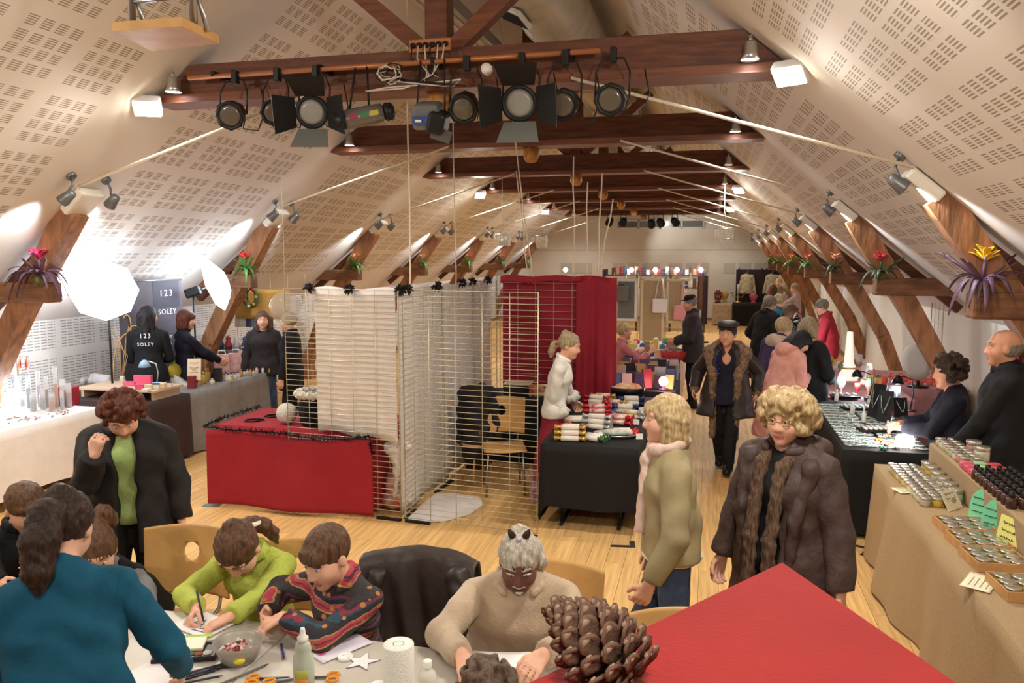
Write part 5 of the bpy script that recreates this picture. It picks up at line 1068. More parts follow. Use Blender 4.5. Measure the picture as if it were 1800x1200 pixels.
MB().tube([((.075 if k % 2 == 0 else .032) * math.cos(k * math.pi / 5 + .4), (.075 if k % 2 == 0 else .032) * math.sin(k * math.pi / 5 + .4), .002) for k in range(10)], .0016, 5, closed=True).build('outline', M('violet_outline', (110, 84, 120), .6), so)
def scissors(label, px, py, rz):
    t = thing('scissors', label, 'scissors', PZ(px, py, TZ + .006), R_(rz), 'scissors at the near table edge')
    for s in (1, -1):
        MB().tube([(-.055 + .022 * math.cos(a), s * .02 + .015 * math.sin(a), 0) for a in np.linspace(0, 6.28, 13)[:-1]], .005, 6, closed=True).build('handle', M('orange_plastic', (226, 146, 40), .4), t)
        MB().prism([(-.03, s * .008), (.085, s * .002), (.02, s * -.008), (-.03, s * -.002)], .002 * s).build('blade', M('dark_blade', (90, 90, 94), .35, metal=.8), t)
for k, (px, py, rz) in enumerate(((470, 1192, 20), (500, 1196, 35), (560, 1190, 200))): scissors(['scissors with orange grips, leftmost of the three', 'scissors with orange grips nearest the glue bottle on its left', 'scissors with orange grips right of the glue bottle'][k], px, py, rz)
# ------------------------------------------------------------------ red display corner with pine cone
RZ = 1.92
rp = [PZ(1375, 988, RZ), PZ(930, 1200, RZ), PZ(1690, 1206, RZ)]
c0 = rp[0]; e1 = (rp[1] - c0).normalized(); e2 = (rp[2] - c0).normalized(); q1 = c0 + e1 * .75; q2 = c0 + e2 * .75
pl = thing('display_plinth', 'three-cornered red felt display plinth in the foreground', 'plinth', (c0.x, c0.y, .9))
REDF = M('red_felt', (160, 38, 36), .8, var=.08, vscale=6, bump=.2, bscale=180)
tri = [(0, 0), (q1.x - c0.x, q1.y - c0.y), (q2.x - c0.x, q2.y - c0.y)]
mb = MB(); mb.prism(tri, .02, (0, 0, RZ - .92)); mb.build('top_board', REDF, pl)
cen = ((tri[1][0] + tri[2][0]) / 3, (tri[1][1] + tri[2][1]) / 3); ins = [(cen[0] + (x - cen[0]) * .9, cen[1] + (y - cen[1]) * .9) for x, y in tri]
MB().prism(ins, RZ - .92, (0, 0, 0)).build('body', REDF, pl)
# pine cone lying on the felt
CONE = M('cone_scale', (92, 66, 52), .6, var=.3, vscale=30, bump=.4, bscale=60); CONET = M('cone_tip', (142, 118, 98), .6, var=.25, vscale=40)
pcn = PZ(1060, 1190, RZ) ; ax_ = (PZ(1000, 1100, RZ + .06) - PZ(1100, 1190, RZ + .03)).normalized()
co = thing('pine_cone', 'large open brown pine cone lying on the red felt', 'pine cone', PZ(1068, 1150, RZ + .04), 0); co.rotation_euler = track(ax_).to_euler(); co.scale = (.62, .62, .62)
MB().lathe([(.004, -.05), (.016, -.04), (.02, 0), (.014, .06), (.006, .095), (0, .1)], n=12).build('core', CONE, co)
scm = MB(); fn = lambda u, v: ((u - .5) * .036 * (.3 + .7 * v) * math.sqrt(max(.02, 1 - max(0, (v - .72) / .3) ** 2)), .05 * v, .016 * v * v + .006 * math.cos((u - .5) * 3) * v)
scm.sheet(fn, 4, 6, .005); scm.mat(1).ball((0, .043, .0175), (.013, .0065, .005), 8, 5)
sme = scm.mesh('scale', [CONE, CONET]); ga = 2.39996; nS = 84
for k in range(nS):
    f = k / nS; z = -.05 + .145 * f; a = k * ga; r = .012 * (1 - f * .6); tilt = -.55 + 1.35 * f; sc_ = (.75 + .5 * math.sin(math.pi * min(1, f * 1.1 + .1))) * (1 - .35 * max(0, f - .75) * 4 * .25)
    o = link('scale', sme, co, (r * -math.sin(a), r * math.cos(a), z), None, sc_); o.rotation_euler = (Matrix.Rotation(a, 3, 'Z') @ Matrix.Rotation(tilt, 3, 'X')).to_euler()
# black marking tape on the floor
TAPE = M('black_tape', (36, 36, 38), .6)
for lab, px, py, rz in (('black tape corner mark on the floor before the black cracker table', 1095, 960, 8), ('black tape corner mark on the floor beside the burlap table', 1524, 970, 60)):
    mb = MB(); mb.box((0, 0, .002), (.2, .04, .003)); mb.box((.08, .07, .002), (.04, .11, .003)); one(mb, 'floor_tape', TAPE, lab, 'tape', PZ(px, py, .001), R_(rz))
one(MB().box((0, 0, .002), (.16, .09, .003)), 'floor_plate', M('steel_plate', (120, 124, 120), .4, metal=.5), 'grey floor plate beside the red table foot', 'floor plate', PZ(372, 888, .001), .2)
# ------------------------------------------------------------------ under the roof: ducts, stage lamps, ropes
M_DUCT = M('galvanised', (176, 168, 152), .38, metal=.55, var=.06, vscale=5)
du = thing('air_duct', 'wide round galvanised air duct along the ridge', 'duct', (-1.73, 0, 5.02))
MB().tube([(0, 6.9, 0), (0, YEND - .02, 0)], .38, 28).build('duct_pipe', M_DUCT, du)
rg = MB().tube([(.386 * math.cos(a), 0, .386 * math.sin(a)) for a in np.linspace(0, 2 * math.pi, 29)[:-1]], .009, 5, closed=True).mesh('seam_ring', M_DUCT)
for k in range(16): link('seam_ring', rg, du, (0, 7.6 + 1.3 * k, 0))
g = MB().bbox((-.2, 7.75, -.36), (.34, .5, .05), .01, (0, .45, 0)).build('vent_frame', M_WHITEM, du)
for k in range(9): MB().box((-.2, 7.55 + .05 * k, -.39), (.28, .022, .012), (.6, .45, 0)).build('vent_slat', M_BLACKM, g)
d2 = thing('cable_duct', 'flat ribbed silver duct beside the king posts', 'duct', (-2.66, 0, 4.82))
MB().bbox((0, (6.9 + YEND) / 2, 0), (.32, YEND - 6.95, .16), .02).build('duct_box', M('silver_duct', (196, 194, 188), .3, metal=.7), d2)
for k in range(3): MB().box((-.1 + .1 * k, (6.9 + YEND) / 2, -.086), (.03, YEND - 7, .014)).build('duct_rib', M('silver_duct'), d2)
Yb = FRAMES[2]
BZ = 3.9
br = thing('lamp_bar', 'thin steel bar along the nearest collar beam holding the stage lamps', 'bar', (0, Yb - .34, BZ))
MB().tube([(-4.45, 0, -.02), (-.85, 0, .0)], .02, 10).build('pipe', M('copper_pipe', (176, 112, 70), .4, metal=.3), br)
for x in (-4.2, -3.2, -2.2, -1.1): MB().bbox((x, .1, .0), (.04, .24, .05), .006).build('bracket', M_BLACKM, br)
def hang_at(px, py): p = PY(px, py, Yb - .42); return p
M_CAN = M('lamp_black', (30, 29, 30), .45, metal=.2); M_LENSD = M('dark_lens', (96, 88, 76), .15, spec=.8); M_BARN = M('barn_door', (24, 23, 24), .5); M_BARNG = M('barn_grey', (110, 112, 108), .5)
def cable(t, p, seed):
    rr = random.Random(seed); MB().tube([p, p + Vector((rr.uniform(-.05, .05), .02, -.1)), p + Vector((.1, .03, -.12)), p + Vector((.16, .05, .05)), p + Vector((.12, .06, .24))], .006, 6).build('cable', M('black_cable', (22, 20, 20), .5), t)
def stage_lamp(label, px, py, r=.1, L=.24, aim=(.15, -1, -.45), barn=False, seed=0):
    p = hang_at(px, py); d = Vector(aim).normalized(); q = track(d, 'Y'); t = thing('stage_lamp', label, 'stage lamp', (p.x, p.y, p.z), 0, 'stage lamps on the bar')
    MB().lathe([(.03, -L * .62), (r * .55, -L * .55), (r * .8, -L * .35), (r, -.02), (r, L * .3), (r * 1.08, L * .32), (r * 1.08, L * .4), (r * .86, L * .4), (r * .8, L * .3)], (0, 0, 0), 8 if not barn else 22, q).build('housing', M_CAN, t)
    MB().lathe([(0, L * .39), (r * .55, L * .38), (r * .9, L * .36)], (0, 0, 0), 20, q).build('lens', M_LENSD if not barn else M('grey_lens', (150, 146, 138), .25), t)
    h = BZ - p.z - .02; MB().tube([(-r * 1.12, 0, 0), (-r * 1.12, .02, h * .55), (-r * .7, .04, h * .85), (r * .7, .04, h * .85), (r * 1.12, .02, h * .55), (r * 1.12, 0, 0)], .008, 6).build('yoke', M_CAN, t)
    MB().bbox((0, .05, h * .93), (.05, .06, h * .18 + .05), .006).build('clamp', M_CAN, t); cable(t, Vector((r, 0, -.02)), seed)
    if barn:
        fr_ = d * L * .4; up = q @ Vector((0, 1, 0)); rt = q @ Vector((1, 0, 0))
        if up.z < 0: up = -up
        for k, (v, s_, m, op) in enumerate(((up, rt, M_BARN, .5), (-up, rt, M_BARNG, .8), (rt, up, M_BARN, .75), (-rt, up, M_BARN, .9))):
            o_ = fr_ + v * r * 1.05; e = (v * (.55 if k < 2 else .8) + d * op).normalized() * r * 1.7; s2 = 1.25
            n_ = e.cross(s_).normalized() * .003
            A = [o_ - s_ * r * .95, o_ + s_ * r * .95, o_ + e + s_ * r * s2, o_ + e - s_ * r * s2]
            MB().add([a - n_ for a in A] + [a + n_ for a in A], [(3, 2, 1, 0), (4, 5, 6, 7), (0, 1, 5, 4), (1, 2, 6, 5), (2, 3, 7, 6), (3, 0, 4, 7)]).build('barn_door', m, t)
    return t
stage_lamp('black stage lamp, leftmost on the lamp bar', 410, 201, .115, .27, (.3, -1, -.3), seed=1)
stage_lamp('black stage lamp, second from the left on the bar', 484, 196, .105, .27, (.4, -1, -.3), seed=2)
stage_lamp('round lamp with barn doors between the second lamp and the silver profile', 552, 196, .125, .22, (.25, -1, -.28), True, seed=3)
stage_lamp('black stage lamp just right of the grey boxy projector', 818, 186, .115, .27, (.1, -1, -.5), seed=4)
stage_lamp('round lamp with large barn doors, right of the bar centre', 915, 180, .13, .22, (.1, -1, -.3), True, seed=5)
stage_lamp('black stage lamp, second from the right on the bar', 992, 181, .115, .27, (.0, -1, -.35), seed=6)
stage_lamp('black stage lamp, rightmost on the bar', 1076, 173, .115, .27, (-.05, -1, -.3), seed=7)
# silver profile spot
p = hang_at(632, 206); pr = thing('profile_spot', 'long silver profile spot pointing left under the nearest beam', 'stage lamp', p, 0, 'stage lamps on the bar'); d = Vector((-.9, -.4, -.22)).normalized(); q = track(d)
MB().lathe([(.05, -.2), (.075, -.19), (.08, -.1), (.08, .1), (.078, .12)], (0, 0, 0), 20, q).build('body', M('silver_can', (120, 120, 118), .35, metal=.6), pr)
MB().lathe([(.078, .12), (.072, .14), (.072, .2), (.06, .2), (.055, .13)], (0, 0, 0), 20, q).build('nozzle', M_CAN, pr); MB().lathe([(.055, -.2), (.075, -.22), (.07, -.27), (.04, -.29)], (0, 0, 0), 20, q).build('rear_cap', M_CAN, pr)
s_ = d.cross(Vector((0, 0, 1))).normalized(); s_ = s_ if s_.y < 0 else -s_
for k, (a, c) in enumerate(((-.12, (190, 170, 70)), (-.04, (60, 120, 80)), (.05, (150, 50, 80)))): MB().bbox(s_ * .079 + d * a, (.004, .04, .07), .001, track(d, 'Y')).build('print_strip', M(f'label_{k}', c, .5), pr)
for a in (-.08, .08): MB().tube([d * a + Vector((0, 0, .07)), d * a * .6 + Vector((0, .05, BZ - p.z - .02))], .009, 6).build('hanger', M_CAN, pr)
# grey boxy projector
p = hang_at(757, 203); gp_ = thing('projector_lamp', 'grey boxy effect projector hanging at the bar centre', 'stage lamp', p, 0, 'stage lamps on the bar')
MB().bbox((-.02, 0, 0), (.22, .26, .2), .035, (.3, 0, .12)).build('housing', M('projector_grey', (104, 106, 108), .5), gp_); MB().bbox((.08, -.04, -.06), (.14, .22, .17), .03, (.3, .3, .12)).build('rear_body', M_CAN, gp_)
MB().bbox((-.04, -.135, -.06), (.13, .012, .07), .004, (.3, 0, .12)).build('blue_panel', M('blue_panel', (66, 84, 130), .35), gp_); MB().bbox((-.05, -.15, -.065), (.05, .012, .02), .002, (.3, 0, .12)).build('white_mark', M_WHITEM, gp_)
MB().bbox((.1, -.04, -.16), (.16, .02, .1), .004, (.5, .3, .4)).build('flap', M('flap_grey', (90, 92, 92), .4), gp_)
for s in (-1, 1): MB().tube([(s * .12, 0, .02), (s * .1, .06, BZ - p.z)], .008, 6).build('hanger', M_CAN, gp_)
# socket board with a tangle of leads
p = PY(756, 80, Yb - .2); sb = thing('socket_board', 'wooden socket board with six outlets on the nearest king post', 'socket board', p)
MB().bbox((0, 0, 0), (.36, .03, .1), .006).build('board', M('socket_wood', (176, 112, 68), .5), sb)
for k in range(6): MB().lathe([(.001, .02), (.02, .02), (.024, .0)], (-.14 + .056 * k, -.02, .0), 12, Matrix.Rotation(R_(90), 3, 'X')).build('socket', M_BLACKM, sb)
for k in range(6):
    rr = random.Random(40 + k); x0 = -.14 + .056 * k; m = M('white_lead', (206, 198, 184), .5) if k % 3 else M('black_cable', (22, 20, 20), .5)
    MB().tube([(x0, -.05, -.01), (x0 + rr.uniform(-.02, .04), -.09, -.12), (.06 + rr.uniform(-.05, .05), -.12, -.26), (rr.uniform(-.1, .25), -.16, -.34), (rr.uniform(-.45, .4), -.2, -.33 + rr.uniform(-.05, .04)), (rr.uniform(-.5, .6), -.2, -.38)], .0065, 6).build('lead', m, sb)
t = thing('cable_coil', 'coil of dark and white cable tied to the lamp bar', 'cable', PY(690, 132, Yb - .42))
for k in range(7):
    rr = random.Random(60 + k); MB().tube([(.11 * math.cos(a) * rr.uniform(.6, 1.1) - .03, .02 * k - .06, .05 * math.sin(a) + rr.uniform(-.02, .02) + (.05 if k > 4 else 0)) for a in np.linspace(0, 2 * math.pi, 13)[:-1]], .006, 5, closed=True).build('loop', M('black_cable') if k % 2 else M('white_lead', (206, 198, 184), .5), t)
one(MB().lathe([(.0, .04), (.04, .035), (.045, 0), (.04, -.03), (0, -.035)], n=16, rot=Matrix.Rotation(R_(80), 3, 'X')), 'round_fitting', M_WHITEM, 'round white fitting on the lamp bar right of the cable coil', 'fitting', PY(856, 122, Yb - .42))
# far stage lamps under the farthest beam
Y7 = FRAMES[8]
for k, (px, py) in enumerate(((1072, 389), (1096, 389), (1145, 392), (1161, 390), (1186, 389))):
    p = PY(px, py, Y7 - .4); t = thing('stage_lamp', ['small dark stage lamp, leftmost under the farthest beam', 'small dark stage lamp, second from left under the farthest beam', 'small dark stage lamp, middle of the five under the farthest beam', 'small dark stage lamp, second from right under the farthest beam', 'small dark stage lamp, rightmost under the farthest beam'][k], 'stage lamp', p, 0, 'far stage lamps')
    q = track(Vector(((k - 2) * .2, .9, -.5))); MB().lathe([(.06, -.16), (.11, -.1), (.13, .08), (.14, .14), (.1, .14)], (0, 0, 0), 12, q).build('housing', M_CAN, t); MB().tube([(-.1, 0, 0), (-.08, 0, .3), (.08, 0, .3), (.1, 0, 0)], .014, 5).build('yoke', M_CAN, t)
lamp('SPOT', 'wall_wash', PY(1161, 388, Y7 - .3), 160, (1, .97, .9), None, (-.9, YEND, 2.6), .08, 80, .6)
# hanging shelf top left
cs = [PZ(px, py, 3.6) for px, py in ((197, 55), (320, 46), (385, 77), (267, 90))]; c = sum(cs, Vector()) / 4
sh_ = thing('hanging_shelf', 'small plywood shelf hung on steel brackets at the top left', 'shelf', c)
MB().prism([(v.x - c.x, v.y - c.y) for v in (cs if (cs[1] - cs[0]).cross(cs[2] - cs[1]).z > 0 else cs[::-1])], .05).build('board', M('shelf_ply', (196, 150, 92), .5, var=.12, vscale=6), sh_)
e0, e1 = cs[0].lerp(cs[3], .3) - c, cs[1].lerp(cs[2], .45) - c; topz = ZS(c.x - XC) - 3.6 - .15
for e in (e0 * .8, e1 * .85): MB().tube([e + Vector((0, 0, .03)), e + Vector((0, 0, topz))], .022, 8).build('hanger', M_STEEL, sh_); MB().tube([e + Vector((.05, .06, .03)), e + Vector((0, 0, .32))], .014, 8).build('stay', M_STEEL, sh_)
MB().tube([e0 * .8 + Vector((0, 0, .2)), e1 * .85 + Vector((0, 0, .22))], .014, 8).build('cross_rod', M_STEEL, sh_)
# ropes that carry the booth
for k, (a, b, Y, lab) in enumerate((((715, 0), (721, 512), 6.9, 'white rope hanging left of the booth corner'), ((797, 205), (801, 508), 8.2, 'thin white rope above the middle of the long sheet'), ((903, 228), (937, 492), 9.4, 'slanting white rope to the red curtain, left one of a pair'), ((908, 300), (929, 492), 9.5, 'near-vertical white rope to the red curtain, right one of a pair'), ((1008, 275), (1010, 486), 9.46, 'vertical white rope over the middle of the red curtain'), ((1032, 320), (1032, 488), 9.42, 'vertical white rope over the right of the red curtain'), ((1058, 305), (1050, 488), 9.4, 'white rope meeting a slanting one above the right curtain'), ((1078, 350), (1052, 486), 9.38, 'strongly slanting white rope above the right curtain'))):
    A, B = PY(*a, Y), PY(*b, Y); ztop = min(ZS(A.x - XC) - .02, 5.2); dirv = (A - B).normalized(); A = B + dirv * ((ztop if k < 3 else 3.7) - B.z) / dirv.z if k in (0, 1, 2) else A
    t = thing('rope', lab, 'rope', (B.x, B.y, B.z), 0, 'ropes above the booth'); V = Vector(B)
    MB().tube([(0, 0, -.03)] + [(A - V) * f + Vector((.008 * math.sin(f * 9 + k), 0, 0)) for f in (0.05, .25, .5, .75, 1)], .0085 if k != 1 else .006, 6).build('strand', M_ROPE, t); MB().ball((0, 0, -.02), (.018, .018, .022), 8, 6).build('knot', M_ROPE, t)
# crystal chandeliers
M_CRY = M('crystal', (240, 240, 236), .15, spec=.9)
def chandelier(label, px, py, Y, w_, h):
    p = PY(px, py, Y); t = thing('chandelier', label, 'chandelier', p, 0, 'crystal chandeliers'); ztop = ZS(p.x - XC) - p.z - .02
    for s in (-1, 1): MB().tube([(s * w_ * .2, 0, h / 2), (0, 0, h / 2 + .35), (0, 0, min(ztop, 1.6))], .008, 5).build('hanger', M_ROPE, t)
    for k, (ox, s_, z0, z1) in enumerate(((0, 1, h * .5, -.0), (w_ * .18, .62, 0, -h * .5))):
        f = MB()
        for a, b in (((-1, -1), (1, -1)), ((1, -1), (1, 1)), ((1, 1), (-1, 1)), ((-1, 1), (-1, -1))): f.tube([(ox + a[0] * w_ / 2 * s_, a[1] * w_ / 2 * s_, z0), (ox + b[0] * w_ / 2 * s_, b[1] * w_ / 2 * s_, z0)], .01, 5)
        fo = f.build('tier_frame', M_STEEL, t); n = 7
        sm = MB()
        for z in np.linspace(z0 - .03, z1 + .02, 6): sm.lathe([(0, .022), (.02, 0), (0, -.022)], (0, 0, z), 6)
        me = sm.mesh('crystal_strand', M_CRY)
        for i in range(n):
            for j in range(n):
                if i in (0, n - 1) or j in (0, n - 1): link('crystal_strand', me, fo, (ox + (i / (n - 1) - .5) * w_ * s_, (j / (n - 1) - .5) * w_ * s_, 0))
chandelier('two-tier crystal chandelier in front of the end wall on the right', 1272, 420, 17.0, .36, .42)
chandelier('crystal chandelier between the fourth and fifth left posts', 883, 422, 16.6, .3, .24); chandelier('crystal chandelier nearest the end wall on the left', 948, 425, 20.5, .36, .3)
# ------------------------------------------------------------------ bromeliads on the tie beams
LEAF = [M('leaf_green', (78, 116, 56), .45, var=.25, vscale=14), M('leaf_dark', (52, 74, 44), .45, var=.25, vscale=14), M('leaf_purple', (98, 70, 88), .5, var=.3, vscale=14)]
def leafmesh(L, w_, droop, m): return MB().sheet(lambda u, v: ((u - .5) * w_ * (math.sin(math.pi * (v * .8 + .15)) ** .7), L * (v * (1 - .25 * v)), L * (.75 * v - droop * v * v) + .25 * abs(u - .5) * w_), 2, 7, .003).mesh('leaf', m)
LM = {}
def bromeliad(label, x, y, z, s, lm, fm, nl=16, npet=9, seed=0, bas=True):
    t = thing('bromeliad', label, 'plant', (x, y, z), seed, 'bromeliads on the tie beams'); t.scale = (s, s, s); rr = random.Random(seed)
    MB().lathe([(.03, -.02), (.055, .0), (.06, .04), (.04, .07), (.02, .08)], n=12, wob=lambda a, z: .1 * math.sin(5 * a)).build('moss_root', M('moss', (96, 92, 52), .9, var=.4, vscale=25, bump=.8), t)
    for k in range(nl):
        dr = (.2, .6, 1.0, 1.4)[k % 4]; key = (dr, lm.name)
        if key not in LM: LM[key] = leafmesh(.3, .04, dr, lm)
        o = link('leaf', LM[key], t, (0, 0, .06), (0, 0, k * 2.4 + rr.uniform(-.2, .2)), rr.uniform(.55, 1.2))
    key = ('petal', fm.name)
    if key not in LM: LM[key] = leafmesh(.12, .034, .35, fm)
    fo = MB().tube([(0, 0, .06), (.01, 0, .26)], .012, 6).build('flower_stem', lm, t)
    for k in range(npet): link('petal', LM[key], fo, (.01, 0, .2 + .012 * (k % 4)), (rr.uniform(-.2, .3), 0, k * 2.4), rr.uniform(.8, 1.1))
PET = [M('petal_magenta', (206, 60, 104), .45), M('petal_red', (196, 52, 56), .45), M('petal_orange', (230, 140, 84), .45), M('petal_peach', (236, 172, 140), .45), M('petal_pink', (226, 96, 100), .45), M('petal_yellow', (236, 190, 50), .45)]
LSP = [(0, 2), (1, 0), (2, 0), (3, 0), (4, 0), (2, 1), (4, 0)]; RSP = [(5, 2), (1, 1), (3, 1), (4, 0), (2, 0), (4, 0), (1, 0)]
CN = ['magenta', 'red', 'orange', 'peach', 'pink', 'yellow']
for i, Y in enumerate(FRAMES[2:]):
    for s, sp, sn in ((-1, LSP, 'left'), (1, RSP, 'right')):
        pc_, lc = sp[i]; bromeliad(f'{CN[pc_]} flowering bromeliad on the {sn} tie beam of the {ORD[i + 2]} truss', XC + s * 4.13, Y - .16, 2.08, 1.0 if i else 1.12, LEAF[lc], PET[pc_], (34, 26, 22)[i] if i < 3 else 13, 16 if i < 3 else 8, i * 3 + (s > 0))
# ------------------------------------------------------------------ left-hand stalls
C_WCL = cloth('white_cloth', (232, 228, 226), .8, var=.03); C_BROWN = cloth('brown_cloth', (58, 42, 40), .8); C_SILV = cloth('silver_satin', (140, 138, 138), .35, var=.08)
TT = .745
table('white-clothed table at the left edge', -7.12, -6.26, 4.9, 6.98, TT - .005); tablecloth('white cloth over the bead table at the left edge', -7.16, -6.22, 4.86, 7.02, TT, .12, C_WCL, amp=.008, seed=2)
table('table under the dark brown cloth', -7.2, -5.88, 7.34, 7.94, TT - .005); tablecloth('dark brown cloth over the corner table of the beauty stall', -7.24, -5.84, 7.3, 7.98, TT, .03, C_BROWN, amp=.012, seed=4)
ds = thing('display_step', 'low pale wooden display step on the brown-clothed table', 'step', (-6.4, 7.7, TT + .005)); MB().bbox((0, 0, .1), (1.02, .5, .03), .006).build('board', M('pale_board', (206, 178, 150), .5), ds)
for sx in (-1, 1): MB().box((sx * .46, 0, .043), (.04, .44, .084)).build('support', M('pale_board'), ds)
table('table under the silver satin cloth', -6.22, -5.92, 8.06, 9.85, TT - .005); tablecloth('silver satin cloth over the perfume table', -6.26, -5.87, 8.02, 9.9, TT, .02, C_SILV, amp=.02, freq=14, seed=5)
GLS = M('clear_glass', (238, 242, 242), .06, alpha=.28, spec=.8)
def tube_vase(label, px, py, h, r, bm, z=TT + .004, fill=.6):
    p = PZ(px, py, z); t = thing('glass_cylinder', label, 'glass tube', p, 0, 'glass bead tubes on the white table')
    MB().lathe([(r * .9, 0), (r, .004), (r, h), (r * .9, h), (r * .88, .01), (0, .008)], n=16).build('glass', GLS, t)
    if bm: MB().lathe([(r * .8, .012), (r * .82, h * fill), (0, h * fill + .006)], n=12, wob=lambda a, z: .05 * math.sin(5 * a + z * 90)).build('beads', bm, t)
BC = [M(f'beads_{k}', c, .3, col2=c2, vscale=120) for k, (c, c2) in enumerate((((180, 40, 50), (120, 20, 30)), ((90, 110, 160), (200, 210, 220)), ((220, 150, 60), (200, 60, 60)), ((60, 130, 120), (210, 220, 210)), ((150, 90, 140), (230, 200, 220)), ((210, 208, 200), (150, 150, 160))))]
for k, (px, py, h, r, b) in enumerate(((60, 722, .2, .03, 5), (76, 720, .22, .028, 3), (92, 722, .18, .03, 2), (52, 719, .36, .025, 1), (70, 717, .4, .022, 4), (84, 718, .34, .02, 0), (100, 718, .44, .022, 2), (112, 716, .3, .03, 0), (122, 716, .26, .03, 0), (40, 716, .16, .03, 3), (110, 720, .2, .02, 1))): tube_vase('clear glass cylinder of coloured beads standing on the white table', px, py, h, r, BC[b])
rd = thing('bead_rack', 'round acrylic rack hung with coloured bead pendants', 'rack', PZ(35, 708, TT + .004)); MB().cyl((0, 0, 0), (0, 0, .52), .008, n=8).build('pole', M_STEEL, rd); MB().lathe([(.12, 0), (.12, .01), (.01, .014)], n=24).build('foot', GLS, rd)
for z in (.3, .5): MB().tube([(.11 * math.cos(a), .11 * math.sin(a), z) for a in np.linspace(0, 6.28, 17)[:-1]], .004, 5, closed=True).build('ring', M_STEEL, rd)
for k in range(18): a = k * .7; MB().tube([(.11 * math.cos(a), .11 * math.sin(a), .5 - .2 * (k % 2)), (.11 * math.cos(a), .11 * math.sin(a), .42 - .2 * (k % 2)), (.11 * math.cos(a), .11 * math.sin(a), .37 - .2 * (k % 2))], [.002, .009, .005], 6).build('pendant', BC[k % 6], rd)
lb = thing('light_box', 'glowing arched light box at the left edge of the white table', 'light', PZ(24, 712, TT + .004), 1.2); MB().prism([(.13 * math.cos(a), .17 * math.sin(a)) for a in np.linspace(0, math.pi, 14)], .05, (0, 0, 0), ((1, 0, 0), (0, 0, 1))).build('lit_face', M('lightbox_glow', (255, 255, 255), .4, emis=(232, 240, 255), estr=6), lb); MB().bbox((0, -.02, .008), (.3, .09, .016), .004).build('base', M_WHITEM, lb); lamp('POINT', 'box_light', (0, -.15, .15), 6, COOL, lb, None, .08)
rr = random.Random(5)
for k in range(36):
    p = PZ(rr.uniform(15, 128), 0, TT); px = rr.uniform(12, 120); p = PZ(px, 742 - px * .14 + rr.uniform(-6, 4), TT + .012); one(MB().lathe([(.004, -.006), (.013, 0), (.004, .006)], n=8), 'glass_bead', BC[k % 6], 'loose coloured glass bead scattered along the front of the white table', 'bead', p, 0, 'loose beads on the white table')
one(MB().bbox((0, 0, .1), (.2, .16, .2), .01), 'red_box', M('red_card', (150, 36, 46), .6), 'red box behind the bead tubes', 'box', PZ(118, 712, TT + .004), .2)
def boxy(label, px, py, w_, d, h, m, rz=0, z=TT + .005, group=None, nm='small_box', cat='box', lid=None, p=None):
    t = thing(nm, label, cat, p if p is not None else PZ(px, py, z), R_(rz), group); MB().bbox((0, 0, h * .42), (w_, d, h * .84), min(w_, d, h) * .06).build('box_body', m, t); MB().bbox((0, 0, h * .92), (w_ * 1.03, d * 1.03, h * .16), min(w_, d, h) * .06).build('lid', lid or m, t); return t
MP = lambda n, c, **k: M('pm_' + n, c, k.pop('rough', .5), **k)
PINK, WHT, GOLD, DRK, CRM = MP('pink', (232, 96, 132)), MP('white', (230, 226, 222)), MP('gold', (196, 160, 80), rough=.3, metal=.6), MP('dark', (44, 36, 38)), MP('cream', (226, 206, 176))
BT = TT + .121
for k, (px, py, w_, h, m, lab) in enumerate(((252, 674, .2, .1, PINK, 'largest bright pink box on the brown-clothed table'), (228, 678, .13, .05, PINK, 'flat pink box left of the largest pink box'), (247, 684, .1, .06, PINK, 'small pink box below the largest pink box'), (262, 684, .08, .055, CRM, 'small cream box right of the pink boxes'), (274, 683, .09, .06, WHT, 'small white box with dark print in the front row'), (285, 682, .08, .06, CRM, 'second cream box in the front row'), (296, 680, .09, .06, WHT, 'small white box at the right end of the front row'), (256, 688, .07, .03, WHT, 'tiny white tin at the very front of the board'))): boxy(lab, px, py, w_, .06, h, m, 12, BT, 'small boxes on the brown-clothed table', lid=DRK if k % 2 == 0 and k > 2 else None)
for k, (px, py, lab) in enumerate(((130, 676, 'rolled white towel at the back left of the brown table'), (175, 676, 'folded white towel pile beside the rolled towel'))):
    link_ = link('towel', sdf_mesh('towel', [RC((-.1, 0, .05), (.1, 0, .05), .045, None, .02), RC((-.1, .07, .05), (.1, .07, .05), .045, None, .02)] + ([RC((-.1, .03, .1), (.1, .03, .09), .035, None, .02)] if k else []), .01, cloth('towel', (236, 234, 232), bump=.8, bscale=120), (.004, 30)), None, PZ(px, py, TT + .006), (0, 0, .2)); tag(link_, lab, 'towel')
lx = thing('lattice_box', 'tall lattice tissue box with silver rim', 'box', PZ(143, 668, TT + .005), .3); MB().bbox((0, 0, .09), (.3, .14, .18), .01).build('box_body', M('lattice', (170, 150, 150), .4, col2=(230, 224, 220), vscale=40), lx); MB().bbox((0, 0, .19), (.32, .16, .02), .006).build('rim', M_STEEL, lx)
sd = thing('wedge_display', 'white wedge display stand filled with trinkets', 'display stand', PZ(318, 676, TT + .005), .4); MB().prism([(-.1, 0), (.12, 0), (-.08, .17)], .22, (0, .11, 0), ((1, 0, 0), (0, 0, 1))).build('stand', WHT, sd)
for k in range(12): MB().ball((.03 - .05 * (k % 3) + .01, -.08 + .05 * (k // 3), .05 + .04 * (k % 3)), (.02, .02, .015), 8, 5).build('trinket', [GOLD, DRK, CRM][k % 3], sd)
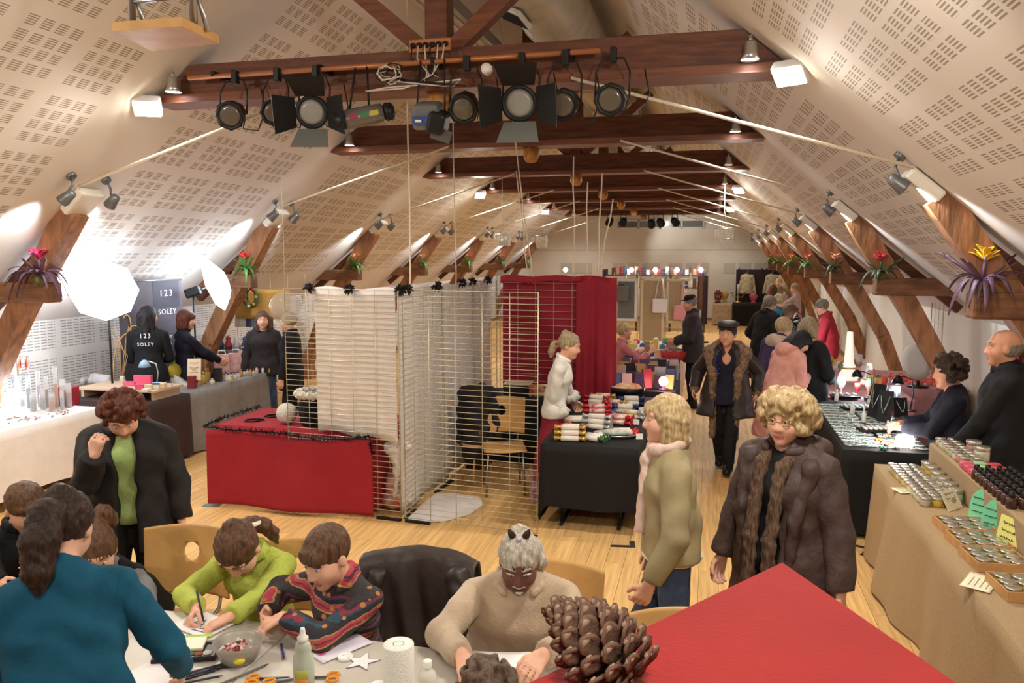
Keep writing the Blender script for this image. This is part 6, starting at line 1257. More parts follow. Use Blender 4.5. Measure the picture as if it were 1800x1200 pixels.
def desk_lamp(label, p, h, shade, lit, power, rz=0, r=.07, col=COOL, group='small table lamps', reach=.14):
    t = thing('table_lamp', label, 'lamp', p, R_(rz), group); MB().lathe([(.06, 0), (.06, .012), (.012, .02)], n=16).build('base', shade, t)
    MB().tube([(0, 0, .015), (-.02, 0, h * .5), (0, 0, h * .9), (reach * .6, 0, h * 1.0), (reach, 0, h * .96)], .007, 6).build('stem', M_STEEL if shade is not M_BLACKM else M_BLACKM, t)
    MB().lathe([(r, -.05), (r * .7, .0), (.02, .03), (0, .032)], (reach, 0, h * .94), 18).build('shade', shade, t); MB().ball((reach, 0, h * .94 - .04), (r * .7, r * .7, .02), 12, 6).build('bulb', lit, t)
    if power: lamp('POINT', 'lamp_light', (reach, 0, h * .94 - .09), power, col, t, None, .04)
    return t
M_GLOW = M('bulb_glow', (255, 255, 255), .4, emis=(240, 246, 255), estr=14)
desk_lamp('small pale blue-shaded lamp on the brown-clothed table', PZ(276, 674, TT + .121), .26, MP('blue_shade', (150, 184, 214)), M('pale_bulb', (230, 236, 240), .4), 0, 190)
for k, (px, py, c, lab) in enumerate(((318, 638, (150, 208, 60), 'lime green round paddle mirror'), (308, 642, (176, 160, 50), 'olive yellow round paddle mirror'))):
    t = thing('paddle_mirror', lab, 'mirror', PZ(px, py + 36, TT + .005), .2 + k); MB().lathe([(.001, -.012), (.085, -.01), (.09, 0), (.085, .01), (.001, .012)], (0, 0, .24 - .05 * k), 20, Matrix.Rotation(R_(80), 3, 'X'), 1, 1).build('disc', MP(f'paddle{k}', c, rough=.3), t); MB().cyl((0, 0, 0), (0, 0, .17 - .05 * k), .012, n=8).build('handle', MP(f'paddle{k}', c), t); MB().lathe([(.05, 0), (.05, .01), (.0, .012)], n=14).build('foot', MP(f'paddle{k}', c), t)
def scribble(t, w_, c, R0, m, seed):
    'a line of illegible handwriting'
    MB().tube([c + R0 @ Vector(((j / 16 - .5) * w_, 0, .09 * w_ * math.sin(j * 2.1 + seed * 1.7) * (.5 + .5 * math.sin(j * .9 + seed)))) for j in range(17)], .0022, 4).build('handwriting', m, t)
def sign(label, px, py, w_, h, m, rz=0, z=TT + .005, txt=None, tilt=-.2, ink=None, nm='card_sign', size=None, group=None, p=None):
    t = thing(nm, label, 'sign', p if p is not None else PZ(px, py, z), R_(rz), group); R0 = Euler((tilt, 0, 0)).to_matrix(); MB().bbox(R0 @ Vector((0, 0, h / 2)), (w_, .004, h), .001, (tilt, 0, 0)).build('card', m, t); MB().box((0, .03, h * .3), (w_ * .3, .003, h * .62), (.25, 0, 0)).build('prop', m, t)
    if txt:
        for k, s in enumerate(txt): scribble(t, w_ * .62, R0 @ Vector((0, -.004, h * (.8 - .22 * k))), R0, ink or DRK, k)
    return t
sign('cream lettered card standing behind the lime paddle', 341, 668, .16, .26, CRM, 20, TT + .1, ('· · ·', 'Soin', 'Main'), size=.05)
boxy('tall red wooden box beside the wedge display', 338, 682, .09, .07, .15, MP('redwood', (126, 42, 40)), 10); boxy('amber wooden box stacked behind the red wooden box', 345, 668, .11, .09, .2, MP('amberwood', (140, 84, 50)), 10); boxy('dark slate box left of the cream card', 328, 668, .12, .08, .18, DRK, 5)
def flask(label, px, py, h, r, m, cm, z=TT + .005, group=None, nm='perfume_bottle', cat='bottle'):
    t = thing(nm, label, cat, PZ(px, py, z), 0, group); MB().lathe([(r * .9, 0), (r, .005), (r, h * .6), (r * .5, h * .7), (r * .3, h * .75), (r * .3, h * .8)], n=14).build('glass', m, t); MB().lathe([(r * .42, h * .79), (r * .45, h * .82), (r * .4, h), (0, h)], n=10).build('stopper', cm, t)
AMB = MP('amber_glass', (196, 160, 80), rough=.1); PGL = MP('pale_glass', (214, 206, 200), rough=.1)
for k, (px, py) in enumerate(((352, 676), (358, 674), (363, 670), (352, 669), (366, 667))): flask('gold-tinted perfume bottle in the cluster at the head of the satin table', px, py, .13 + .02 * (k % 3), .026, AMB, GOLD, group='gold perfume bottles')
flask('small cream pot at the front of the satin table', 373, 674, .07, .032, CRM, CRM, nm='cream_pot', cat='pot'); boxy('dark upright box among the perfume bottles', 383, 670, .1, .06, .17, DRK, 10)
rr = random.Random(8)
for k in range(16): px = 392 + k * 5.4; flask('small clear-glass scent bottle in the row along the satin table', px, 672 - (px - 390) * .2 + rr.uniform(-5, 2), rr.uniform(.06, .11), .02, PGL if k % 3 else AMB, DRK if k % 2 else GOLD, group='small scent bottles on the satin table')
sign('small white price card on the satin table', 403, 668, .09, .06, WHT, 30)
BAGP = M('pink_print', (234, 190, 178), .6, col2=(206, 150, 150), vscale=18)
for k, (px, py, lab) in enumerate(((391, 650, 'pink gift bag nearest the leaning post'), (416, 647, 'pale pink gift bag second along the satin table'), (432, 642, 'large pink gift bag with darker print'), (452, 640, 'pink gift bag half behind the grid edge'))):
    t = thing('gift_bag', lab, 'bag', PZ(px, py + 6, TT + .005), R_(30), 'pink gift bags on the satin table'); MB().box((0, 0, .13), (.2, .07, .26), None, .96).build('bag_body', BAGP, t)
    for s in (-1, 1): MB().tube([(-.05, s * .03, .25), (-.04, s * .03, .31), (.04, s * .03, .31), (.05, s * .03, .25)], .004, 5).build('handle', WHT, t)
boxy('long dark red casket at the far end of the satin table', 450, 655, .26, .1, .06, MP('casket', (90, 36, 36)), 60)
# roll-up banner
a, b = Vector((-6.93, 8.2, 0)), Vector((-6.76, 9.17, 0)); L_ = (b - a).length; bn = thing('roll_up_banner', 'tall dark roll-up banner reading 123 SOLEY with golden curls', 'banner', a, math.atan2(b.y - a.y, b.x - a.x))
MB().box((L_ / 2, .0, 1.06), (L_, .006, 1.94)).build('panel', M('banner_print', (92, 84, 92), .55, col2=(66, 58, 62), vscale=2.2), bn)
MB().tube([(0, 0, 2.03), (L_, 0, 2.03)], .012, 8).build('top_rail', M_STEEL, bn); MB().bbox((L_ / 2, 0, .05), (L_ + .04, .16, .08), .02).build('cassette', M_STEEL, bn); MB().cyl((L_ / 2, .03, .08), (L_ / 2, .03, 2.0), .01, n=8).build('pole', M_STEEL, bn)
MB().box((L_ * .74, -.0045, 1.86), (.42, .003, .36)).build('dark_patch', M('banner_patch', (60, 56, 66), .55), bn)  # darker rectangle on the upper banner panel
GC_ = M('gold_print', (206, 160, 96), .4)
for k, (x, z, r, a0, a1) in enumerate(((.12, .9, .5, 1.6, 3.6), (.2, 1.2, .28, .5, 3.4), (.36, 1.55, .07, 0, 5.2), (.3, .75, .2, .2, 3.0), (.1, 1.5, .12, -1, 2.4), (.28, 1.35, .1, 1, 4.6))): MB().tube([(x + r * .5 * math.cos(t_), -.006, z + r * math.sin(t_)) for t_ in np.linspace(a0, a1, 14)], .008, 5).build('golden_curl', GC_, bn)
WP = M('print_pale', (226, 230, 236), .6)
for txt, s, x, z, sp_ in (('123', .12, .72, 1.86, 1.3), ('SOLEY', .095, .73, 1.62, 1.1), ('institut', .075, .68, 1.3, 1), ('beauté', .075, .68, 1.2, 1)): lettering(txt, s, WP, bn, (x, -.007, z), (R_(90), 0, 0), sp_)
# branches in a vase before the banner
vz = thing('branch_vase', 'vase of pale dry branches before the banner', 'vase', PZ(216, 684, TT + .005)); MB().lathe([(.03, 0), (.045, .01), (.05, .08), (.025, .14), (.03, .16)], n=16).build('vase_body', CRM, vz)
for k in range(7): rr = random.Random(k); MB().tube([(0, 0, .13), (rr.uniform(-.06, .06), rr.uniform(-.05, .05), .4), (rr.uniform(-.14, .1), rr.uniform(-.1, .1), .75)], [.005, .004, .002], 5).build('branch', M('dry_twig', (196, 160, 116), .8), vz)
# photographic umbrellas
M_UMB = M('umbrella_glow', (255, 255, 255), .6, emis=(226, 238, 255), estr=5)
def softbox(label, px, py, Y, r, n, power, sp, edge=False):
    p = PY(px, py, Y); d = Vector(n).normalized(); q = track(d); t = thing('photo_umbrella', label, 'studio light', (p.x, p.y, 0), 0, 'studio lights of the beauty stall')
    MB().lathe([(0, -.16), (r * .5, -.13), (r * .85, -.05), (r, 0), (r * .99, .005), (r * .84, -.04), (r * .5, -.12), (0, -.15)] if edge else [(.1, -.3), (r * .6, -.2), (r, 0), (r, .012), (0, .05)], (0, 0, p.z), 8, q).build('diffuser', M_UMB, t)
    MB().bbox(Vector((0, 0, p.z)) - d * (.36 if not edge else -.3), (.12, .12, .2), .02, q).build('lamp_head', M_BLACKM, t); MB().tube([Vector((0, 0, p.z)) - d * .34, Vector((0, 0, p.z)) + d * (.3 if edge else -.2)], .006, 6).build('shaft', M_STEEL, t)
    s_ = Vector((0, 0, p.z - .06)) - d * (.36 if not edge else -.3); MB().tube([s_, (s_.x, s_.y, .3)], .012, 8).build('stand', M_BLACKM, t)
    for k in range(3): MB().tube([(s_.x, s_.y, .4), (s_.x + .4 * math.cos(k * 2.1), s_.y + .4 * math.sin(k * 2.1), .01)], .009, 6).build('leg', M_BLACKM, t)
    lamp('SPOT' if 0 else 'POINT', 'studio_light', Vector((0, 0, p.z)) + d * .2, power, (.8, .9, 1), t, None, .2)
softbox('glowing octagonal softbox on a stand at the beauty stall', 182, 510, 7.5, .36, (.55, -.8, -.3), 12, 1); softbox('glowing shallow white umbrella beside the leaning post', 378, 500, 9.2, .36, (-.85, -.25, -.3), 8, 1, True)
# stalls further along the left wall
one(MB().sheet(lambda u, v: (u * .9, 0.01 * math.sin(u * 20), -.45 * v), 20, 6, .01), 'straw_mat', M('straw', (190, 146, 72), .8, var=.25, vscale=30, stretch=(1, 1, 12)), 'golden straw mat hung above the far left stalls', 'mat', PY(412, 508, 10.8), .05)
wr = thing('wreath', 'small green wreath with baubles before the straw mat', 'wreath', PY(441, 522, 10.7)); MB().tube([(.1 * math.cos(a), 0, .14 * math.sin(a)) for a in np.linspace(0, 6.28, 15)[:-1]], .035, 8, closed=True).build('ring', M('wreath_green', (84, 92, 52), .8, var=.5, vscale=30, bump=1), wr)
for k in range(7): MB().ball((.1 * math.cos(k * .9), -.035, .14 * math.sin(k * .9)), .026, 8, 6).build('bauble', [GOLD, MP('baub', (150, 40, 40)), PGL][k % 3], wr)
sc = wire_panel('wire grid hung with cards at the far left stall', (-7.1, 10.95, 0), (-5.9, 10.9, 0), h=2.05, nv=5, step=.2, group='far wire grids')
rr = random.Random(12)
for k in range(14):
    px, py = 418 + (k % 7) * 9.5, 540 + (k // 7) * 26; c = [(206, 180, 170), (170, 40, 44), (120, 130, 140), (224, 218, 208), (90, 70, 66), (196, 150, 150), (60, 70, 90)][(k * 3) % 7]
    one(MB().bbox((0, 0, 0), (.1, .012, .15), .004, (0, rr.uniform(-.06, .06), 0)), 'picture_card', MP(f'card{(k * 3) % 7}', c), 'small picture card hung on the far left wire grid', 'card', PY(px, py, 10.87), 0, 'cards on the far left grid')
ct = thing('display_counter', 'low glass-topped grey counter at the far left stall', 'counter', (-6.75, 10.5, 0)); MB().bbox((0, 0, .45), (.9, .4, .9), .01).build('body', DRK, ct); MB().bbox((0, 0, .93), (.94, .44, .05), .01).build('top', M_GREYM, ct)
for k in range(6): one(MB().lathe([(.05, 0), (.06, .05), (.03, .12), (.04, .16), (0, .2)], n=12), 'ornament', MP(f'orn{k % 3}', [(60, 90, 130), (150, 50, 50), (190, 180, 170)][k % 3]), 'small ornament standing on the far left counter', 'ornament', (-7.1 + k * .14, 10.48, .958), 0, 'ornaments on the far left counter')
one(MB().ball((0, 0, 0), .17, 20, 14), 'glass_globe', M('smoky_glass', (200, 194, 186), .12, alpha=.35), 'large hanging glass globe behind the left grid panel', 'globe', PY(502, 540, 7.6))
o = [o for o in COL.objects if o.get('label', '').startswith('large hanging glass globe')][0]; MB().tube([(0, 0, .17), (0, 0, ZS(o.location.x - XC) - o.location.z - .02)], .003, 4).build('thread', M_ROPE, o)
# ------------------------------------------------------------------ right-hand stalls
C_BURL = cloth('burlap', (174, 148, 112), .9, var=.12, vscale=160, bump=.6, bscale=260)
table('long table under the burlap', 1.36, 1.86, 2.55, 6.45, TT - .005); tablecloth('burlap cloth over the preserves table on the right', 1.28, 1.9, 2.5, 6.5, TT, .02, C_BURL, amp=.045, freq=5, seed=3, flare=.06)
rs = thing('display_riser', 'burlap-covered step at the back of the preserves table', 'riser', (1.76, 4.5, TT + .006)); MB().bbox((0, 0, .1), (.25, 3.9, .2), .012).build('step', C_BURL, rs)
R1, R2 = TT + .006, TT + .208
LID = M('tin_lid', (206, 202, 190), .25, metal=.8); JG = [M(f'jar_{k}', c, .15, spec=.7) for k, c in enumerate(((206, 200, 176), (200, 168, 64), (184, 176, 150), (150, 120, 70), (190, 130, 120), (160, 190, 150)))]
JM = {}
def jar(label, p, r=.034, h=.058, m=0, group='', rz=0):
    key = (r, h)
    if key not in JM: JM[key] = (MB().lathe([(r * .86, 0), (r * .95, .004), (r * .95, h * .66), (r * .84, h * .74)], n=14).mesh('jar_glass', JG[0]), MB().lathe([(r * .96, h * .73), (r, h * .76), (r, h * .97), (r * .94, h), (0, h * .985)], n=14).mesh('lid', LID))
    t = thing('glass_jar', label, 'jar', p, rz, group); a = link('jar_glass', JM[key][0], t); link('lid', JM[key][1], t)
    if m: a.material_slots[0].link = 'OBJECT'; a.material_slots[0].material = JG[m]
rr = random.Random(21)
for i in range(12):
    for j in range(3): jar('small tin-lidded jar in the dense block on the lower burlap step', (1.36 + j * .072 + i * .002, 6.3 - i * .076, R1), m=rr.choice((0, 0, 2, 1)), group='small jars on the lower step')
for k, (x, y, m, lab) in enumerate(((1.585, 6.25, 1, 'yellow-filled larger jar at the far end of the lower step, left one'), (1.585, 6.13, 1, 'yellow-filled larger jar at the far end of the lower step, right one'), (1.585, 5.98, 2, 'larger pale jar behind the block of small jars, far one'), (1.585, 5.84, 0, 'larger pale jar behind the block of small jars, middle one'), (1.585, 5.7, 2, 'larger pale jar behind the block of small jars, nearer one'), (1.585, 5.56, 5, 'greenish larger jar nearest the price card'))): jar(lab, (x, y, R1), .045, .1, m, 'larger jars on the lower step')
for i in range(8):
    for j in range(2): jar('small tin-lidded jar in the double row on the upper burlap step', (1.69 + j * .08, 6.36 - i * .082, R2), m=rr.choice((0, 2, 2, 4, 5)), group='small jars on the upper step')
for k, (y, m, lab) in enumerate(((6.12, 4, 'larger rosy jar on the upper step'), (5.94, 0, 'larger clear jar on the upper step'))): jar(lab, (1.84, y, R2), .05, .1, m, 'larger jars on the upper step')
for k in range(7): c = [(206, 90, 110), (150, 190, 140), (190, 70, 80)][k % 3]; one(MB().bbox((0, 0, .022), (.08, .06, .044), .012), 'soap_bar', M(f'soap_{k % 3}', c, .5), ['pink soap bar on the upper burlap step', 'pale green soap bar on the upper burlap step', 'raspberry soap bar on the upper burlap step'][k % 3], 'soap', (1.68 + .08 * (k % 3), 5.7 - .085 * (k // 3), R2), .1 * k, 'soap bars')
BRB = M('brown_bottle', (70, 44, 34), .2)
for i in range(9):
    for j in range(4): flask_p = (1.66 + j * .064, 5.44 - i * .075, R2); t = thing('dropper_bottle', 'small brown bottle with black cap in the block on the upper step', 'bottle', flask_p, 0, 'brown bottles on the upper step'); MB().lathe([(.026, 0), (.028, .004), (.028, .05), (.014, .062)], n=12).build('glass', BRB, t); MB().lathe([(.016, .06), (.017, .064), (.016, .09), (0, .091)], n=10).build('cap', M_BLACKM, t)
CARD = MP('note_card', (232, 228, 198)); TXT = MP('note_ink', (130, 124, 110))
sign('folded cream note card leaning on the burlap step', 0, 0, .17, .13, CARD, 48, p=Vector((1.55, 5.42, R1)), txt=('. . .', '. .'), ink=TXT, tilt=-.5, size=.03)
for k, (px, py, rz, w_, lab) in enumerate(((1597, 862, 20, .19, 'cream price sheet beside the small jars'), (1698, 920, 55, .2, 'white order sheets below the jar block'), (1722, 1024, 62, .22, 'cream handwritten sheet at the table front'))):
    o = paper(px, py, w_, .13, rz, lab, CARD if k != 1 else PAPER, R1)
    for j in range(4): MB().box((-.01, -.04 + .025 * j, .0045), (w_ * .6, .003, .0006)).build('written_line', TXT, o)
CBD = M('cardboard', (196, 150, 98), .8, var=.08, vscale=20)
for k, (x, y, lab) in enumerate(((1.48, 5.0, 'cardboard tray of flat tins nearest the white order sheets'), (1.48, 4.74, 'cardboard tray of flat tins, second towards the viewer'), (1.48, 4.48, 'cardboard tray of flat tins, third towards the viewer'), (1.5, 4.12, 'cardboard tray of flat tins nearest the viewer'))):
    t = thing('cardboard_tray', lab, 'tray', (x, y, R1), .1, 'cardboard trays of tins'); MB().box((0, 0, .004), (.26, .24, .006)).build('tray_floor', DRK, t)
    for sx, sy, a, b in ((0, -1, .26, .006), (0, 1, .26, .006), (-1, 0, .006, .24), (1, 0, .006, .24)): MB().box((sx * .13, sy * .12, .025), (a, b, .05)).build('tray_wall', CBD, t)
    for i in range(3):
        for j in range(3): jar('flat round tin-lidded jar inside a cardboard tray', (x + (i - 1) * .08, y + (j - 1) * .075, R1 + .009), .036, .045, 1 if (i + j) % 3 else 0, 'flat jars in cardboard trays')
GRN = MP('green_card', (120, 206, 160))
for k, (px, py, lab) in enumerate(((1757, 938, 'green tree-shaped lettered card, left one'), (1781, 962, 'green tree-shaped lettered card, right one'))):
    t = thing('shaped_card', lab, 'sign', Vector((1.6, 5.2 - .22 * k, R1)), R_(-50), 'green shaped cards'); MB().prism([(-.05, 0), (.05, 0), (.055, .1), (.045, .15), (.02, .19), (0, .2), (-.02, .19), (-.045, .15), (-.055, .1)], .004, (0, 0, 0), ((1, 0, 0), (0, .2, .98))).build('card', GRN, t)
    for j in range(3): scribble(t, .07, Vector((0, -.006 + .2 * (.14 - .04 * j), .14 - .04 * j)), Euler((-.2, 0, 0)).to_matrix(), DRK, j + k)
    MB().box((0, .05, .05), (.03, .004, .11), (.5, 0, 0)).build('prop', GRN, t)
sign('pale yellow lettered card at the right edge', 0, 0, .16, .18, MP('yellow_card', (230, 226, 130)), -70, p=Vector((1.6, 4.72, R1)), txt=('a', 'b', 'c'), size=.04)
# jewellery table
C_BLKT = cloth('black_table', (17, 16, 18), .75, var=.05, bump=.1)
table('table under the black jewellery cloth', 1.2, 1.76, 7.0, 9.25, TT - .005); tablecloth('black cloth over the jewellery table', 1.12, 1.8, 6.94, 9.3, TT, .03, C_BLKT, amp=.01, seed=7)
SIL = M('silver_chain', (216, 222, 222), .25, metal=.7, col2=(120, 170, 170), vscale=60); SIL2 = M('pearl', (236, 234, 228), .3)
NK = [MB().tube([(-.155 + .31 * i / 24, .006 * math.sin(i * 1.1 + s), .004) for i in range(25)], [.0035 + .003 * ((i + s) % 2) for i in range(25)], 5).mesh('necklace', [SIL, SIL2, SIL][s]) for s in range(3)]
for i in range(42):
    for j in range(2): o = link('necklace', NK[(i + j) % 3], None, (1.3 + j * .34, 7.06 + i * .048, TT + .008), (0, 0, .05 * math.sin(i * 3 + j))); tag(o, 'silvery necklace laid out in the close rows on the black table', 'necklace', 'necklaces laid out in rows')
def ring_tray(label, px, py, rz, n=5):
    t = thing('ring_tray', label, 'tray', PZ(px, py, TT + .02), R_(rz), 'ring trays'); MB().bbox((0, 0, .012), (.3, .16, .024), .006).build('tray', M_BLACKM, t)
    for k in range(n): MB().tube([(-.11 + .22 * k / (n - 1), -.06, .032), (-.11 + .22 * k / (n - 1), .06, .032)], .012, 8).build('ring_roll', SIL2, t)
ring_tray('black ring tray with white rolls in the middle of the jewellery', 1506, 719, 10); ring_tray('black ring tray with silver rolls near the front of the jewellery', 1540, 757, 12, 6); ring_tray('small black ring tray at the far side of the jewellery', 1485, 698, 8, 4)
for k, (px, py, h, lab) in enumerate(((1535, 735, .34, 'tall black necklace board leaning in the middle of the jewellery'), (1552, 742, .3, 'black necklace board with teal chain nearest the viewer'), (1570, 722, .26, 'black necklace board beside the glowing clip lamp'), (1585, 735, .2, 'low black necklace board on the right of the jewellery'))):
    t = thing('necklace_board', lab, 'display board', PZ(px, py, TT + .012), R_(-40 + 15 * k), 'black necklace boards'); MB().bbox((0, .05, h / 2), (.13, .012, h), .004, (-.35, 0, 0)).build('board', M_BLACKM, t); MB().box((0, .13, h * .35), (.05, .01, h * .75), (.2, 0, 0)).build('prop', M_BLACKM, t)
    MB().tube([(-.04, -.0 + .06, h * .82), (-.02, .0, h * .5), (0, -.02, h * .3), (.02, .0, h * .5), (.04, .06, h * .82)], .005, 5).build('chain', SIL, t)
for k, (px, py, h) in enumerate(((1498, 728, .12), (1518, 742, .14), (1528, 712, .1), (1470, 705, .13), (1560, 760, .11), (1540, 700, .12))): flask(['white ring cone left in the jewellery rows', 'tall white ring cone before the black boards', 'white ring cone behind the middle tray', 'white ring cone at the aisle side of the jewellery', 'white ring cone near the shell lamp', 'white ring cone near the seated woman'][k], px, py, h, .022, SIL2, SIL2, TT + .012, 'white ring cones', 'ring_cone', 'ring holder')
rr = random.Random(31)
for k in range(40): one(MB().tube([(.018 * math.cos(a), .018 * math.sin(a), 0) for a in np.linspace(0, 6.28, 11)[:-1]], .004, 5, closed=True), 'bangle', [SIL, SIL2, M('teal_bangle', (60, 150, 150), .2, metal=.5)][k % 3], 'small shiny bangle scattered on the right of the jewellery table', 'bangle', (rr.uniform(1.64, 1.78), rr.uniform(7.1, 9.0), TT + .012), 0, 'bangles on the jewellery table')
desk_lamp('bright goose-neck lamp at the far side of the jewellery', PZ(1528, 700, TT + .01), .3, M_BLACKM, M_GLOW, 7, 160, .06); desk_lamp('bright clip lamp beside the black boards', PZ(1600, 722, TT + .01), .36, M_BLACKM, M_GLOW, 9, 190, .06)
sl = thing('shell_lamp', 'glowing white shell lamp on the front corner of the jewellery table', 'lamp', PZ(1590, 786, TT + .006)); MB().lathe([(.05, 0), (.07, .03), (.075, .07), (.06, .1), (0, .115)], n=16, wob=lambda a, z: .08 * math.sin(8 * a)).build('shade', M('shell_glow', (255, 250, 240), .4, emis=(255, 246, 236), estr=9), sl); lamp('POINT', 'shell_light', (-.15, -.02, .16), 5, (1, .95, .9), sl, None, .05)
for k, (px, py, c) in enumerate(((1545, 775, (226, 140, 90)), (1556, 782, (232, 170, 130)), (1568, 778, (230, 150, 110)), (1560, 768, (236, 200, 180)), (1575, 788, (240, 222, 206)), (1553, 790, (60, 130, 120)))):
    mb = MB()
    for j in range(5): mb.ball((.022 * math.cos(j * 1.26), .022 * math.sin(j * 1.26), .014), (.018, .012, .012), 8, 5, Matrix.Rotation(j * 1.26, 3, 'Z'))
    mb.ball((0, 0, .018), .012, 8, 6); one(mb, 'shell_flower', M(f'shellf_{k}', c, .4), ['orange shell flower, leftmost before the shell lamp', 'peach shell flower beside the shell lamp', 'apricot shell flower touching the shell lamp', 'pale pink shell flower behind the orange ones', 'cream shell flower at the very front corner', 'teal shell flower among the orange ones'][k], 'ornament', PZ(px, py, TT + .008), k)
mr = thing('oval_mirror', 'large grey-rimmed oval mirror on the side table behind the seated woman', 'mirror', (2.5, 10.5, TT + .006), R_(20)); mr.scale = (1.35, 1.35, 1.35); MB().lathe([(.09, -.015), (.16, -.01), (.17, 0), (.16, .012), (.1, .012)], (0, .04, .22), 28, Matrix.Rotation(R_(72), 3, 'X'), .8, 1).build('rim', M('grey_rim', (190, 182, 174), .5), mr); MB().lathe([(0, .004), (.1, .004), (.1, -.004), (0, -.004)], (0, .035, .22), 28, Matrix.Rotation(R_(72), 3, 'X'), .8, 1).build('glass', M('mirror_dark', (70, 52, 44), .08, metal=.9), mr); MB().lathe([(.09, 0), (.09, .012), (.02, .02), (.012, .06)], n=18).build('stand', M_BLACKM, mr)
# glass stall
C_MAUV = cloth('mauve_cloth', (176, 128, 132), .8); RG = [M('red_glass', (206, 70, 64), .1, alpha=.85), M('clear_glass'), M('green_glass', (120, 140, 110), .1, alpha=.7), M('rose_glass', (226, 160, 150), .1, alpha=.7), M('gold_glass', (200, 166, 90), .15, alpha=.9)]
table('table under the mauve cloth, nearer part', 1.34, 2.2, 9.55, 12.2, TT - .005); tablecloth('mauve cloth over the glass stall', 1.28, 2.24, 9.5, 12.25, TT, .05, C_MAUV, amp=.015, seed=9)
table('table under the mauve cloth by the wall', 2.3, 3.0, 10.42, 11.9, TT - .005); tablecloth('mauve cloth over the side table by the right wall', 2.26, 3.04, 10.38, 11.95, TT, .05, C_MAUV, amp=.012, seed=11)
def goblet(label, p, s, m, group):
    t = thing('goblet', label, 'glass', p, 0, group); MB().lathe([(.03 * s, 0), (.03 * s, .004), (.005 * s, .01), (.005 * s, .06 * s), (.02 * s, .075 * s), (.036 * s, .12 * s), (.032 * s, .16 * s), (.03 * s, .16 * s), (.033 * s, .12 * s), (0, .075 * s)], n=14).build('bowl', m, t)
rr = random.Random(41); LBG = ['ruby red goblet among the glasses of the mauve stall', 'clear goblet among the glasses of the mauve stall', 'greenish goblet among the glasses of the mauve stall', 'rose goblet among the glasses of the mauve stall', 'golden goblet among the glasses of the mauve stall']
for k in range(44): m = k % 5; goblet(LBG[m], (rr.uniform(1.36, 2.15), 9.6 + (k // 2) * .118, TT + .006), rr.uniform(.8, 1.5), RG[m], 'goblets on the mauve stall')
for k in range(20): one(MB().lathe([(.03, 0), (.032, .01), (.032, .05), (.026, .052), (0, .04)], n=12), 'tea_light', M('coral_glass', (226, 96, 76), .15), 'coral tea-light holder on the side table by the wall', 'candle holder', (2.36 + .11 * (k % 6), 10.7 + .2 * (k // 6) + .03 * (k % 2), TT + .006), 0, 'coral tea-light holders')
CONEW = M('white_cone', (240, 236, 224), .5, emis=(255, 250, 236), estr=.35)
for k, (px, py, Y, h, r, lab) in enumerate(((1492, 640, 10.9, .62, .12, 'tall lit white cone tree on the mauve stall'), (1528, 655, 10.6, .26, .1, 'small white cone tree right of the tall one'))):
    p = PY(px, py, Y); p.z = TT + .006; t = thing('cone_tree', lab, 'ornament', p, 0, 'white cone trees'); MB().lathe([(r, 0), (r * 1.02, .02), (r * .8, h * .25), (r * .5, h * .35), (r * .42, h * .6), (r * .3, h), (0, h * 1.01)], n=20, wob=lambda a, z: .05 * math.sin(6 * a + z * 20)).build('cone', CONEW, t); MB().lathe([(r * .85, .24 * h), (r * .87, .255 * h), (r * .8, .27 * h)], n=20).build('band', GOLD, t)
# lamp-lit stall and beyond
table('table under the dark cloth of the lamp-lit stall', 1.35, 1.68, 12.6, 15.4, TT - .005); tablecloth('wine-dark cloth over the lamp-lit stall', 1.28, 1.72, 12.55, 15.45, TT, .05, cloth('wine_cloth', (120, 40, 50)), amp=.012, seed=13)
desk_lamp('black-shaded desk lamp beside the stallholder in red', (1.6, 14.6, TT + .006), .62, M_BLACKM, M_GLOW, 10, 170, .14, reach=.2); desk_lamp('black-shaded desk lamp above the tall white cone', (1.6, 12.95, TT + .006), .62, M_BLACKM, M_GLOW, 10, 185, .15, reach=.22); desk_lamp('low bright lamp lying among the wares of the lamp-lit stall', (1.45, 12.7, TT + .006), .16, WHT, M_GLOW, 6, 180, .08)
rr = random.Random(51)
for k in range(30): c = [(226, 180, 170), (60, 50, 48), (190, 60, 60), (220, 214, 200), (150, 120, 80)][k % 5]; boxy(['rosy gift box on the lamp-lit stall', 'black gift box on the lamp-lit stall', 'red gift box on the lamp-lit stall', 'ivory gift box on the lamp-lit stall', 'tan gift box on the lamp-lit stall'][k % 5], 0, 0, rr.uniform(.06, .14), rr.uniform(.06, .1), rr.uniform(.05, .16), MP(f'lamp_stall{k % 5}', c), rr.uniform(-40, 40), group='gift boxes on the lamp-lit stall', p=(rr.uniform(1.36, 1.62), 12.7 + k * .09, TT + .006))
table('long far table under the beige cloth on the right', 1.35, 1.72, 16.2, 20.5, TT - .005); tablecloth('beige cloth over the far right-hand stall', 1.3, 1.76, 16.1, 20.6, TT, .05, cloth('beige_cloth', (190, 168, 140)), amp=.012, seed=14)
rr = random.Random(53)
for k in range(26): c = [(196, 80, 90), (90, 80, 110), (220, 200, 160), (70, 100, 80)][k % 4]; flask(['reddish bottle on the far right-hand stall', 'violet bottle on the far right-hand stall', 'straw-coloured bottle on the far right-hand stall', 'dark green bottle on the far right-hand stall'][k % 4], 0, 0, rr.uniform(.12, .26), .04, MP(f'farb{k % 4}', c, rough=.2), GOLD, group='bottles on the far right-hand stall'); COL.objects[-1].parent.location = (rr.uniform(1.38, 1.68), 16.3 + k * .16, TT + .006)
wp = wire_panel('coarse wire grid leaning on the right wall', (2.92, 11.2, 0), (2.98, 12.0, 0), h=1.85, nv=4, step=.2, group='far wire grids')
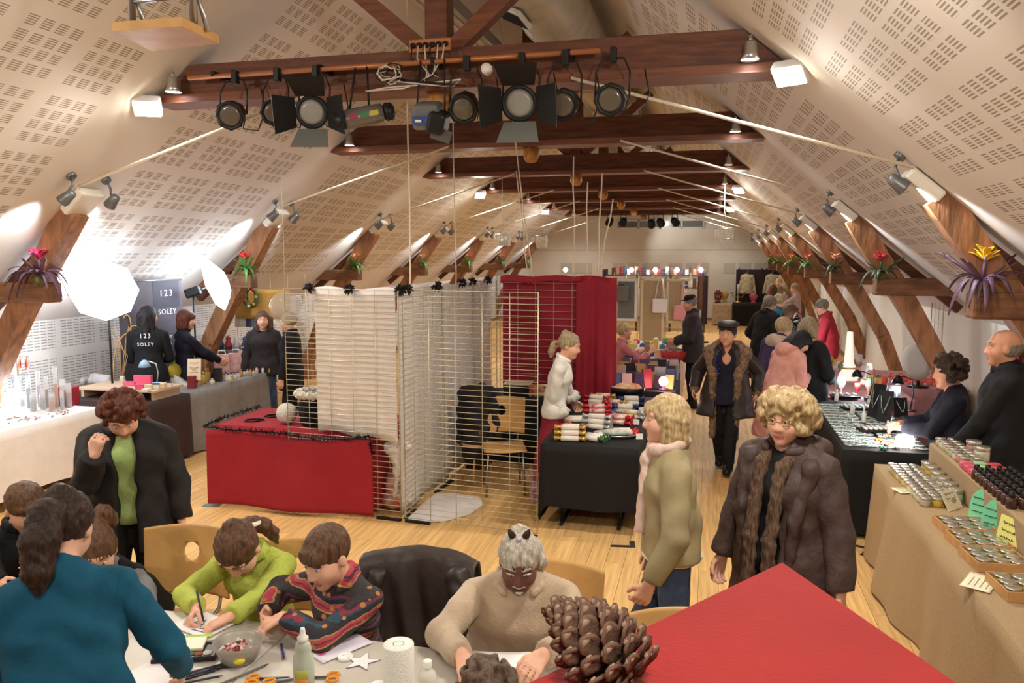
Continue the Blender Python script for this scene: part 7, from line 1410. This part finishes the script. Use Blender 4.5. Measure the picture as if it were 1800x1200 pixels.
for k in range(6): px, py = 1533 + (k % 2) * 14, 522 + (k // 2) * 9; one(MB().bbox((0, 0, 0), (.02, .16, .1), .006), 'spectacle_case', M_BLACKM, 'small black case hung on the right wall in two rows', 'case', Vector((3.08, 13.9 - (k % 2) * .3, 1.75 - .16 * (k // 2))), 0, 'black cases on the right wall')
one(MB().sheet(lambda u, v: (.02 * math.sin(u * 16), u * .7, 1.5 - 1.45 * v), 18, 8, .006), 'wall_curtain', cloth('red_wall', (150, 40, 50)), 'narrow red curtain on the right wall between two posts', 'curtain', (3.03, 8.9, 0))
dr = MB(); dr.box((X1 - .03, 7.7, .9), (.06, 1.1, 1.56 - .0)); struct(dr, 'door_1', M('white_door', (226, 220, 208), .5)); MB().tube([(X1 - .09, 7.25, .9), (X1 - .12, 7.25, .9), (X1 - .12, 7.36, .9)], .012, 6).build('door_handle', M_STEEL, bpy.data.objects['door_1'])
# ------------------------------------------------------------------ stalls in the middle of the hall
table('cracker table under the black cloth', -1.3, -.6, 6.62, 8.95, TT - .005, foot=True); tablecloth('black cloth over the cracker table', -1.36, -.54, 6.55, 9.0, TT, .03, C_BLKT, amp=.012, seed=15, hems=(.2, .12, .1, .06))
table('back table of the cracker stall', -2.42, -1.62, 8.6, 9.2, TT - .005); tablecloth('black cloth over the back table of the cracker stall', -2.46, -1.58, 8.56, 9.24, TT, .05, C_BLKT, amp=.012, seed=16)
ENDS = [M(f'foil_{k}', c, .25, metal=.5) for k, c in enumerate(((196, 44, 50), (196, 160, 80), (50, 60, 100), (190, 192, 190), (70, 110, 70)))]; TUBEP = [M(f'cracker_paper_{k}', c, .5, col2=c2, vscale=30) for k, (c, c2) in enumerate((((238, 234, 226), (226, 214, 196)), ((206, 60, 60), (236, 226, 214)), ((200, 170, 110), (236, 226, 200))))]
CRM_ = {}
def cracker(label, p, rz, e, w_, group):
    t = thing('christmas_cracker', label, 'cracker', p, rz, group)
    if ('c', w_) not in CRM_: CRM_['c', w_] = MB().cyl((-.075, 0, 0), (.075, 0, 0), .024, n=12).mesh('tube', TUBEP[w_])
    if ('e', e) not in CRM_: CRM_['e', e] = MB().lathe([(.022, 0), (.01, .014), (.012, .02), (.026, .06), (.023, .06), (.006, .022)], n=12, rot=Matrix.Rotation(R_(90), 3, 'Y'), wob=lambda a, z: .1 * math.sin(6 * a)).mesh('end_frill', ENDS[e])
    link('tube', CRM_['c', w_], t)
    for s in (0, 1): link('end_frill', CRM_['e', e], t, (.075 if s == 0 else -.075, 0, 0), (0, 0, s * math.pi))
EN = ['red', 'gold', 'navy', 'silver', 'green']; WN = ['white', 'red-patterned', 'gold-patterned']
def pile(cx, cy, n, rz, e, w_, where, z=TT):
    k = 0; rows = [3, 2, 1]; lay = 0
    while k < n:
        for j in range(min(rows[min(lay, 2)], n - k)): cracker(f'{WN[w_]} cracker with {EN[e]} ends {where}', (cx + (j - 1 + lay * .5) * .052 * math.sin(-rz), cy + (j - 1 + lay * .5) * .052 * math.cos(rz), z + .03 + lay * .044), rz, e, w_, f'crackers {where}'); k += 1
        lay += 1
for a in ((-1.14, 6.72, 6, .12, 1, 0, 'at the near left corner of the cracker table'), (-.95, 6.78, 3, -.3, 4, 0, 'behind the near left pile'), (-1.2, 7.12, 3, .1, 0, 0, 'by the hand of the stallholder'), (-.98, 7.25, 6, -.1, 3, 0, 'in the silver pile at mid-table'), (-.8, 7.5, 5, -.25, 0, 1, 'in the middle red pile'), (-1.05, 7.75, 6, .2, 0, 1, 'beyond the stallholder'), (-.8, 8.05, 5, .1, 2, 0, 'in the navy pile'), (-1.12, 8.25, 6, -.2, 0, 0, 'in the far red-ended pile'), (-.78, 8.5, 5, .15, 2, 0, 'at the far right of the table'), (-1.1, 8.65, 4, 0, 1, 2, 'at the far left of the table'), (-.72, 7.05, 3, .3, 0, 0, 'between the silver tray and the silver pile'), (-.72, 7.78, 4, -.1, 3, 2, 'right of the red pile'), (-1.22, 7.5, 3, .25, 4, 0, 'beside the skirt of the stallholder'), (-.95, 8.3, 4, .05, 1, 1, 'in the gap before the far piles'), (-1.8, 8.8, 6, .2, 1, 2, 'on the back table')): pile(*a)
ty = thing('oval_tray', 'silver oval tray at the near right of the cracker table', 'tray', PZ(1082, 766, TT + .006)); MB().lathe([(.08, .002), (.16, .006), (.19, .03), (.195, .03), (.165, .002)], n=32, sy=.7).build('dish', M_STEEL, ty); MB().ball((0, .0, .035), (.12, .08, .03), 16, 8).build('tissue_filling', M('tissue_pastel', (214, 210, 206), .6, col2=(150, 170, 150), vscale=20), ty)
one(MB().bbox((0, 0, .02), (.36, .3, .035), .015, (0, .02, 0)), 'starry_cloth', M('navy_stars', (40, 46, 76), .6, col2=(120, 130, 160), vscale=70), 'folded navy cloth with silver specks on the cracker table', 'cloth', PZ(1094, 728, TT + .006), .1)
gb = MB()
for k in range(6): gb.tube([(0, 0, .02), (.05 * math.cos(k), .05 * math.sin(k), .05), (.07 * math.cos(k + .4), .07 * math.sin(k + .4), .02), (0, 0, .01)], .009, 6)
one(gb, 'gold_bow', GOLD, 'gold ribbon bow on the navy cloth', 'bow', PZ(1098, 716, TT + .05))
for k, (px, py, lab) in enumerate(((1098, 742, 'white price tag left on the tray edge'), (1118, 746, 'white price tag right of the tray'), (1124, 772, 'white price tag hanging at the table corner'), (1128, 724, 'white price tag by the navy cloth'))): sign(lab, px, py, .06, .05, WHT, -20 + 20 * k, TT + .012, nm='price_tag')
boxy('large dark round box on the back table', 912, 690, .3, .3, .13, DRK, lid=CRM); boxy('stack of gold-striped boxes on the back table', 945, 695, .2, .16, .12, M('striped', (206, 170, 120), .5, col2=(160, 60, 50), vscale=20), 15); o = paper(890, 703, .26, .18, 15, 'white papers on the back table of the cracker stall', PAPER, TT + .004)
chair('plywood chair inside the wire booth', -1.95, 7.55, 200); 
ck = link('hanging_coat', sdf_mesh('hanging_coat', [RC((-.14, 0, .95), (.14, 0, .95), .06, .06, .05), RC((0, 0, .9), (0, .02, .3), .13, .17, .08), RC((.15, 0, .92), (.2, .03, .5), .06, .05, .04), RC((-.15, 0, .92), (-.2, .02, .45), .06, .05, .04)], .015, C_BLKJ, (.012, 20)), None, (-2.28, 7.75, 0)); tag(ck, 'dark coat draped on a stool inside the wire booth', 'coat')
st_ = thing('stool', 'plain stool under the dark coat in the booth', 'stool', (-2.28, 7.75, 0)); MB().lathe([(.16, .4), (.17, .41), (.17, .43), (0, .435)], n=20).build('seat', M_PLY, st_)
for k in range(4): MB().tube([(.1 * math.cos(k * 1.57), .1 * math.sin(k * 1.57), .4), (.17 * math.cos(k * 1.57), .17 * math.sin(k * 1.57), 0)], .012, 6).build('leg', M_PLY, st_)
boxy('clear plastic crate with red contents by the booth chair', 0, 0, .26, .2, .3, M('crate', (200, 190, 196), .3, col2=(170, 60, 80), vscale=8), 20, p=(-1.5, 7.35, 0))
# book and box stall
table('book table under the black cloth', -1.1, -.4, 9.45, 10.95, TT - .005); tablecloth('black cloth over the book table', -1.15, -.36, 9.4, 11.0, TT, .05, C_BLKT, amp=.012, seed=17)
def book(label, p, w_, d, h, m, rot, group):
    t = thing('book', label, 'book', p, 0, group, rot=rot); MB().box((0, 0, h / 2), (w_ * .94, d * .8, h * .96)).build('pages', PAPER, t)
    for s in (-1, 1): MB().bbox((0, s * d * .45, h / 2), (w_, d * .12, h), .001).build('cover', m, t)
    MB().bbox((-w_ / 2, 0, h / 2), (.004, d, h), .001).build('spine', m, t)
BKC = [('slate blue', (84, 92, 128)), ('wine red', (140, 36, 46)), ('grey', (150, 152, 158)), ('violet', (104, 76, 110)), ('mustard', (200, 160, 84)), ('pale pink', (220, 180, 170)), ('black', (40, 38, 44))]
rr = random.Random(61)
for k in range(48):
    c = BKC[(k * 5 + k // 7) % 7]; r_, q_ = k // 6, k % 6; book(f'{c[0]} boxed book standing on the book table', (-1.06 + .125 * q_ + rr.uniform(-.02, .02), 9.6 + .18 * r_, TT + .006), rr.uniform(.1, .14), rr.uniform(.025, .05), rr.uniform(.14, .24), MP('bk_' + c[0], c[1]), (rr.uniform(-.35, -.1), 0, rr.uniform(-.6, .6)), 'boxed books on the book table')
fb = thing('picture_stand', 'pale blue picture frame leaning at the left of the book table', 'frame', PZ(1063, 665, TT + .01), .4, rot=(-.2, 0, .4)); MB().box((0, 0, .14), (.16, .012, .22)).build('picture', DRK, fb)
for s in (-1, 1): MB().bbox((s * .09, 0, .14), (.025, .025, .28), .004).build('frame_side', MP('pale_blue', (150, 160, 180)), fb); MB().bbox((0, 0, .14 + s * .125), (.2, .025, .025), .004).build('frame_side', MP('pale_blue', (150, 160, 180)), fb)
rl = thing('glow_lamp', 'glowing rose-red lamp at the front of the book table', 'lamp', (-.5, 9.56, TT + .006)); MB().lathe([(.06, 0), (.065, .01), (.02, .02), (.02, .05)], n=16).build('base', MP('rosebase', (90, 60, 90)), rl); MB().ball((0, 0, .1), (.055, .055, .06), 16, 12).build('globe', M('rose_glow', (255, 160, 160), .4, emis=(255, 170, 160), estr=7), rl); lamp('POINT', 'rose_light', (0, -.1, .12), 3, (1, .6, .6), rl, None, .05)
bs = thing('fabric_basket', 'black basket with orange and cream fabrics before the books', 'basket', (-.88, 9.1, TT + .006)); MB().lathe([(.14, 0), (.19, .02), (.2, .09), (.19, .09), (.14, .02)], n=24, sy=.7).build('basket_rim', M_BLACKM, bs); link('fabric_filling', sdf_mesh('fabric_filling', [EL((0, 0, .07), (.17, .11, .05), None, .02), EL((.06, 0, .1), (.07, .06, .04), None, .02), EL((-.08, .02, .09), (.06, .05, .04), None, .02)], .01, M('scarf_mix', (236, 214, 180), .7, col2=(222, 110, 60), vscale=9), (.006, 30)), bs)
# colourful craft stall beyond
C_LACE = cloth('pale_lace', (222, 198, 186)); table('table under the pale cloth of the craft stall', -1.45, -.46, 12.25, 15.0, TT - .005); tablecloth('pale pink cloth over the colourful craft stall', -1.5, -.42, 12.2, 15.05, TT, .05, C_LACE, amp=.02, seed=18)
CLR = [('teal', (60, 130, 140)), ('white', (230, 226, 220)), ('red', (196, 54, 60)), ('blue', (70, 90, 160)), ('green', (120, 160, 80)), ('peach', (226, 170, 140)), ('yellow', (214, 190, 90))]
rr = random.Random(71)
for k in range(49):
    c = CLR[(k * 3 + k // 7) % 7]; x, y = -1.4 + .17 * (k % 7) + rr.uniform(-.03, .03), 12.35 + .36 * (k // 7)
    mb = MB(); kind = k % 3; h = rr.uniform(.06, .18)
    if kind == 0: mb.lathe([(.04, 0), (.055, .02), (.05, h * .7), (.03, h), (0, h)], n=12)
    elif kind == 1: mb.bbox((0, 0, h / 2), (.11, .08, h), .015)
    else: mb.ball((0, 0, h * .4), (.07, .06, h * .4), 12, 8)
    one(mb, ('craft_pot', 'craft_box', 'craft_bundle')[kind], MP('cr_' + c[0], c[1]), f'{c[0]} {("rounded pot", "small box", "soft bundle")[kind]} on the colourful craft stall', ('pot', 'box', 'bundle')[kind], (x, y, TT + .006), rr.uniform(0, 3), 'wares of the craft stall')
rb = thing('red_basket', 'shallow red basket at the aisle end of the craft stall', 'basket', (-.5, 12.42, TT + .006)); MB().lathe([(.15, 0), (.2, .02), (.23, .14), (.22, .14), (.15, .02)], n=20).build('basket_wall', MP('basket_red', (180, 50, 46)), rb); MB().ball((0, 0, .12), (.2, .2, .05), 14, 6).build('filling', M('basket_mix', (190, 150, 130), .7, col2=(110, 50, 50), vscale=12), rb)
# hung frames and bags on far grids
YG = 16.2
for k, (a, b, lab) in enumerate(((1080, 1122, 'wire grid at the far craft stall, left one'), (1126, 1170, 'wire grid at the far craft stall, middle one'), (1172, 1214, 'wire grid at the far craft stall, right one'))):
    A, B = PY(a, 480, YG), PY(b, 480, YG); wire_panel(lab, (A.x, YG, 0), (B.x, YG, 0), h=2.0, nv=3, step=.12, group='far wire grids', thin=1.6)
def hung_frame(label, x0, y0, x1, y1, m, fm, Y=YG - .06):
    A, B = PY(x0, y0, Y), PY(x1, y1, Y); w_, h = B.x - A.x, A.z - B.z; t = thing('hung_frame', label, 'frame', ((A.x + B.x) / 2, Y, B.z), 0, 'frames on the far grids'); MB().box((0, 0, h / 2), (w_ * .9, .015, h * .94)).build('panel', m, t)
    for s in (-1, 1): MB().bbox((s * w_ / 2, 0, h / 2), (.05, .03, h), .006).build('frame_side', fm, t); MB().bbox((0, 0, h / 2 + s * h / 2), (w_ + .05, .03, .05), .006).build('frame_side', fm, t)
LIN, WOODP = MP('linen', (172, 150, 116)), MP('pale_frame', (214, 198, 168))
hung_frame('white frame with grey purse panel on the far left grid', 1084, 492, 1117, 562, MP('greyp', (110, 112, 112)), WHT); hung_frame('tall pale frame with gabled top on the far grids', 1129, 490, 1164, 604, LIN, WOODP); hung_frame('narrower pale frame right of the white tote bag', 1174, 492, 1199, 566, LIN, WOODP)
for k, (px, y0, y1, c, lab, st_p) in enumerate(((1160, 524, 550, (232, 228, 226), 'white quilted tote bag hung on the far grid', 490), (1197, 536, 562, (220, 150, 156), 'pink tote bag hung on the far grid', 500), (1092, 502, 530, (110, 112, 108), 'grey purse hung on the far left grid', 498))):
    A, B = PY(px - 13, y0, YG - .14), PY(px + 13, y1, YG - .14); w_, h = B.x - A.x, A.z - B.z; t = thing('tote_bag', lab, 'bag', ((A.x + B.x) / 2, YG - .16, B.z), 0, 'bags on the far grids'); MB().bbox((0, 0, h / 2), (w_, .09, h), .03).build('bag_body', M(f'tote_{k}', c, .6, bump=.6, bscale=25, bdist=.03), t)
    zt_ = PY(px, st_p, YG).z - B.z; MB().tube([(-w_ * .3, 0, h), (-w_ * .12, .06, zt_), (w_ * .12, .06, zt_), (w_ * .3, 0, h)], .014, 6).build('strap', M(f'tote_{k}'), t)
# book shelves and lights before the end wall
YS = 25.0; A, B = PY(1062, 476, YS), PY(1240, 476, YS); bsf = thing('book_rack', 'long dark rack of wares with glowing bulbs before the end wall', 'rack', ((A.x + B.x) / 2, YS, 0)); W_ = B.x - A.x
for z in (1.35, 1.72): MB().bbox((0, 0, z), (W_, .4, .04), .005).build('shelf', MP('rackwood', (70, 56, 50)), bsf)
for s in (-1, -.33, .33, 1): MB().bbox((s * W_ / 2, 0, .95), (.05, .4, 1.9), .005).build('upright', MP('rackwood', (70, 56, 50)), bsf)
rr = random.Random(81)
for r_ in range(2):
    for k in range(26): c = [(120, 40, 44), (60, 60, 80), (190, 180, 170), (90, 60, 50), (160, 120, 90)][(k + r_) % 5]; boxy(['dark red box on the long far rack', 'blue-grey box on the long far rack', 'pale box on the long far rack', 'brown box on the long far rack', 'tan box on the long far rack'][(k + r_) % 5], 0, 0, .1, .12, rr.uniform(.14, .28), MP(f'rk{(k + r_) % 5}', c), 0, group='boxes on the long far rack', p=(A.x + .08 + (W_ - .16) * k / 25, YS - .1, 1.372 + r_ * .37))
for k, px in enumerate((994, 1110, 1152, 1190, 1232)):
    p = PY(px, 474, YS - .25); t = thing('rack_lamp', ['bright bulb standing alone left of the long rack', 'bright bulb on the long rack, leftmost of four', 'bright bulb on the long rack, second of four', 'bright bulb on the long rack, third of four', 'bright bulb at the right end of the long rack'][k], 'lamp', p, 0, 'bulbs on the far rack'); MB().ball((0, 0, 0), .07, 12, 8).build('bulb', M_GLOW, t); MB().tube([(0, .03, 0), (0, .12, -.06), (0, .14, -p.z + .02 if k == 0 else -.3)], .012, 6).build('stem', M_STEEL, t); lamp('POINT', 'rack_light', (0, -.12, .05), 6, COOL, t, None, .06)
p = PY(1234, 560, 22); dk = thing('scarf_stand', 'tall dark stand draped with brown scarves', 'stand', (p.x, 22, 0)); MB().cyl((0, 0, 0), (0, 0, 1.85), .02, n=8).build('pole', M_BLACKM, dk); MB().lathe([(.2, 0), (.2, .02), (0, .03)], n=16).build('foot', M_BLACKM, dk)
for k in range(6): a = k * 1.05; MB().sheet(lambda u, v: (.12 * math.cos(a) + (u - .5) * .16 * math.sin(a), .1 * math.sin(a) - (u - .5) * .16 * math.cos(a), 1.8 - 1.3 * v * (.7 + .3 * (k % 2))), 4, 6, .02).build('scarf', MP(f'scf{k % 3}', [(92, 62, 50), (120, 90, 76), (60, 50, 60)][k % 3]), dk)
# stalls before the end wall
A, B = PZ(1256, 533, TT), PZ(1282, 533, TT); table('beige-clothed small table before the end wall', .2, .72, 27.6, 28.3, TT - .005); tablecloth('beige cloth over the small table before the end wall', .16, .76, 27.55, 28.35, TT, .03, cloth('beige_cloth', (190, 168, 140)), seed=20)
table('long table under black cloth before the end wall', .86, 2.3, 27.5, 28.3, TT - .005); tablecloth('black cloth over the long table before the end wall', .8, 2.36, 27.45, 28.35, TT, .03, C_BLKT, seed=21)
for k, (x, y, c, h, lab) in enumerate(((.3, 27.9, (110, 50, 50), .42, 'dark red necklace bust, left on the beige table'), (.52, 27.95, (190, 160, 90), .4, 'gilded necklace bust, right on the beige table'), (.3, 27.65, (100, 40, 46), .22, 'low dark red bust at the front of the beige table'), (1.45, 27.8, (206, 90, 120), .34, 'pink hat stand on the black end table, left one'), (2.0, 27.8, (206, 80, 120), .5, 'pink hat stand on the black end table, right one'))):
    t = thing('necklace_bust', lab, 'bust', (x, y, TT + .006), 0, 'busts on the end tables'); MB().lathe([(.1, 0), (.1, .02), (.05, .04), (.1, h * .4), (.14, h * .7), (.09, h * .88), (.05, h), (0, h)], n=16, sy=.6).build('bust', MP(f'bust{k}', c), t); MB().tube([(.1 * math.cos(a), -.075, h * .7 + .08 * math.sin(a)) for a in np.linspace(3.3, 6.1, 9)], .012, 5).build('necklace', GOLD, t)
cb = thing('candelabra', 'golden candelabra with a white candle on the end table', 'candelabra', (.95, 27.9, TT + .006)); MB().lathe([(.12, 0), (.1, .03), (.02, .06), (.03, .2), (.015, .3)], n=14).build('stem', GOLD, cb); MB().cyl((0, 0, .3), (0, 0, .62), .03, n=10).build('candle', WHT, cb)
for s in (-1, 1): MB().tube([(0, 0, .2), (s * .12, 0, .18), (s * .2, 0, .26), (s * .2, 0, .34)], .016, 6).build('arm', GOLD, cb); MB().lathe([(.03, .33), (.05, .36), (.03, .38)], (s * .2, 0, 0), 10).build('cup', GOLD, cb)
for k, (px, w_, lab) in enumerate(((1318, .95, 'dark cloth-covered board behind the cream jackets, left one'), (1364, .8, 'dark cloth-covered board behind the cream jackets, right one'))):
    p = PY(px, 515, 28.9); t = thing('garment_board', lab, 'board', (p.x, 28.9, 0), 0, 'garment boards'); MB().bbox((0, .03, 1.1), (w_, .05, 1.5), .01).build('panel', MP('plumcloth', (52, 36, 44)), t)
    for s in (-1, 1): MB().bbox((s * w_ * .4, .1, .95), (.05, .05, 1.9), .01).build('post', MP('plumcloth', (52, 36, 44)), t)
for k, (px, lab) in enumerate(((1314, 'cream knitted jacket on a hanger, left one'), (1358, 'cream knitted jacket on a hanger, middle one'), (1379, 'cream knitted jacket on a hanger, right one'))):
    p = PY(px, 486, 28.75); t = thing('knitted_jacket', lab, 'jacket', (p.x, 28.79, .95), 0, 'cream jackets on hangers'); link('jacket_body', sdf_mesh('jacket_body', [RC((-.14, 0, .68), (.14, 0, .68), .05, .05, .05), RC((0, 0, .62), (0, 0, .1), .1, .11, .06, w=1.8), RC((.17, 0, .66), (.28, 0, .1), .05, .045, .04), RC((-.17, 0, .66), (-.28, 0, .1), .05, .045, .04), CUT((0, 0, .06), (0, 0, -1))], .02, cloth('cream_knit', (214, 200, 164), bump=.7, bscale=40), (.006, 18)), t); MB().tube([(-.16, 0, .72), (0, 0, .78), (.0, 0, .84), (.03, 0, .87)], .01, 5).build('hanger', WOODP, t)
# seats of those who sit
def high_stool(label, key, h):
    o = [o for o in COL.objects if o.get('label', '').startswith(key)][0]; x, y = o.location.x, o.location.y
    t = thing('bar_stool', label, 'stool', (x, y, 0)); MB().lathe([(.14, h - .03), (.17, h - .02), (.17, h), (0, h + .003)], n=20).build('seat', M_PLY, t); MB().tube([(.13 * math.cos(a), .13 * math.sin(a), h * .35) for a in np.linspace(0, 6.28, 13)[:-1]], .008, 5, closed=True).build('ring', M_CHROME, t)
    for k in range(4): MB().tube([(.1 * math.cos(k * 1.57 + .8), .1 * math.sin(k * 1.57 + .8), h - .03), (.17 * math.cos(k * 1.57 + .8), .17 * math.sin(k * 1.57 + .8), 0)], .01, 6).build('leg', M_CHROME, t)
high_stool('stool under the seated stallholder in rose shirt', 'seated blonde', .52); high_stool('stool under the seated woman in navy cardigan', 'curly brown-haired woman', .6); high_stool('stool behind the red curtain', 'dark-haired person half', .4)
for key, lab in (('child with light brown', 'low stool of the child at the front edge'), ('girl in lime', 'stool of the girl in lime'), ('boy in colourful', 'stool of the boy in the patterned jumper')): high_stool(lab, key, .36)
